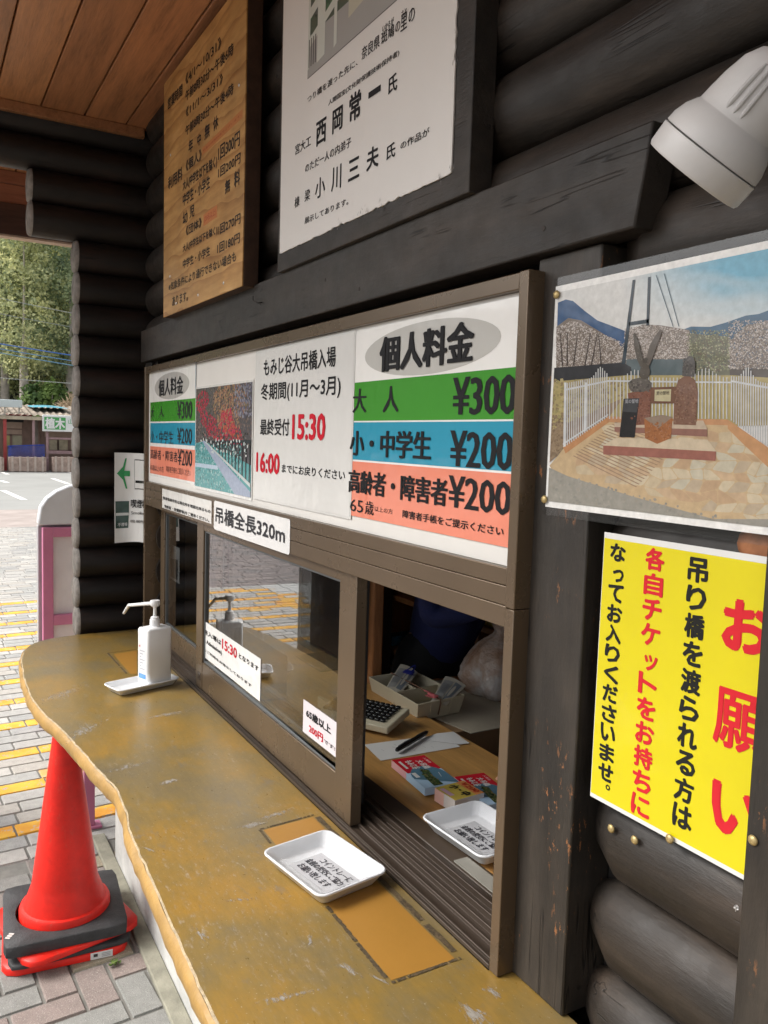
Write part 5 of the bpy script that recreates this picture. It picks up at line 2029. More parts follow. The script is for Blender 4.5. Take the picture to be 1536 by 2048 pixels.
def square(b, c, half, hole, z0, z1, rad, rot, n=48):
    """a square plate with round corners and a round hole"""
    def ring(kind, z_):
        P_ = []
        for k_ in range(n):
            t_ = 2 * math.pi * k_ / n + 0.0001
            if kind == 'o':
                d_ = Vector((math.cos(t_), math.sin(t_)))
                h_ = half - rad
                m_ = max(abs(d_.x), abs(d_.y))
                p_ = d_ * (half / m_)
                q_ = Vector((max(-h_, min(h_, p_.x)), max(-h_, min(h_, p_.y))))
                e_ = p_ - q_
                if abs(p_.x) > h_ and abs(p_.y) > h_:
                    e_ = e_.normalized() * rad
                p_ = q_ + e_
            else:
                p_ = Vector((math.cos(t_), math.sin(t_))) * hole
            cr, sr = math.cos(rot), math.sin(rot)
            P_.append(Vector((c.x + p_.x * cr - p_.y * sr, c.y + p_.x * sr + p_.y * cr, z_)))
        return P_
    e = 0.005
    b.loft([ring('i', z0), ring('o', z0), ring('o', z1 - e), [p_ + (Vector((c.x, c.y, z1)) - Vector((p_.x, p_.y, z1))).normalized() * e + Vector((0, 0, e)) for p_ in ring('o', z1 - e)], ring('i', z1), ring('i', z0)], cap=False)


def cone(label, z0, rot, base, off, sticker, th):
    c = cone_xy + Vector((off[0], off[1], 0))
    root = thing('traffic_cone', label, 'cone', (c.x, c.y, z0), 'stacked red traffic cones')
    b = B()
    o = Vector((c.x, c.y, z0))
    H = 0.70
    rb = 0.116
    k_ = 0.995
    pr = [(base * 0.80, 0.0), (base * 0.80, 0.012), (rb + 0.028, 0.014), (rb + 0.028, 0.070), (rb + 0.024, 0.079), (rb + 0.008, 0.083), (rb, 0.090), (rb - 0.004, 0.100)]
    for i in range(1, 9):
        t_ = i / 8
        pr.append(((rb - 0.004) * (1 - t_) + 0.031 * t_, 0.100 + (H - 0.100) * t_))
    pr += [(0.026, H), (0.026, H - 0.01)]
    for i in range(8, 0, -1):
        t_ = i / 8
        pr.append(((rb - 0.004) * (1 - t_) + 0.031 * t_ - 0.0035, 0.095 + (H - 0.105) * t_))
    pr += [(rb + 0.022, 0.06), (rb + 0.022, 0.0)]
    b.lathe(pr, o, n=56)
    b.done('body', REDCONE, root, sharp=50)
    b = B()
    square(b, o, base, rb + 0.024, z0 + 0.0005, z0 + th, 0.05, rot)
    bs_ = b.done('base', REDCONE, root, sharp=55)
    if sticker:
        b = B((0.7, 0.7, 0.7))
        d_ = Vector((math.cos(rot), math.sin(rot), 0))
        nn = Vector((d_.y, -d_.x, 0))
        q_ = Vector((c.x, c.y, z0 + th * 0.5)) + nn * (base + 0.0008) + d_ * 0.105
        b.poly([q_ - d_ * 0.034 + Vector((0, 0, -0.011)), q_ + d_ * 0.034 + Vector((0, 0, -0.011)), q_ + d_ * 0.034 + Vector((0, 0, 0.012)), q_ - d_ * 0.034 + Vector((0, 0, 0.012))])
        b.col((0.03, 0.03, 0.03))
        q_ += nn * 0.0004
        b.poly([q_ - d_ * 0.025 + Vector((0, 0, -0.003)), q_ - d_ * 0.012 + Vector((0, 0, -0.003)), q_ - d_ * 0.012 + Vector((0, 0, 0.007)), q_ - d_ * 0.025 + Vector((0, 0, 0.007))])
        for i in range(3):
            b.col((0.3, 0.3, 0.32))
            b.poly([q_ + d_ * 0.0 + Vector((0, 0, -0.006 + i * 0.005)), q_ + d_ * 0.027 + Vector((0, 0, -0.006 + i * 0.005)), q_ + d_ * 0.027 + Vector((0, 0, -0.004 + i * 0.005)), q_ + d_ * 0.0 + Vector((0, 0, -0.004 + i * 0.005))])
        b.done('sticker', PAPER, bs_)
    return root


r0 = math.atan2(mc[1].y - mc[0].y, mc[1].x - mc[0].x)
cone('upper red traffic cone of the stack under the counter edge', GZ + 0.043, r0 + R(17), 0.190, (0.004, 0.004), False, 0.0185)
cone('lowest red traffic cone, only its base with a white sticker showing', GZ + 0.002, r0 - R(1), 0.190, (0.0, 0.0), True, 0.024)
b = B()
square(b, cone_xy, 0.187, 0.150, MZ - 0.037, MZ, 0.025, r0)
rw = b.done('cone_weight', BLACKRUB, label='upper black rubber cone weight with a hollow corner knob, round the top cone', cat='cone weight', group='black rubber cone weights', sharp=55)
b = B()
square(b, cone_xy + Vector((0.006, 0.004, 0)), 0.186, 0.150, GZ + 0.0275, GZ + 0.0425, 0.03, r0 + R(3))
b.done('cone_weight', BLACKRUB, label='lower black rubber cone weight squeezed between the two red cone bases', cat='cone weight', group='black rubber cone weights', sharp=55)
b = B((0.62, 0.60, 0.57))
p_ = at(19, 1872, 2, MZ + 0.0012)
d_ = Vector((math.cos(r0 + R(60)), math.sin(r0 + R(60)), 0))
s_ = Vector((-d_.y, d_.x, 0))
for k_ in (-1, 0, 1):
    b.poly([p_ + d_ * (k_ * 0.011 - 0.004) - s_ * 0.008, p_ + d_ * (k_ * 0.011 + 0.004) - s_ * 0.008, p_ + d_ * (k_ * 0.011 + 0.004) + s_ * 0.008, p_ + d_ * (k_ * 0.011 - 0.004) + s_ * 0.008])
for v in b.bm.verts:
    v.co.z = MZ + 0.0012
b.done('sticker', PAPER, label='worn white sticker scraps on the front corner of the black cone weight', cat='sticker')
# weed
b = B()
pw = at(228, 1930, 2, GZ)
rn = random.Random(2)
for i in range(26):
    a_ = rn.random() * 6.28
    L = rn.uniform(0.006, 0.018)
    c_ = pw + Vector((rn.gauss(0, 0.006), rn.gauss(0, 0.006), 0.003 + rn.random() * 0.008))
    d_ = Vector((math.cos(a_), math.sin(a_), rn.uniform(-0.1, 0.5))).normalized()
    s_ = d_.cross(Vector((0, 0, 1))).normalized() * L * 0.42
    g_ = rn.random()
    b.col((g_, g_, g_))
    b.poly([c_, c_ + d_ * L * 0.5 + s_, c_ + d_ * L, c_ + d_ * L * 0.5 - s_])
b.done('weed', BUSH, label='tiny green weed growing between the pavers beside the concrete strip', cat='plant', weld=False)

# ------------------------------------------------------------------ pink framed board beyond the wing wall
XP = -4.85
u0 = at(80, 1275, 0, XP)
zt_ = at(105, 1055, 0, XP).z
root = thing('notice_stand', 'upright notice stand with pink frame and rounded white top behind the log wing', 'notice stand', (XP, 0.05, GZ))
yl = at(78, 1150, 0, XP).y
yi = at(106, 1150, 0, XP).y
b = B()
yr = yl + 0.62
b.box(XP - 0.05, XP + 0.0, yl + 0.02, yl + 0.075, GZ, zt_)
b.box(XP - 0.05, XP + 0.0, yr - 0.055, yr, GZ, zt_)
b.box(XP - 0.05, XP + 0.0, yl + 0.075, yr - 0.055, zt_ - 0.055, zt_)
zl_ = at(120, 1240, 0, XP).z
b.box(XP - 0.05, XP + 0.0, yl + 0.075, yr - 0.055, zl_ - 0.03, zl_ + 0.03)
b.box(XP - 0.05, XP + 0.0, yl + 0.075, yr - 0.055, GZ + 0.05, GZ + 0.11)
b.done('frame', PINK, root, bevel=0.004)
b = B()
b.box(XP - 0.10, XP - 0.052, yl, yr + 0.02, GZ, zt_ + 0.01)
b.done('cabinet', mat('grey_cabinet', (0.38, 0.37, 0.385), 0.4, var=0.08), root, bevel=0.006)
b = B()
b.poly([(XP - 0.03, yl + 0.07, GZ + 0.1), (XP - 0.03, yr - 0.05, GZ + 0.1), (XP - 0.03, yr - 0.05, zt_ - 0.05), (XP - 0.03, yl + 0.07, zt_ - 0.05)])
b.done('panel', mat('white_notice_panel', (0.66, 0.64, 0.66), 0.22, var=0.06), root)
b = B()
pr = [(XP - 0.10, yl, zt_ + 0.011)]
top_h = at(158, 985, 0, XP).z - zt_ + 0.02
for k_ in range(13):
    t_ = math.pi * (1 - k_ / 12)
    pr.append((XP - 0.10, (yl + yr + 0.02) / 2 + math.cos(t_) * (yr - yl + 0.02) / 2, zt_ + 0.04 + top_h * math.sin(t_) ** 0.8))
pr.append((XP - 0.10, yr + 0.02, zt_ + 0.011))
b.prism(pr, (0.09, 0, 0))
b.done('arched_top', mat('pale_arched_top', (0.58, 0.60, 0.63), 0.4, var=0.06), root, bevel=0.01)
b = B()
pa, pb_ = at(178, 1655, 2, GZ), 0
b.box(pa.x - 0.02, pa.x + 0.015, pa.y - 0.022, pa.y + 0.022, GZ, GZ + 0.72)
b.box(pa.x - 0.035, pa.x + 0.03, pa.y - 0.05, pa.y + 0.05, GZ, GZ + 0.012)
b.box(pa.x - 0.025, pa.x + 0.02, pa.y - 0.027, pa.y + 0.027, GZ + 0.72, GZ + 0.73)
b.done('pink_post', PINK, label='short pink painted post with a foot plate, hidden under the counter end', cat='post', bevel=0.003)

# ------------------------------------------------------------------ inside the office
root = thing('desk', 'varnished brown desk inside the ticket window', 'desk', (-2.1, 0.35, GZ))
b = B()
b.box(-3.3, -0.75, 0.162, 0.537, -0.845, -0.820)
b.done('desk_top', DESKWOOD, root, bevel=0.003)
b = B()
b.box(-3.28, -0.78, 0.19, 0.21, GZ + 0.012, -0.8455)
b.done('desk_panel', POSTWOOD, root)
D = -0.8195
C1 = Zm(680, 1150, 4.518)
C2 = Zm(700, 1400, 4.955)
# bill tray on a cardboard box
root = thing('cardboard_box', 'plain brown cardboard box beneath the beige money tray', 'box', (-2.05, 0.68, -1.1))
b = B()
b.box(-2.30, -1.90, 0.545, 0.80, -1.05, -0.842)
b.done('carton', CARDB, root, bevel=0.002)
b = B()
b.prism([(-2.34, 0.53, -0.841), (-1.86, 0.60, -0.838), (-1.86, 0.86, -0.836), (-2.34, 0.83, -0.839)], (0, 0, 0.003))
b.done('lid_flap', mat('pale_card_flap', (0.46, 0.40, 0.31), 0.7), root)
b = B()
b.box(-2.05, -1.95, 0.70, 0.78, GZ + 0.01, -1.051)
b.done('box_stand', DARK, root)
rim = -0.775
q = [at(*C1(x, y_), 2, rim) for x, y_ in ((258, 918), (705, 1172), (1130, 1085), (660, 860))]
for p_ in q:
    p_.z = rim
root = thing('money_tray', 'beige plastic money tray with four compartments on a cardboard box', 'tray', (sum(q, Vector()) / 4) - Vector((0, 0, 0.06)))
c_ = sum(q, Vector()) / 4


def bil(s_, t_, z_, k_=1.0):
    p_ = q[0] * (1 - s_) * (1 - t_) + q[1] * s_ * (1 - t_) + q[2] * s_ * t_ + q[3] * (1 - s_) * t_
    p_ = c_ + (p_ - c_) * k_
    return Vector((p_.x, p_.y, z_))


b = B()
zb_ = -0.833
o_ = [(0, 0), (1, 0), (1, 1), (0, 1)]
b.loft([[bil(s_, t_, zb_, 0.90) for s_, t_ in o_], [bil(s_, t_, rim, 1.0) for s_, t_ in o_], [bil(s_, t_, rim, 0.965) for s_, t_ in o_], [bil(s_, t_, zb_ + 0.004, 0.87) for s_, t_ in o_]])
for (s0, t0, s1, t1) in ((0.52, 0.0, 0.52, 1.0), (0.0, 0.5, 0.52, 0.5)):
    a_, d_ = bil(s0, t0, 0, 0.95), bil(s1, t1, 0, 0.95)
    n_ = (d_ - a_).cross(Vector((0, 0, 1))).normalized() * 0.0015
    b.prism([Vector((a_.x, a_.y, zb_ + 0.003)) + n_, Vector((d_.x, d_.y, zb_ + 0.003)) + n_, Vector((d_.x, d_.y, rim - 0.006)) + n_, Vector((a_.x, a_.y, rim - 0.006)) + n_], n_ * -2)
for t_ in (0.28, 0.72):
    a_, d_ = bil(1.0, t_, zb_ + 0.006, 0.925), bil(1.0, t_, rim - 0.002, 1.0)
    b.tube([a_, d_], 0.0025, 6)
b.done('tray_body', BEIGE, root, bevel=0.0012)
b = B()
b.tube([bil(0.0, 0.5, rim + 0.001, 1.0), bil(0.5, 0.53, rim - 0.001, 1.0), bil(1.0, 0.47, rim + 0.001, 1.0), bil(1.0, 0.47, rim - 0.01, 1.01), bil(1.0, 0.47, zb_ + 0.01, 0.93)], 0.0022, 6)
b.done('rubber_band', mat('brown_rubber_band', (0.20, 0.10, 0.06), 0.6), root)


def note(label, pts, zs, clipmat, clipname, clip_label, clip_at, clip_dir):
    r_ = thing('banknote', label, 'banknote', pts[0], 'clipped banknotes in the money tray')
    P_ = [Vector((p_.x, p_.y, z_)) for p_, z_ in zip(pts, zs)]
    bi = lambda s_, t_, l_=0: P_[0] * (1 - s_) * (1 - t_) + P_[1] * s_ * (1 - t_) + P_[2] * s_ * t_ + P_[3] * (1 - s_) * t_ + Vector((0, 0, l_ + 0.006 * math.sin(s_ * math.pi)))
    b = B((0.55, 0.50, 0.42))
    b.grid(lambda s_, t_: bi(s_, t_), 8, 4)
    b.grid(lambda s_, t_: bi(s_, t_, -0.003), 8, 4)
    b.col((0.20, 0.22, 0.25))
    b.grid(lambda s_, t_: bi(0.62 + 0.3 * s_, 0.12 + 0.76 * t_, 0.0012), 3, 3)
    b.col((0.34, 0.33, 0.32))
    b.grid(lambda s_, t_: bi(0.08 + 0.46 * s_, 0.15 + 0.7 * t_, 0.0012), 3, 3)
    b.col((0.52, 0.47, 0.40))
    b.poly([bi(0.75 + 0.07 * math.cos(k_ * 0.628), 0.5 + 0.25 * math.sin(k_ * 0.628), 0.003) for k_ in range(10)])
    for i in range(5):
        b.col((0.25, 0.26, 0.28))
        b.poly([bi(0.12 + i * 0.08, 0.3, 0.0026), bi(0.15 + i * 0.08, 0.3, 0.0026), bi(0.15 + i * 0.08, 0.7, 0.0026), bi(0.12 + i * 0.08, 0.7, 0.0026)])
    b.done('paper', PAPER, r_, weld=False)
    cl_ = thing(clipname, clip_label, 'clip', clip_at)
    b = B()
    d_ = clip_dir.normalized()
    s_ = Vector((-d_.y, d_.x, 0)).normalized()
    u_2 = Vector((0, 0, 1))
    M = Matrix((( d_.x, s_.x, u_2.x, clip_at.x), (d_.y, s_.y, u_2.y, clip_at.y), (d_.z, s_.z, u_2.z, clip_at.z), (0, 0, 0, 1)))
    b.prism([M @ Vector(p_) for p_ in ((0, -0.018, 0.002), (0.016, -0.018, 0.008), (0.016, -0.018, -0.006), (0, -0.018, -0.001))], M.to_3x3() @ Vector((0, 0.036, 0)))
    b.done('jaw', clipmat, cl_, bevel=0.001)
    b = B()
    b.tube([M @ Vector(p_) for p_ in ((0.014, -0.010, 0.007), (0.026, -0.009, 0.012), (0.038, -0.005, 0.018), (0.042, 0, 0.019), (0.038, 0.005, 0.018), (0.026, 0.009, 0.012), (0.014, 0.010, 0.007))], 0.0022, 6)
    b.tube([M @ Vector(p_) for p_ in ((0.014, -0.010, -0.004), (0.028, -0.008, 0.0), (0.036, 0, 0.003), (0.028, 0.008, 0.0), (0.014, 0.010, -0.004))], 0.0022, 6)
    b.done('lever', clipmat, cl_)


pt = [at(*C1(x, y_), 2, rim) for x, y_ in ((395, 985), (540, 1020), (700, 905), (545, 838))]
note('banknotes held by a blue clip in the far compartment', pt, (-0.80, -0.795, -0.765, -0.762), BLUECLIP, 'bulldog_clip', 'dark blue bulldog clip pinching banknotes in the tray', at(*C1(600, 890), 2, -0.762), (pt[2] - pt[0]))
pt = [at(*C1(x, y_), 2, rim) for x, y_ in ((820, 1100), (960, 1130), (1135, 1040), (950, 962))]
note('banknotes with blue printing held by a pink clip at the near end', pt, (-0.79, -0.79, -0.760, -0.757), PINKCLIP, 'plastic_clip', 'pink plastic clip on the banknotes at the near end of the tray', at(*C1(860, 1080), 2, -0.768), (pt[0] - pt[2]))

# register keyboard
kz = D + 0.03
q_ = [at(*C2(x, y_), 2, kz) for x, y_ in ((90, 285), (660, 290), (640, 225), (330, 50))]
root = thing('keyboard', 'old beige keypad with shiny black keys propped on a small box', 'keyboard', (-2.0, 0.36, D))
kA, kB = at(*C2(660, 238), 2, kz), at(*C2(105, 115), 2, kz + 0.01)
b = B()
M = Matrix.Translation((-1.995, 0.350, D + 0.0)) @ Matrix.Rotation(R(30), 4, 'Z') @ Matrix.Rotation(R(9), 4, 'X')
b.prism([M @ Vector(p_) for p_ in ((-0.15, -0.062, 0.020), (0.085, -0.062, 0.020), (0.085, 0.068, 0.020), (-0.15, 0.068, 0.020))], M.to_3x3() @ Vector((0, 0, 0.020)))
b.done('case', BEIGE, root, bevel=0.003)
b = B()
for i in range(12):
    for j in range(6):
        b.box(-0.145 + i * 0.0175, -0.131 + i * 0.0175, -0.040 + j * 0.0172, -0.0265 + j * 0.0172, 0.0402, 0.0475, M)
kk = b.done('keys', BLACKP, root, bevel=0.002)
b = B()
b.box(-2.075, -1.985, 0.295, 0.35, D + 0.001, D + 0.024)
b.done('small_box', mat('patterned_small_box', (0.42, 0.24, 0.14), 0.6, var=0.5, vs=70), label='small patterned brown box propping up the keypad', cat='box', bevel=0.001)
# note taped inside the narrow pane
pn = [at(336.5, 1086, 1, 0.088), at(358.5, 1168, 1, 0.088)]
b = B((0.50, 0.50, 0.50))
b.prism([(pn[0].x, 0.088, pn[1].z), (pn[1].x, 0.088, pn[1].z), (pn[1].x, 0.088, pn[0].z), (pn[0].x, 0.088, pn[0].z)], (0, 0.001, 0))
b.col((0.06, 0.06, 0.06))
b.poly([(pn[0].x + 0.01, 0.0875, pn[1].z + 0.01), (pn[1].x - 0.02, 0.0875, pn[1].z + 0.01), (pn[1].x - 0.02, 0.0875, pn[1].z + 0.09), (pn[0].x + 0.01, 0.0875, pn[1].z + 0.08)])
b.done('paper_note', PAPER, label='grey paper note with a dark picture taped behind the narrow window pane', cat='note', weld=False)
# papers and pen
b = B((0.66, 0.64, 0.63))
b.prism([Vector((*at(*C2(x, y_), 2, D).xy, D + 0.0006)) for x, y_ in ((140, 445), (305, 605), (1095, 465), (900, 345))], (0, 0, 0.0005))
rn = random.Random(3)
for i in range(10):
    p_ = at(*C2(300 + rn.random() * 500, 420 + rn.random() * 90), 2, D)
    b.col((0.35, 0.34, 0.36))
    b.poly([Vector((p_.x, p_.y, D + 0.0015)), Vector((p_.x + 0.012, p_.y + 0.002, D + 0.0015)), Vector((p_.x + 0.012, p_.y + 0.0035, D + 0.0015)), Vector((p_.x, p_.y + 0.001, D + 0.0015))])
b.done('paper_sheet', PAPER, label='white paper with faint pencil notes lying under the pen on the desk', cat='paper', weld=False)
b = B((0.68, 0.66, 0.66))
b.prism([Vector((*at(*C2(x, y_), 2, D).xy, D + 0.0022)) for x, y_ in ((700, 400), (1090, 448), (1185, 436), (1025, 322), (860, 340))], (0, 0, 0.0005))
b.done('paper_sheet', PAPER, label='second blank paper sheet, fanned out behind the one with pencil notes', cat='paper')
pa, pb_ = at(*C2(460, 497), 2, D + 0.012), at(*C2(772, 312), 2, D + 0.012)
root = thing('pen', 'black ballpoint pen lying across the white papers', 'pen', pa)
b = B()
dd = pb_ - pa
b.tube([pa, pa + dd * 0.03, pa + dd * 0.35, pa + dd * 0.62, pa + dd * 0.66, pa + dd * 0.92, pa + dd], [0.004, 0.0062, 0.0072, 0.0068, 0.0076, 0.0066, 0.002], 14)
b.done('barrel', BLACKP, root, sharp=60)
b = B()
up = Vector((0, 0, 0.0075))
b.tube([pa + dd * 0.06 + up, pa + dd * 0.25 + up * 1.2, pa + dd * 0.42 + up], 0.0018, 6)
b.done('pocket_clip', mat('smoky_clip', (0.06, 0.06, 0.065), 0.15), root)


# ticket pads
def pad_at(ptl, ptr, pbr, h, label, edge1, edge2, kind):
    o = Vector((ptl.x, ptl.y, D + 0.0045 if kind != 'y' else D + 0.004))
    ux = (pbr - ptr)
    ux.z = 0
    L_ = ux.length
    ux.normalize()
    uy = Vector((-ux.y, ux.x, 0))
    wd = (ptr - ptl).length
    root = thing('ticket_pad', label, 'ticket pad', o, 'pads of printed tickets on the desk')

    def T(a, d, lift=0):
        return o + ux * a + uy * d + Vector((0, 0, h + lift))
    b = B()
    for a0, a1, cl in ((0, L_ * 0.46, edge1), (L_ * 0.46, L_, edge2)):
        b.col(cl)
        p_ = [o + ux * a0, o + ux * a1, o + ux * a1 + uy * wd, o + ux * a0 + uy * wd]
        b.prism(p_, (0, 0, h))
    b.done('pages', PAPER, root, weld=False)
    b = B()
    if kind == 'r':
        b.col((0.55, 0.018, 0.03))
        b.poly([T(0, 0, .0004), T(L_ * .5, 0, .0004), T(L_ * .5, wd, .0004), T(0, wd, .0004)])
        b.col((0.10, 0.20, 0.28))
        b.poly([T(L_ * (.70 + .36 * math.cos(t_)) if math.cos(t_) < 0 else T(L_, 0).x * 0 + L_, wd * (.5 + .5 * math.sin(t_)), .0007) for t_ in [math.pi / 2 + k_ * math.pi / 14 for k_ in range(15)]])
        b.col((0.06, 0.09, 0.03))
        b.poly([T(L_ * .42, wd * .45, .001), T(L_ * .7, wd * .30, .001), T(L_ * .98, wd * .28, .001), T(L_ * .98, wd * .55, .001), T(L_ * .7, wd * .55, .001), T(L_ * .5, wd * .62, .001)])
        rn = random.Random(7)
        for i in range(60):
            a_, d__ = rn.uniform(.45, .97), rn.uniform(.3, .56)
            b.col(rn.choice([(0.10, 0.14, 0.04), (0.18, 0.18, 0.08), (0.05, 0.07, 0.04), (0.22, 0.16, 0.07)]))
            s_ = 0.003
            b.poly([T(L_ * a_ + s_ * math.cos(k_), wd * d__ + s_ * math.sin(k_), .0013) for k_ in (0, 1.5, 3, 4.6)])
        b.col((0.6, 0.62, 0.62))
        b.poly([T(L_ * .62, wd * .78, .0013), T(L_ * .76, wd * .72, .0013), T(L_ * .76, wd * .735, .0013), T(L_ * .62, wd * .80, .0013)])
        b.col((0.72, 0.70, 0.68))
        b.poly([T(L_ * .10, wd * .10, .001), T(L_ * .36, wd * .10, .001), T(L_ * .36, wd * .17, .001), T(L_ * .10, wd * .17, .001)])
        b.poly([T(L_ * .52, wd * .08, .0012), T(L_ * .68, wd * .08, .0012), T(L_ * .68, wd * .2, .0012), T(L_ * .52, wd * .2, .0012)])
    else:
        b.col((0.66, 0.50, 0.10))
        b.poly([T(0, 0, .0004), T(L_, 0, .0004), T(L_, wd, .0004), T(0, wd, .0004)])
        b.col((0.74, 0.30, 0.10))
        b.poly([T(0, wd * .72, .0006), T(L_, wd * .72, .0006), T(L_, wd, .0006), T(0, wd, .0006)])
        b.col((0.7, 0.45, 0.55))
        b.poly([T(L_ * .15, wd * .06, .0006), T(L_ * .7, wd * .06, .0006), T(L_ * .7, wd * .2, .0006), T(L_ * .15, wd * .2, .0006)])
    b.done('cover', PRINT, root, weld=False)
    b = B()
    # the writing runs across the pad, so it is read from the desk side
    Q = lambda a, d, lift=0: T(a, d, lift + .0017)
    if kind == 'r':
        put(b, 'もみじ谷', Q, (L_ * .12, L_ * .42, wd * .25, wd * .48), 0.02, (0.75, 0.74, 0.72))
        put(b, '大吊橋', Q, (L_ * .16, L_ * .46, wd * .55, wd * .76), 0.02, (0.75, 0.74, 0.72))
        put(b, '入場券', Q, (L_ * .1, L_ * .3, wd * .84, wd * .93), 0.0, (0.75, 0.6, 0.6))
    else:
        put(b, '小・中', Q, (L_ * .12, L_ * .92, wd * .34, wd * .66), 0.03, (0.02, 0.02, 0.02))
        put(b, '¥200', Q, (L_ * .15, L_ * .9, wd * .76, wd * .95), 0.02, (0.5, 0.04, 0.02))
    b.done('lettering', INK, root, weld=False)


hh = 0.02
z_ = D + hh
PZ = lambda x, y_: at(*C2(x, y_), 2, D + 0.022)
pad_at(PZ(412, 598), PZ(712, 533), PZ(1060, 800), 0.018, 'fully visible pad of red and blue tickets touching the yellow pad', (0.75, 0.40, 0.42), (0.45, 0.62, 0.80), 'r')
pad_at(PZ(1030, 765), PZ(1300, 706), PZ(1640, 975), 0.018, 'pad of red and blue tickets behind the yellow pad, half hidden by the window frame', (0.75, 0.40, 0.42), (0.45, 0.62, 0.80), 'r')
PZ = lambda x, y_: at(*C2(x, y_), 2, D + 0.032)
pad_at(PZ(840, 880), PZ(1120, 805), PZ(1325, 925), 0.030, 'thick yellow ticket pad with black writing between two red pads', (0.75, 0.45, 0.38), (0.62, 0.58, 0.55), 'y')

# shelves behind
root = thing('shelf_unit', 'low wooden shelf unit along the back of the office', 'shelf', (-2.2, 1.3, GZ))
b = B()
for z0 in (-1.20, -0.95, -0.70, -0.30):
    b.box(-3.3, -1.2, 1.10, 1.50, z0 - 0.025, z0)
b.box(-3.3, -1.2, 1.50, 1.52, GZ + 0.01, 0.1)
b.done('shelf_board', POSTWOOD, root, bevel=0.003)
for x in (-3.3, -2.55, -1.25):
    b = B()
    b.box(x, x + 0.03, 1.105, 1.495, GZ + 0.01, 0.05)
    b.done('upright', POSTWOOD, root)
b = B()
pz_ = at(*C1(500, 480), 1, 1.2)
b.box(pz_.x - 0.13, pz_.x + 0.11, 1.12, 1.40, -0.949, -0.905)
b.done('book', mat('blue_book_cover', (0.05, 0.28, 0.42), 0.5, var=0.45, vs=40), label='light blue patterned book lying flat on the shelf', cat='book', bevel=0.002)
pz_ = at(*C1(480, 800), 1, 1.2)
root = thing('paper_stack', 'uneven stack of papers on the lower shelf behind the blue clothes', 'papers', (pz_.x, 1.25, -1.199))
b = B()
rn = random.Random(8)
for i in range(12):
    b.col(rn.choice([(0.5, 0.42, 0.28), (0.6, 0.55, 0.45), (0.4, 0.42, 0.4), (0.55, 0.48, 0.3)]))
    j_ = rn.uniform(-0.01, 0.01)
    b.box(pz_.x - 0.14 + j_, pz_.x + 0.14 + j_, 1.12 + j_, 1.38, -1.199 + i * 0.013, -1.199 + i * 0.013 + 0.0115)
b.done('sheets', PAPER, root)
b = B((0.05, 0.18, 0.30))
b.box(pz_.x - 0.12, pz_.x + 0.14, 1.13, 1.37, -1.0428, -1.032)
b.done('blue_folder', PAPER, root)
root = thing('cabinet', 'dark cabinet added to blacken the room behind the closed glass pane', 'cabinet', (-3.0, 0.9, GZ))  # added block, keeps the view through the pane dark
b = B()
b.box(-3.46, -3.14, 0.80, 1.08, GZ + 0.01, 0.9)
b.done('case', mat('dark_backdrop_wood', (0.025, 0.014, 0.010), 0.5, var=0.3), root, bevel=0.004)
b = B()
for zz in (-0.9, -0.2, 0.45):
    b.box(-3.43, -3.17, 0.785, 0.80, zz - 0.3, zz + 0.3)
b.done('door', mat('dark_backdrop_door', (0.035, 0.02, 0.014), 0.45, var=0.3), root, bevel=0.003)
for i_, (xx, lb_, cl_) in enumerate(((-1.98, 'green plastic folder standing on the low shelf beside the bag', (0.03, 0.20, 0.12)), (-1.86, 'white paper roll pack standing on the low shelf behind the bag', (0.6, 0.58, 0.55)))):
    b = B()
    b.box(xx - 0.07, xx + 0.05, 1.12, 1.32, -0.949, -0.80 + 0.05 * i_)
    b.done('folder' if i_ == 0 else 'paper_pack', mat('folder_tone', cl_, 0.5), label=lb_, cat='folder' if i_ == 0 else 'paper pack', bevel=0.003)
b = B()
b.box(-1.80, -1.62, 1.12, 1.36, -0.699, -0.56)
b.done('file_box', mat('beige_file_box', (0.45, 0.40, 0.32), 0.7), label='beige file box on the upper shelf near the yellow folder', cat='box', bevel=0.003)
# bag on a side shelf
pz_ = at(936, 1388, 1, 0.80)
root = thing('side_shelf', 'narrow brown side shelf carrying the plastic bag', 'shelf', (pz_.x, 0.9, GZ))
b = B()
b.box(pz_.x - 0.30, pz_.x + 0.45, 0.74, 1.05, pz_.z - 0.04, pz_.z - 0.005)
b.done('shelf_board', POSTWOOD, root, bevel=0.003)
b = B()
b.box(pz_.x + 0.36, pz_.x + 0.40, 0.78, 1.02, GZ + 0.01, pz_.z - 0.041)
b.box(pz_.x - 0.02, pz_.x + 0.02, 0.98, 1.02, GZ + 0.01, pz_.z - 0.041)
b.done('shelf_leg', POSTWOOD, root)
b = B()
bc_ = Vector((pz_.x + 0.03, 0.90, pz_.z))
rings = []
for i, (k_, z_) in enumerate(((0.70, 0.0), (0.92, 0.012), (1.02, 0.03), (1.06, 0.055), (1.04, 0.08), (0.99, 0.105), (0.90, 0.13), (0.80, 0.15), (0.66, 0.168), (0.50, 0.182), (0.34, 0.194), (0.20, 0.205), (0.15, 0.215), (0.22, 0.235), (0.30, 0.26))):
    ring = []
    for a_ in range(72):
        t_ = 2 * math.pi * a_ / 72
        w_ = k_ * (1 + 0.20 * noise.noise(Vector((math.cos(t_) * 1.9, math.sin(t_) * 1.9, z_ * 9))) + 0.09 * abs(noise.noise(Vector((math.cos(t_) * 5, math.sin(t_) * 5, z_ * 14)))) - 0.05 * abs(math.sin(t_ * 5 + z_ * 26)))
        ring.append(bc_ + Vector((0.125 * w_ * math.cos(t_), 0.105 * w_ * math.sin(t_), z_ - 0.004)))
    rings.append(ring)
b.loft(rings)
bag_m, nt, bsd = newmat('pale_plastic_bag')
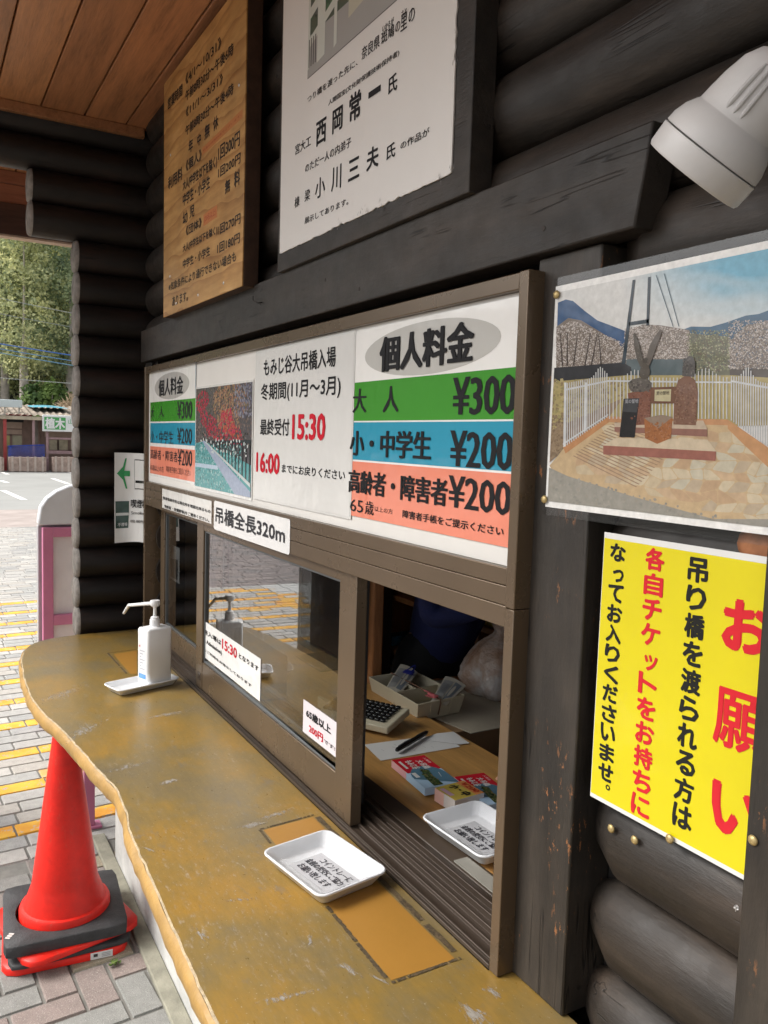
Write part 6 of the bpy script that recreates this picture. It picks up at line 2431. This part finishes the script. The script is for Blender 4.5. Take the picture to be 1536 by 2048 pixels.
nt.links.new(ramp(nt, noise_n(nt, coords(nt), 9, 4), [(0.35, (0.34, 0.20, 0.13)), (0.5, (0.48, 0.36, 0.30)), (0.62, (0.62, 0.58, 0.56))]), bsd.inputs['Base Color'])
bsd.inputs['Roughness'].default_value = 0.25
bump(nt, bsd, noise_n(nt, coords(nt), 24, 4), 0.6, 0.02)
b.done('plastic_bag', bag_m, label='tied pale plastic bag with brown contents on the side shelf', cat='bag', sharp=80)
# upper right shelf strip with a yellow folder
pz_ = at(990, 1245, 1, 1.15)
b = B()
b.box(pz_.x - 0.16, pz_.x + 0.22, 1.12, 1.36, -0.699, -0.675)
b.done('folder', mat('yellow_folder', (0.55, 0.42, 0.05), 0.5), label='yellow folder lying on the shelf above the plastic bag', cat='folder', bevel=0.001)
# screen seen through the glass
root = thing('monitor', 'black monitor standing behind the closed glass pane', 'monitor', (-2.55, 0.50, -0.82))
b = B()
b.box(-2.86, -2.44, 0.50, 0.525, -0.77, -0.36)
b.done('screen', BLACKP, root, bevel=0.006)
b = B()
b.box(-2.68, -2.62, 0.525, 0.545, -0.81, -0.56)
b.box(-2.76, -2.54, 0.44, 0.60, -0.8195, -0.81)
b.done('stand', BLACKP, root, bevel=0.003)
b = B()
p_ = [at(*G3(x, y_), 2, D + 0.03) for x, y_ in ((1045, 1370), (1060, 1355), (1235, 1440), (1230, 1490))]
b.prism([Vector((p.x, p.y, D + 0.001)) for p in p_], (0, 0, 0.03))
b.done('document_box', BEIGE, label='long beige flat case seen through the glass behind the over 65s label', cat='case', bevel=0.002)

# ------------------------------------------------------------------ people
def skin_obj(name, chains, ma, parent, lvl=2):
    """chains: list of [(point, radius), ...]; chains that start at a used point are joined to it"""
    me = bpy.data.meshes.new(name)
    V, E, Rd, roots = [], [], [], []
    org = ORG[parent.name]
    for ch in chains:
        prev = None
        for p_, r_ in ch:
            idx = None
            for i, v_ in enumerate(V):
                if (v_ - Vector(p_)).length < 1e-5:
                    idx = i
            if idx is None:
                V.append(Vector(p_))
                Rd.append(r_)
                idx = len(V) - 1
                if prev is None:
                    roots.append(idx)
            if prev is not None:
                E.append((prev, idx))
            prev = idx
    me.from_pydata([v_ - org for v_ in V], E, [])
    o = bpy.data.objects.new(name, me)
    COL.objects.link(o)
    o.parent = parent
    ORG[o.name] = org
    md = o.modifiers.new('skin', 'SKIN')
    md.use_smooth_shade = True
    if not me.skin_vertices:
        bm_ = bmesh.new()
        bm_.from_mesh(me)
        bm_.verts.layers.skin.verify()
        bm_.to_mesh(me)
        bm_.free()
    for i, sv in enumerate(me.skin_vertices[0].data):
        r_ = Rd[i]
        sv.radius = (r_, r_) if not isinstance(r_, tuple) else r_
        sv.use_root = i in roots
    s_ = o.modifiers.new('subdivision', 'SUBSURF')
    s_.levels = s_.render_levels = lvl
    me.materials.append(ma)
    return o


def hand_chains(wr, d, side, up, close=0.4):
    """five fingers from a palm; d: pointing direction, side: towards the thumb, up: back of the hand"""
    out_ = []
    palm = wr + d * 0.05
    out_.append([(wr, 0.024), (wr + d * 0.03, 0.027), (palm, 0.030), (wr + d * 0.085, 0.026)])
    for i, (o_, L) in enumerate(((0.026, 0.072), (0.009, 0.080), (-0.009, 0.075), (-0.026, 0.060))):
        p0_ = wr + d * 0.080 + side * o_
        p1_ = p0_ + (d * math.cos(close * .5) - up * math.sin(close * .5)) * L * .42
        p2_ = p1_ + (d * math.cos(close * 1.2) - up * math.sin(close * 1.2)) * L * .32
        p3_ = p2_ + (d * math.cos(close * 1.9) - up * math.sin(close * 1.9)) * L * .26
        out_.append([(p0_, 0.0095), (p1_, 0.0090), (p2_, 0.0083), (p3_, 0.0068)])
    t0_ = wr + d * 0.03 + side * 0.026
    t1_ = t0_ + (d * .6 + side * .7 - up * .1).normalized() * 0.036
    t2_ = t1_ + (d * .85 + side * .25 - up * .25).normalized() * 0.028
    out_.append([(t0_, 0.0125), (t1_, 0.0105), (t2_, 0.008)])
    return out_


def person(label, base, J, fdir, hairc):
    """J: named joints in world metres"""
    root = thing('person', label, 'person', base)
    f_ = Vector(fdir).normalized()
    sd_ = f_.cross(Vector((0, 0, 1))).normalized()
    up_ = Vector((0, 0, 1))
    H = J['head']
    ch = [[(J['pelvis'], 0.105), (J['waist'], 0.095), (J['chest'], 0.125), (J['neck'], 0.055), (J['neck'] + (H - J['neck']) * 0.45, 0.052), (H - up_ * 0.02, 0.080), (H + up_ * 0.04, 0.085), (H + up_ * 0.09, 0.055)]]
    for s_ in ('l', 'r'):
        ch.append([(J['chest'], 0.125), (J['sh' + s_], 0.062), (J['el' + s_], 0.044), (J['wr' + s_], 0.028)])
        ch.append([(J['pelvis'], 0.105), (J['hip' + s_], 0.082), (J['kn' + s_], 0.062), (J['an' + s_], 0.042), (J['an' + s_] + f_ * 0.12 - up_ * 0.05, 0.036), (J['an' + s_] + f_ * 0.19 - up_ * 0.055, 0.028)])
        d_ = J.get('hd' + s_, (J['wr' + s_] - J['el' + s_]).normalized())
        sdv = d_.cross(up_)
        sdv = (sdv if sdv.length > 0.2 else sd_.copy()).normalized() * (1 if s_ == 'r' else -1)
        ch += hand_chains(J['wr' + s_], d_, -sdv, sdv.cross(d_).normalized() if sdv.cross(d_).z > 0 else -sdv.cross(d_).normalized())
    skin_obj('body', ch, SKIN, root)
    # face
    b = B()
    for k_ in (-1, 1):
        b.sphere(H + f_ * 0.076 + sd_ * 0.031 * k_ + up_ * 0.022, 0.012, 10, 6, (1, 1, 0.6))
    b.done('eyes', mat('dark_eyes', (0.03, 0.02, 0.02), 0.2), root)
    b = B()
    b.tube([H + f_ * 0.085 + up_ * 0.02, H + f_ * 0.103 - up_ * 0.012, H + f_ * 0.088 - up_ * 0.022], [0.008, 0.014, 0.008], 10)
    for k_ in (-1, 1):
        b.sphere(H + sd_ * 0.084 * k_ + up_ * 0.005, 0.026, 10, 8, (0.5, 0.5, 1.1))
    b.done('nose_and_ears', SKIN, root)
    b = B()
    b.tube([H + f_ * 0.082 - sd_ * 0.022 - up_ * 0.045, H + f_ * 0.090 - up_ * 0.046, H + f_ * 0.082 + sd_ * 0.022 - up_ * 0.045], [0.003, 0.0055, 0.003], 8)
    b.done('mouth', mat('lips', (0.36, 0.13, 0.11), 0.5), root)
    skin_obj('hair', [[(H - f_ * 0.05 - up_ * 0.04, 0.058), (H - f_ * 0.035 + up_ * 0.03, 0.082), (H - f_ * 0.005 + up_ * 0.075, 0.075), (H + f_ * 0.05 + up_ * 0.085, 0.038)]], HAIR, root)
    skin_obj('trousers', [[(J['waist'], 0.105), (J['pelvis'], 0.125)]] + [[(J['pelvis'], 0.125), (J['hip' + s_], 0.10), (J['kn' + s_], 0.082), (J['an' + s_] + up_ * 0.02, 0.068)] for s_ in 'lr'], BLACKCLOTH, root)
    skin_obj('jacket', [[(J['pelvis'] - up_ * 0.02, 0.128), (J['waist'], 0.122), (J['chest'], 0.155), (J['neck'] - up_ * 0.02, 0.075)]] + [[(J['chest'], 0.155), (J['sh' + s_], 0.078), (J['el' + s_], 0.058), (J['wr' + s_] * 0.92 + J['el' + s_] * 0.08, 0.042)] for s_ in 'lr'], hairc, root)
    skin_obj('shoes', [[(J['an' + s_] - up_ * 0.035, 0.045), (J['an' + s_] + f_ * 0.11 - up_ * 0.052, 0.042), (J['an' + s_] + f_ * 0.2 - up_ * 0.058, 0.032)] for s_ in 'lr'], BLACKCLOTH, root)
    return root


bxp, byp = -2.47, 0.86
fz = GZ + 0.01
V_ = Vector
J = dict(pelvis=V_((bxp, byp, fz + 0.90)), waist=V_((bxp + 0.07, byp, fz + 1.04)), chest=V_((bxp + 0.20, byp, fz + 1.26)), neck=V_((bxp + 0.30, byp, fz + 1.42)), head=V_((bxp + 0.37, byp, fz + 1.56)),
         shl=V_((bxp + 0.22, byp + 0.17, fz + 1.36)), shr=V_((bxp + 0.22, byp - 0.13, fz + 1.36)), ell=V_((bxp + 0.24, byp + 0.24, fz + 1.10)), elr=V_((bxp + 0.20, byp - 0.15, fz + 1.09)),
         wrl=V_((bxp + 0.46, byp + 0.18, fz + 1.10)), wrr=V_((bxp + 0.42, byp - 0.02, fz + 1.20)), hipl=V_((bxp, byp + 0.09, fz + 0.84)), hipr=V_((bxp, byp - 0.09, fz + 0.84)),
         knl=V_((bxp + 0.05, byp + 0.10, fz + 0.47)), knr=V_((bxp + 0.03, byp - 0.10, fz + 0.47)), anl=V_((bxp - 0.01, byp + 0.10, fz + 0.085)), anr=V_((bxp - 0.03, byp - 0.10, fz + 0.085)))
person('standing clerk in a long navy jacket and black trousers behind the money tray', (bxp, byp, fz), J, (1, 0.05, 0), NAVY)
# second clerk, seated behind the right-hand wall: only fingertips show
bxp, byp = -0.98, 0.93
hp = at(986, 1535, 2, D + 0.012)
wr_ = Vector((hp.x + 0.150, hp.y + 0.055, D + 0.045))
hd = (hp - wr_).normalized()
J = dict(pelvis=V_((bxp, byp, fz + 0.52)), waist=V_((bxp - 0.02, byp - 0.02, fz + 0.70)), chest=V_((bxp - 0.05, byp - 0.06, fz + 0.92)), neck=V_((bxp - 0.08, byp - 0.09, fz + 1.10)), head=V_((bxp - 0.10, byp - 0.12, fz + 1.25)),
         shl=V_((bxp + 0.10, byp - 0.12, fz + 1.03)), shr=V_((bxp - 0.20, byp - 0.02, fz + 1.03)), ell=V_((bxp + 0.14, byp - 0.30, fz + 0.86)), elr=V_((bxp - 0.26, byp - 0.20, fz + 0.93)),
         wrl=V_((bxp - 0.02, byp - 0.42, fz + 0.93)), wrr=wr_, hdr=hd, hipl=V_((bxp + 0.08, byp - 0.02, fz + 0.50)), hipr=V_((bxp - 0.09, byp + 0.0, fz + 0.50)),
         knl=V_((bxp + 0.06, byp - 0.36, fz + 0.50)), knr=V_((bxp - 0.14, byp - 0.34, fz + 0.50)), anl=V_((bxp + 0.08, byp - 0.34, fz + 0.085)), anr=V_((bxp - 0.14, byp - 0.32, fz + 0.085)))
person('seated clerk at the desk, only fingertips showing past the window frame', (bxp, byp, fz), J, (-0.35, -0.94, 0), NAVY)
root = thing('stool', 'plain wooden stool under the seated clerk', 'stool', (bxp, byp, fz))
b = B()
b.lathe([(0, 0.36), (0.17, 0.36), (0.18, 0.375), (0.17, 0.39), (0, 0.39)], (bxp, byp, fz), n=28)
b.done('seat', POSTWOOD, root)
for k_ in range(4):
    b = B()
    t_ = math.pi / 4 + k_ * math.pi / 2
    b.tube([(bxp + 0.17 * math.cos(t_), byp + 0.17 * math.sin(t_), fz), (bxp + 0.12 * math.cos(t_), byp + 0.12 * math.sin(t_), fz + 0.36)], [0.014, 0.018], 10)
    b.done('leg', POSTWOOD, root)

# ------------------------------------------------------------------ across the road
XS = -36.0


def qs(u, v, x=XS):
    p_ = at(u, v, 0, x)
    return p_.y, p_.z


F6 = Zm(0, 740, 9.035)
BASE = GZ + 0.02


def sq(x, y_):
    return qs(*F6(x, y_))


SHW = mat('brown_shop_boards', (0.25, 0.165, 0.13), 0.8, var=0.2, vs=3)
SHW2 = mat('pale_brown_panel', (0.44, 0.32, 0.25), 0.8, var=0.15, vs=2)
ROOFM = mat('rusty_corrugated_roof', (0.22, 0.18, 0.14), 0.75, var=0.5, vs=3)
shop = thing('shop', 'low brown wooden plant shop across the car park with corrugated roof', 'building', (XS - 1, 4, BASE))
zr = sq(300, 785)[1]
b = B()
b.box(XS - 3.0, XS - 0.9, -6, 12, BASE, zr - 0.1)
b.done('wall', SHW, shop)
b = B()
for (u0_, u1_, v0_, v1_) in ((120, 440, 930, 1050), (120, 440, 1085, 1160), (860, 1420, 1120, 1215)):
    (ya_, za_), (yb2, zb2) = sq(u0_, v1_), sq(u1_, v0_)
    b = B()
    b.box(XS - 0.9, XS - 0.86, ya_, yb2, za_, zb2)
    b.done('facade_panel', SHW2, shop)
b = B()
(ya_, za_), (yb2, zb2) = sq(112, 935), sq(470, 868)
b.box(XS - 0.9, XS - 0.85, ya_, yb2, za_, zb2)
b.done('dark_opening', DARK, shop)
for (u0_, u1_, v0_, v1_, cl, nm) in ((120, 235, 1190, 1380, (0.42, 0.37, 0.15), 0), (240, 440, 1190, 1380, (0.33, 0.30, 0.20), 0), (940, 1095, 1270, 1450, (0.55, 0.47, 0.32), 1), (1115, 1310, 1270, 1450, (0.52, 0.44, 0.30), 1), (1310, 1420, 1270, 1450, (0.36, 0.28, 0.20), 1), (640, 740, 900, 1340, (0.22, 0.18, 0.15), 1)):
    (ya_, za_), (yb2, zb2) = sq(u0_, v1_), sq(u1_, v0_)
    b = B()
    b.box(XS - 0.9, XS - 0.83, ya_ - 0.05, yb2 + 0.05, za_ - 0.05, za_)
    b.box(XS - 0.9, XS - 0.83, ya_ - 0.05, yb2 + 0.05, zb2, zb2 + 0.05)
    b.box(XS - 0.9, XS - 0.83, ya_ - 0.05, ya_, za_, zb2)
    b.box(XS - 0.9, XS - 0.83, yb2, yb2 + 0.05, za_, zb2)
    wd_ = b.done('window', SHW, shop)
    b = B()
    b.box(XS - 0.899, XS - 0.86, ya_, yb2, za_, zb2)
    b.done('pane', mat('shop_pane', cl, 0.35, var=0.35, vs=2.5), wd_)
# corrugated roof
b = B()
ys_ = [(-6 + i * 0.05) for i in range(361)]
rw0, rw1 = [], []
for i, yy in enumerate(ys_):
    dz = 0.03 * math.cos(i * math.pi / 2.5)
    rw0.append(Vector((XS + 0.25, yy, zr - 0.05 + dz)))
    rw1.append(Vector((XS - 3.2, yy, zr + 0.45 + dz)))
b.loft([rw0, rw1], cap=False, closed=False)
b.done('roof', ROOFM, shop)
b = B()
b.box(XS + 0.1, XS + 0.2, -6, 12, zr - 0.24, zr - 0.1)
b.done('fascia', mat('cream_fascia', (0.45, 0.38, 0.28), 0.7, var=0.25, vs=4), shop)
b = B()
REDP = mat('red_painted_post', (0.36, 0.05, 0.045), 0.6, var=0.2)
(ya_, za_), (yb2, zb2) = sq(62, 1750), sq(112, 800)
b.box(XS + 0.0, XS + 0.1, ya_, yb2, BASE, zr - 0.1)
(y3, z3), (y4, z4) = sq(112, 880), sq(575, 808)
b.box(XS + 0.0, XS + 0.1, yb2, y4, z3, z4)
b.done('porch_frame', REDP, shop)
MAUVE = mat('mauve_post', (0.34, 0.22, 0.22), 0.7, var=0.2)
for u in (605, 850, 1340):
    b = B()
    (ya_, za_) = sq(u - 22, 1700)
    (yb2, zb2) = sq(u + 22, 1700)
    b.box(XS + 0.0, XS + 0.12, ya_, yb2, BASE, zr - 0.1)
    b.done('post', MAUVE, shop)
b = B()
(ya_, za_), (yb2, zb2) = sq(870, 1510), sq(1430, 1465)
b.box(XS + 0.02, XS + 0.1, ya_, yb2 + 3, za_, zb2)
(ya_, za_), (yb2, zb2) = sq(860, 1250), sq(1430, 1230)
b.box(XS + 0.02, XS + 0.1, ya_, yb2 + 3, za_, zb2)
b.done('rail', MAUVE, shop)
# sign of the plant shop
(ya_, za_), (yb2, zb2) = sq(750, 1105), sq(1450, 835)
root = thing('shop_sign', 'long white sign with green block lettering under the shop roof', 'sign', (XS + 0.2, (ya_ + yb2) / 2, za_))
b = B((0.78, 0.79, 0.77))
b.box(XS + 0.205, XS + 0.26, ya_, yb2 + 1.6, za_, zb2)
b.done('panel', PAINTED, root, bevel=0.02)
b = B((0.07, 0.36, 0.10))
(y3, z3), (y4, z4) = sq(785, 1070), sq(1168, 862)
b.poly([(XS + 0.264, y3, z3), (XS + 0.264, y4, z3), (XS + 0.264, y4, z4), (XS + 0.264, y3, z4)])
b.done('green_block', PAINTED, root)
b = B()
SP = lambda a, d, lift=0: Vector((XS + 0.272 + lift, a, d))
put(b, '植木', SP, (y3 + 0.03, y4 - 0.02, z3 + 0.02, z4 - 0.02), 0.04, (0.8, 0.8, 0.78))
(y3, z3), (y4, z4) = sq(1215, 975), sq(1400, 895)
put(b, '山野', SP, (y3, y4, z3, z4), 0.0, (0.10, 0.40, 0.16))
put(b, '園芸', SP, (y4 + 0.15, y4 + 0.9, z3, z4), 0.0, (0.10, 0.40, 0.16))
b.done('lettering', INK, root, weld=False)
# second sign on the roof
(ya_, za_), (yb2, zb2) = sq(-300, 650), sq(425, 540)
root = thing('roof_sign', 'blank pale board on two poles above the shop roof', 'sign', (XS - 0.5, (ya_ + yb2) / 2, zr))
b = B((0.62, 0.70, 0.70))
b.box(XS - 0.5, XS - 0.42, ya_, yb2, za_, zb2)
b.done('board', PAINTED, root, bevel=0.02)
b = B()
for u in (110, 370):
    y3 = sq(u, 700)[0]
    b.box(XS - 0.56, XS - 0.505, y3 - 0.03, y3 + 0.03, zr - 0.02, za_ + 0.2)
b.done('pole', mat('pale_pole', (0.5, 0.48, 0.42), 0.7), root)
# blue net, planters
(ya_, za_), (yb2, zb2) = sq(130, 1745), sq(775, 1350)
root = thing('blue_net', 'sagging blue net hung between the red and mauve posts', 'net', (XS + 0.35, (ya_ + yb2) / 2, BASE))
b = B()
za_ = BASE
b.grid(lambda s_, t_: Vector((XS + 0.35 + 0.06 * math.sin(s_ * 9 + t_ * 3), ya_ + (yb2 - ya_) * s_ + 0.05 * t_ * s_, za_ + (zb2 - za_) * t_ * (0.93 + 0.07 * s_))), 24, 12)
nm, nt, bsd = newmat('blue_netting')
out_ = nt.nodes['Material Output']
tr = N(nt, 'ShaderNodeBsdfTransparent')
bsd.inputs['Base Color'].default_value = (0.03, 0.08, 0.42, 1)
bsd.inputs['Roughness'].default_value = 0.6
mx = N(nt, 'ShaderNodeMixShader')
nt.links.new(ramp(nt, noise_n(nt, coords(nt), 2.2, 3), [(0.3, (0.30,) * 3), (0.7, (0.68,) * 3)]), mx.inputs[0])
nt.links.new(tr.outputs[0], mx.inputs[1])
nt.links.new(bsd.outputs[0], mx.inputs[2])
nt.links.new(mx.outputs[0], out_.inputs[0])
b.done('mesh_cloth', nm, root)
b = B()
b.tube([(XS + 0.36, ya_, zb2 * 0.93 + za_ * 0.07), (XS + 0.36, yb2, zb2)], 0.02, 6)
b.done('top_rope', mat('blue_rope', (0.02, 0.05, 0.3), 0.6), root)
PLANT = mat('weathered_planter', (0.40, 0.30, 0.25), 0.85, var=0.3, vs=5)
for i, (u0_, u1_, lb) in enumerate(((120, 790, 'long weathered planter box behind the blue net'), (900, 1460, 'long weathered planter box under the plant shop sign'), (-620, 40, 'long weathered planter box beyond the red porch post'))):
    (ya_, za_), (yb2, zb2) = sq(u0_, 1745), sq(u1_, 1570)
    root = thing('planter', lb, 'planter', (XS + 0.6, (ya_ + yb2) / 2, BASE), 'planter boxes in front of the shop')
    b = B()
    b.box(XS + 0.45, XS + 0.8, ya_, yb2, BASE + 0.0, zb2)
    b.done('trough', PLANT, root, bevel=0.02)
    b = B()
    n_ = 5
    for k_ in range(n_):
        yk = ya_ + (yb2 - ya_) * (k_ + 0.5) / n_
        b.box(XS + 0.8, XS + 0.83, yk - 0.04, yk + 0.04, BASE, zb2 + 0.03)
    b.done('batten', mat('pale_planter_batten', (0.5, 0.41, 0.35), 0.8), root)
# parked van roofs / tarps behind the roof
b = B()
(ya_, za_), (yb2, zb2) = sq(600, 690), sq(1300, 630)
rings = []
for s_ in range(7):
    t_ = s_ / 6
    rings.append([Vector((XS - 2.5 + 1.6 * t_, ya_ + (yb2 - ya_) * k_ / 10, zr + 0.30 + 0.1 * (1 - t_) + (zb2 - za_) * math.sin(math.pi * k_ / 10) * (1 - 0.6 * t_) * 0.25)) for k_ in range(11)])
b.loft(rings, cap=False, closed=False)
b.done('tarpaulin', mat('turquoise_tarp', (0.10, 0.34, 0.43), 0.5, var=0.35, vs=1.2), label='faded turquoise tarpaulin thrown over the shop roof', cat='tarpaulin')

# wires
WIRES = [((0, 597), (157, 629), 0.010, (0.35, 0.37, 0.36), 'uppermost thin grey cable crossing the forest'), ((0, 628), (157, 657), 0.010, (0.22, 0.24, 0.24), 'dark thin cable, second below the uppermost one'), ((0, 688), (157, 713), 0.020, (0.05, 0.14, 0.42), 'top cable of the blue bundle crossing the trees'), ((0, 698), (157, 724), 0.014, (0.10, 0.24, 0.45), 'middle cable of the blue bundle crossing the trees'),
         ((0, 706), (157, 733), 0.014, (0.14, 0.30, 0.46), 'lowest cable of the blue bundle crossing the trees'), ((0, 756), (157, 768), 0.010, (0.38, 0.40, 0.39), 'lone grey cable below the blue bundle')]
for (a_, d_, r_, cl, lb) in WIRES:
    p0_, p1_ = at(*a_, 0, -31), at(*d_, 0, -31)
    dv = p1_ - p0_
    b = B()
    pts_ = []
    for k_ in range(25):
        t_ = -3 + 7 * k_ / 24
        pts_.append(p0_ + dv * t_ + Vector((0, 0, 0.012 * (t_ - 0.5) ** 2 * 2)))
    b.tube(pts_, r_, 6)
    b.done('overhead_cable', mat('cable', cl, 0.6), label=lb, cat='cable', group='overhead cables')

# hillside and cedars
b = B()


def hill(s_, t_):
    x = -41 - 52 * t_
    yv = -90 + 220 * s_
    return Vector((x, yv, GZ - 0.2 + (max(0, -x - 44)) * 0.42 + 1.5 * noise.noise(Vector((x * 0.05, yv * 0.05, 0)))))


b.grid(hill, 40, 24)
b.done('hillside', SOIL, kind='structure')


def hz_(x, yv):
    return GZ - 0.2 + (max(0, -x - 44)) * 0.42 + 1.5 * noise.noise(Vector((x * 0.05, yv * 0.05, 0)))


def cedar_mesh(seed, H, bare, rmax):
    rnd = random.Random(seed)
    b = B()
    n_clump = 230
    for i in range(n_clump):
        t_ = rnd.random() ** 0.85
        h_ = bare + (H - bare) * t_
        rr_ = rmax * (1 - t_) ** 0.62 * (0.2 + 0.8 * rnd.random()) * (0.55 + 0.45 * min(1, t_ * 6)) + 0.15
        a_ = rnd.random() * 6.283
        cpos = Vector((math.cos(a_) * rr_, math.sin(a_) * rr_, h_ - rr_ * 0.10))
        cs = rnd.uniform(0.45, 0.95) * (1.0 - 0.35 * t_)
        tone = rnd.random()
        for k_ in range(44):
            d_ = Vector((rnd.gauss(0, 1), rnd.gauss(0, 1), rnd.gauss(0, 1))).normalized()
            p_ = cpos + Vector((d_.x, d_.y, d_.z * 0.75)) * cs * rnd.uniform(0.55, 1.0)
            L = rnd.uniform(0.08, 0.17)
            e_ = (d_ + Vector((rnd.gauss(0, .5), rnd.gauss(0, .5), rnd.gauss(0, .5) - 0.25))).normalized()
            s_ = e_.cross(Vector((rnd.gauss(0, 1), rnd.gauss(0, 1), rnd.gauss(0, 1)))).normalized() * L * 0.5
            g_ = max(0, min(1, 0.75 * tone + 0.35 * rnd.random() - 0.05))
            b.col((g_, g_, g_))
            b.poly([p_ - e_ * L * 0.3, p_ + s_, p_ + e_ * L, p_ - s_])
    return b


def cedar(seed, loc, H, bare, rmax, label):
    root = thing('cedar_tree', label, 'tree', loc, 'cedar trees on the hillside')
    b = B()
    L = Vector(loc)
    b.tube([L + Vector((0, 0, -0.5)), L + Vector((0.05, 0, bare)), L + Vector((0.03, 0.02, bare + 1.6)), L + Vector((0, 0.05, H * 0.7)), L + Vector((0, 0, H))], [0.26, 0.20, 0.07, 0.04, 0.01], 10)
    b.done('trunk', BARK, root)
    b = cedar_mesh(seed, H, bare, rmax)
    bmesh.ops.translate(b.bm, verts=b.bm.verts, vec=L)
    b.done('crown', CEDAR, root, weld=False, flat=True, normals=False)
    return root


LBF = 'tall cedar among many alike on the far hillside'
LFR = 'front row cedar with a long bare pale trunk behind the shop'
front = [(48, -45.0, 0), (140, -46.0, 1), (10, -47.5, 2)]
protos = []
for i, (u, x, sd_) in enumerate(front):
    p_ = at(u, 800, 0, x)
    loc = (x, p_.y, hz_(x, p_.y))
    bare = at(u, 738, 0, x).z - loc[2]
    H = bare + 9.5
    lb = ['bare-trunked cedar rising above the middle of the blank roof sign', 'bare-trunked cedar rising above the end of the blank roof sign', 'cedar with a dim trunk, partly behind the bare-trunked ones'][i]
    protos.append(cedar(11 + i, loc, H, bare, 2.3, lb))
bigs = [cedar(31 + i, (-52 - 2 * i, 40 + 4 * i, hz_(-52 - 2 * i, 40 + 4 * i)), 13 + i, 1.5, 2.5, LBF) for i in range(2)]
rn = random.Random(12)
cnt = 0
for ix, x in enumerate((-49.5, -53, -57, -62, -68, -75)):
    yv = -14 + (ix % 2) * 1.5
    stepy = 2.7 + ix * 0.25
    while yv < 34:
        yy = yv + rn.uniform(-0.7, 0.7)
        xx = x + rn.uniform(-0.8, 0.8)
        src_ = bigs[rn.randrange(2)]
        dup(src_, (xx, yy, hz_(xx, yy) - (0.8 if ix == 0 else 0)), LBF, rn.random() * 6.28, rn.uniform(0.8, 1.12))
        yv += stepy
        cnt += 1


def bush(name, loc, n_, rx, rz, ma, label, cat, seed, leaf=0.16, twigs=False):
    rnd = random.Random(seed)
    root = thing(name, label, cat, loc)
    L = Vector(loc)
    b = B()
    for i in range(7):
        a_ = rnd.random() * 6.28
        b.tube([L, L + Vector((math.cos(a_) * rx * 0.3, math.sin(a_) * rx * 0.3, rz * 0.8)), L + Vector((math.cos(a_) * rx * 0.7, math.sin(a_) * rx * 0.7, rz * 1.6))], [0.07, 0.04, 0.012], 6)
    b.done('trunk', BARK, root)
    b = B()
    for i in range(n_):
        d_ = Vector((rnd.gauss(0, 1), rnd.gauss(0, 1), rnd.gauss(0, 1))).normalized()
        rr_ = rnd.uniform(0.6, 1.0) * (1 + 0.3 * noise.noise(d_ * 2.2 + Vector((seed, 0, 0))))
        p_ = L + Vector((d_.x * rx * rr_, d_.y * rx * rr_, rz + d_.z * rz * rr_))
        e_ = Vector((rnd.gauss(0, 1), rnd.gauss(0, 1), rnd.gauss(0, 1))).normalized()
        s_ = e_.cross(d_).normalized() * leaf * (0.12 if twigs else 0.5)
        g_ = max(0, min(1, 0.5 + 0.9 * noise.noise(p_ * 1.3) + rnd.uniform(-0.25, 0.25)))
        b.col((g_, g_, g_))
        l_ = leaf * rnd.uniform(0.6, 1.3) * (2.2 if twigs else 1)
        b.poly([p_ - e_ * l_ * 0.5, p_ + s_, p_ + e_ * l_ * 0.7, p_ - s_])
    b.done('crown', ma, root, weld=False, flat=True, normals=False)


p_ = at(95, 790, 0, -43.5)
bush('broadleaf_tree', (-43.5, p_.y, GZ + 0.6), 3600, 1.5, 1.75, BUSH, 'bushy green broadleaf tree behind the turquoise tarpaulin', 'tree', 3, 0.20)
p_ = at(150, 815, 0, -40.5)
bush('cherry_tree', (-40.5, p_.y + 0.3, GZ + 0.5), 4200, 1.35, 1.45, CHERRY, 'pale pinkish cherry tree above the plant shop sign', 'tree', 5, 0.22, True)
p_ = at(175, 760, 0, -44.5)
bush('broadleaf_tree', (-44.5, p_.y + 2.2, GZ + 0.6), 3000, 1.7, 2.0, BUSH, 'larger broadleaf tree mostly hidden by the log wing and the pinkish cherry', 'tree', 8, 0.20)
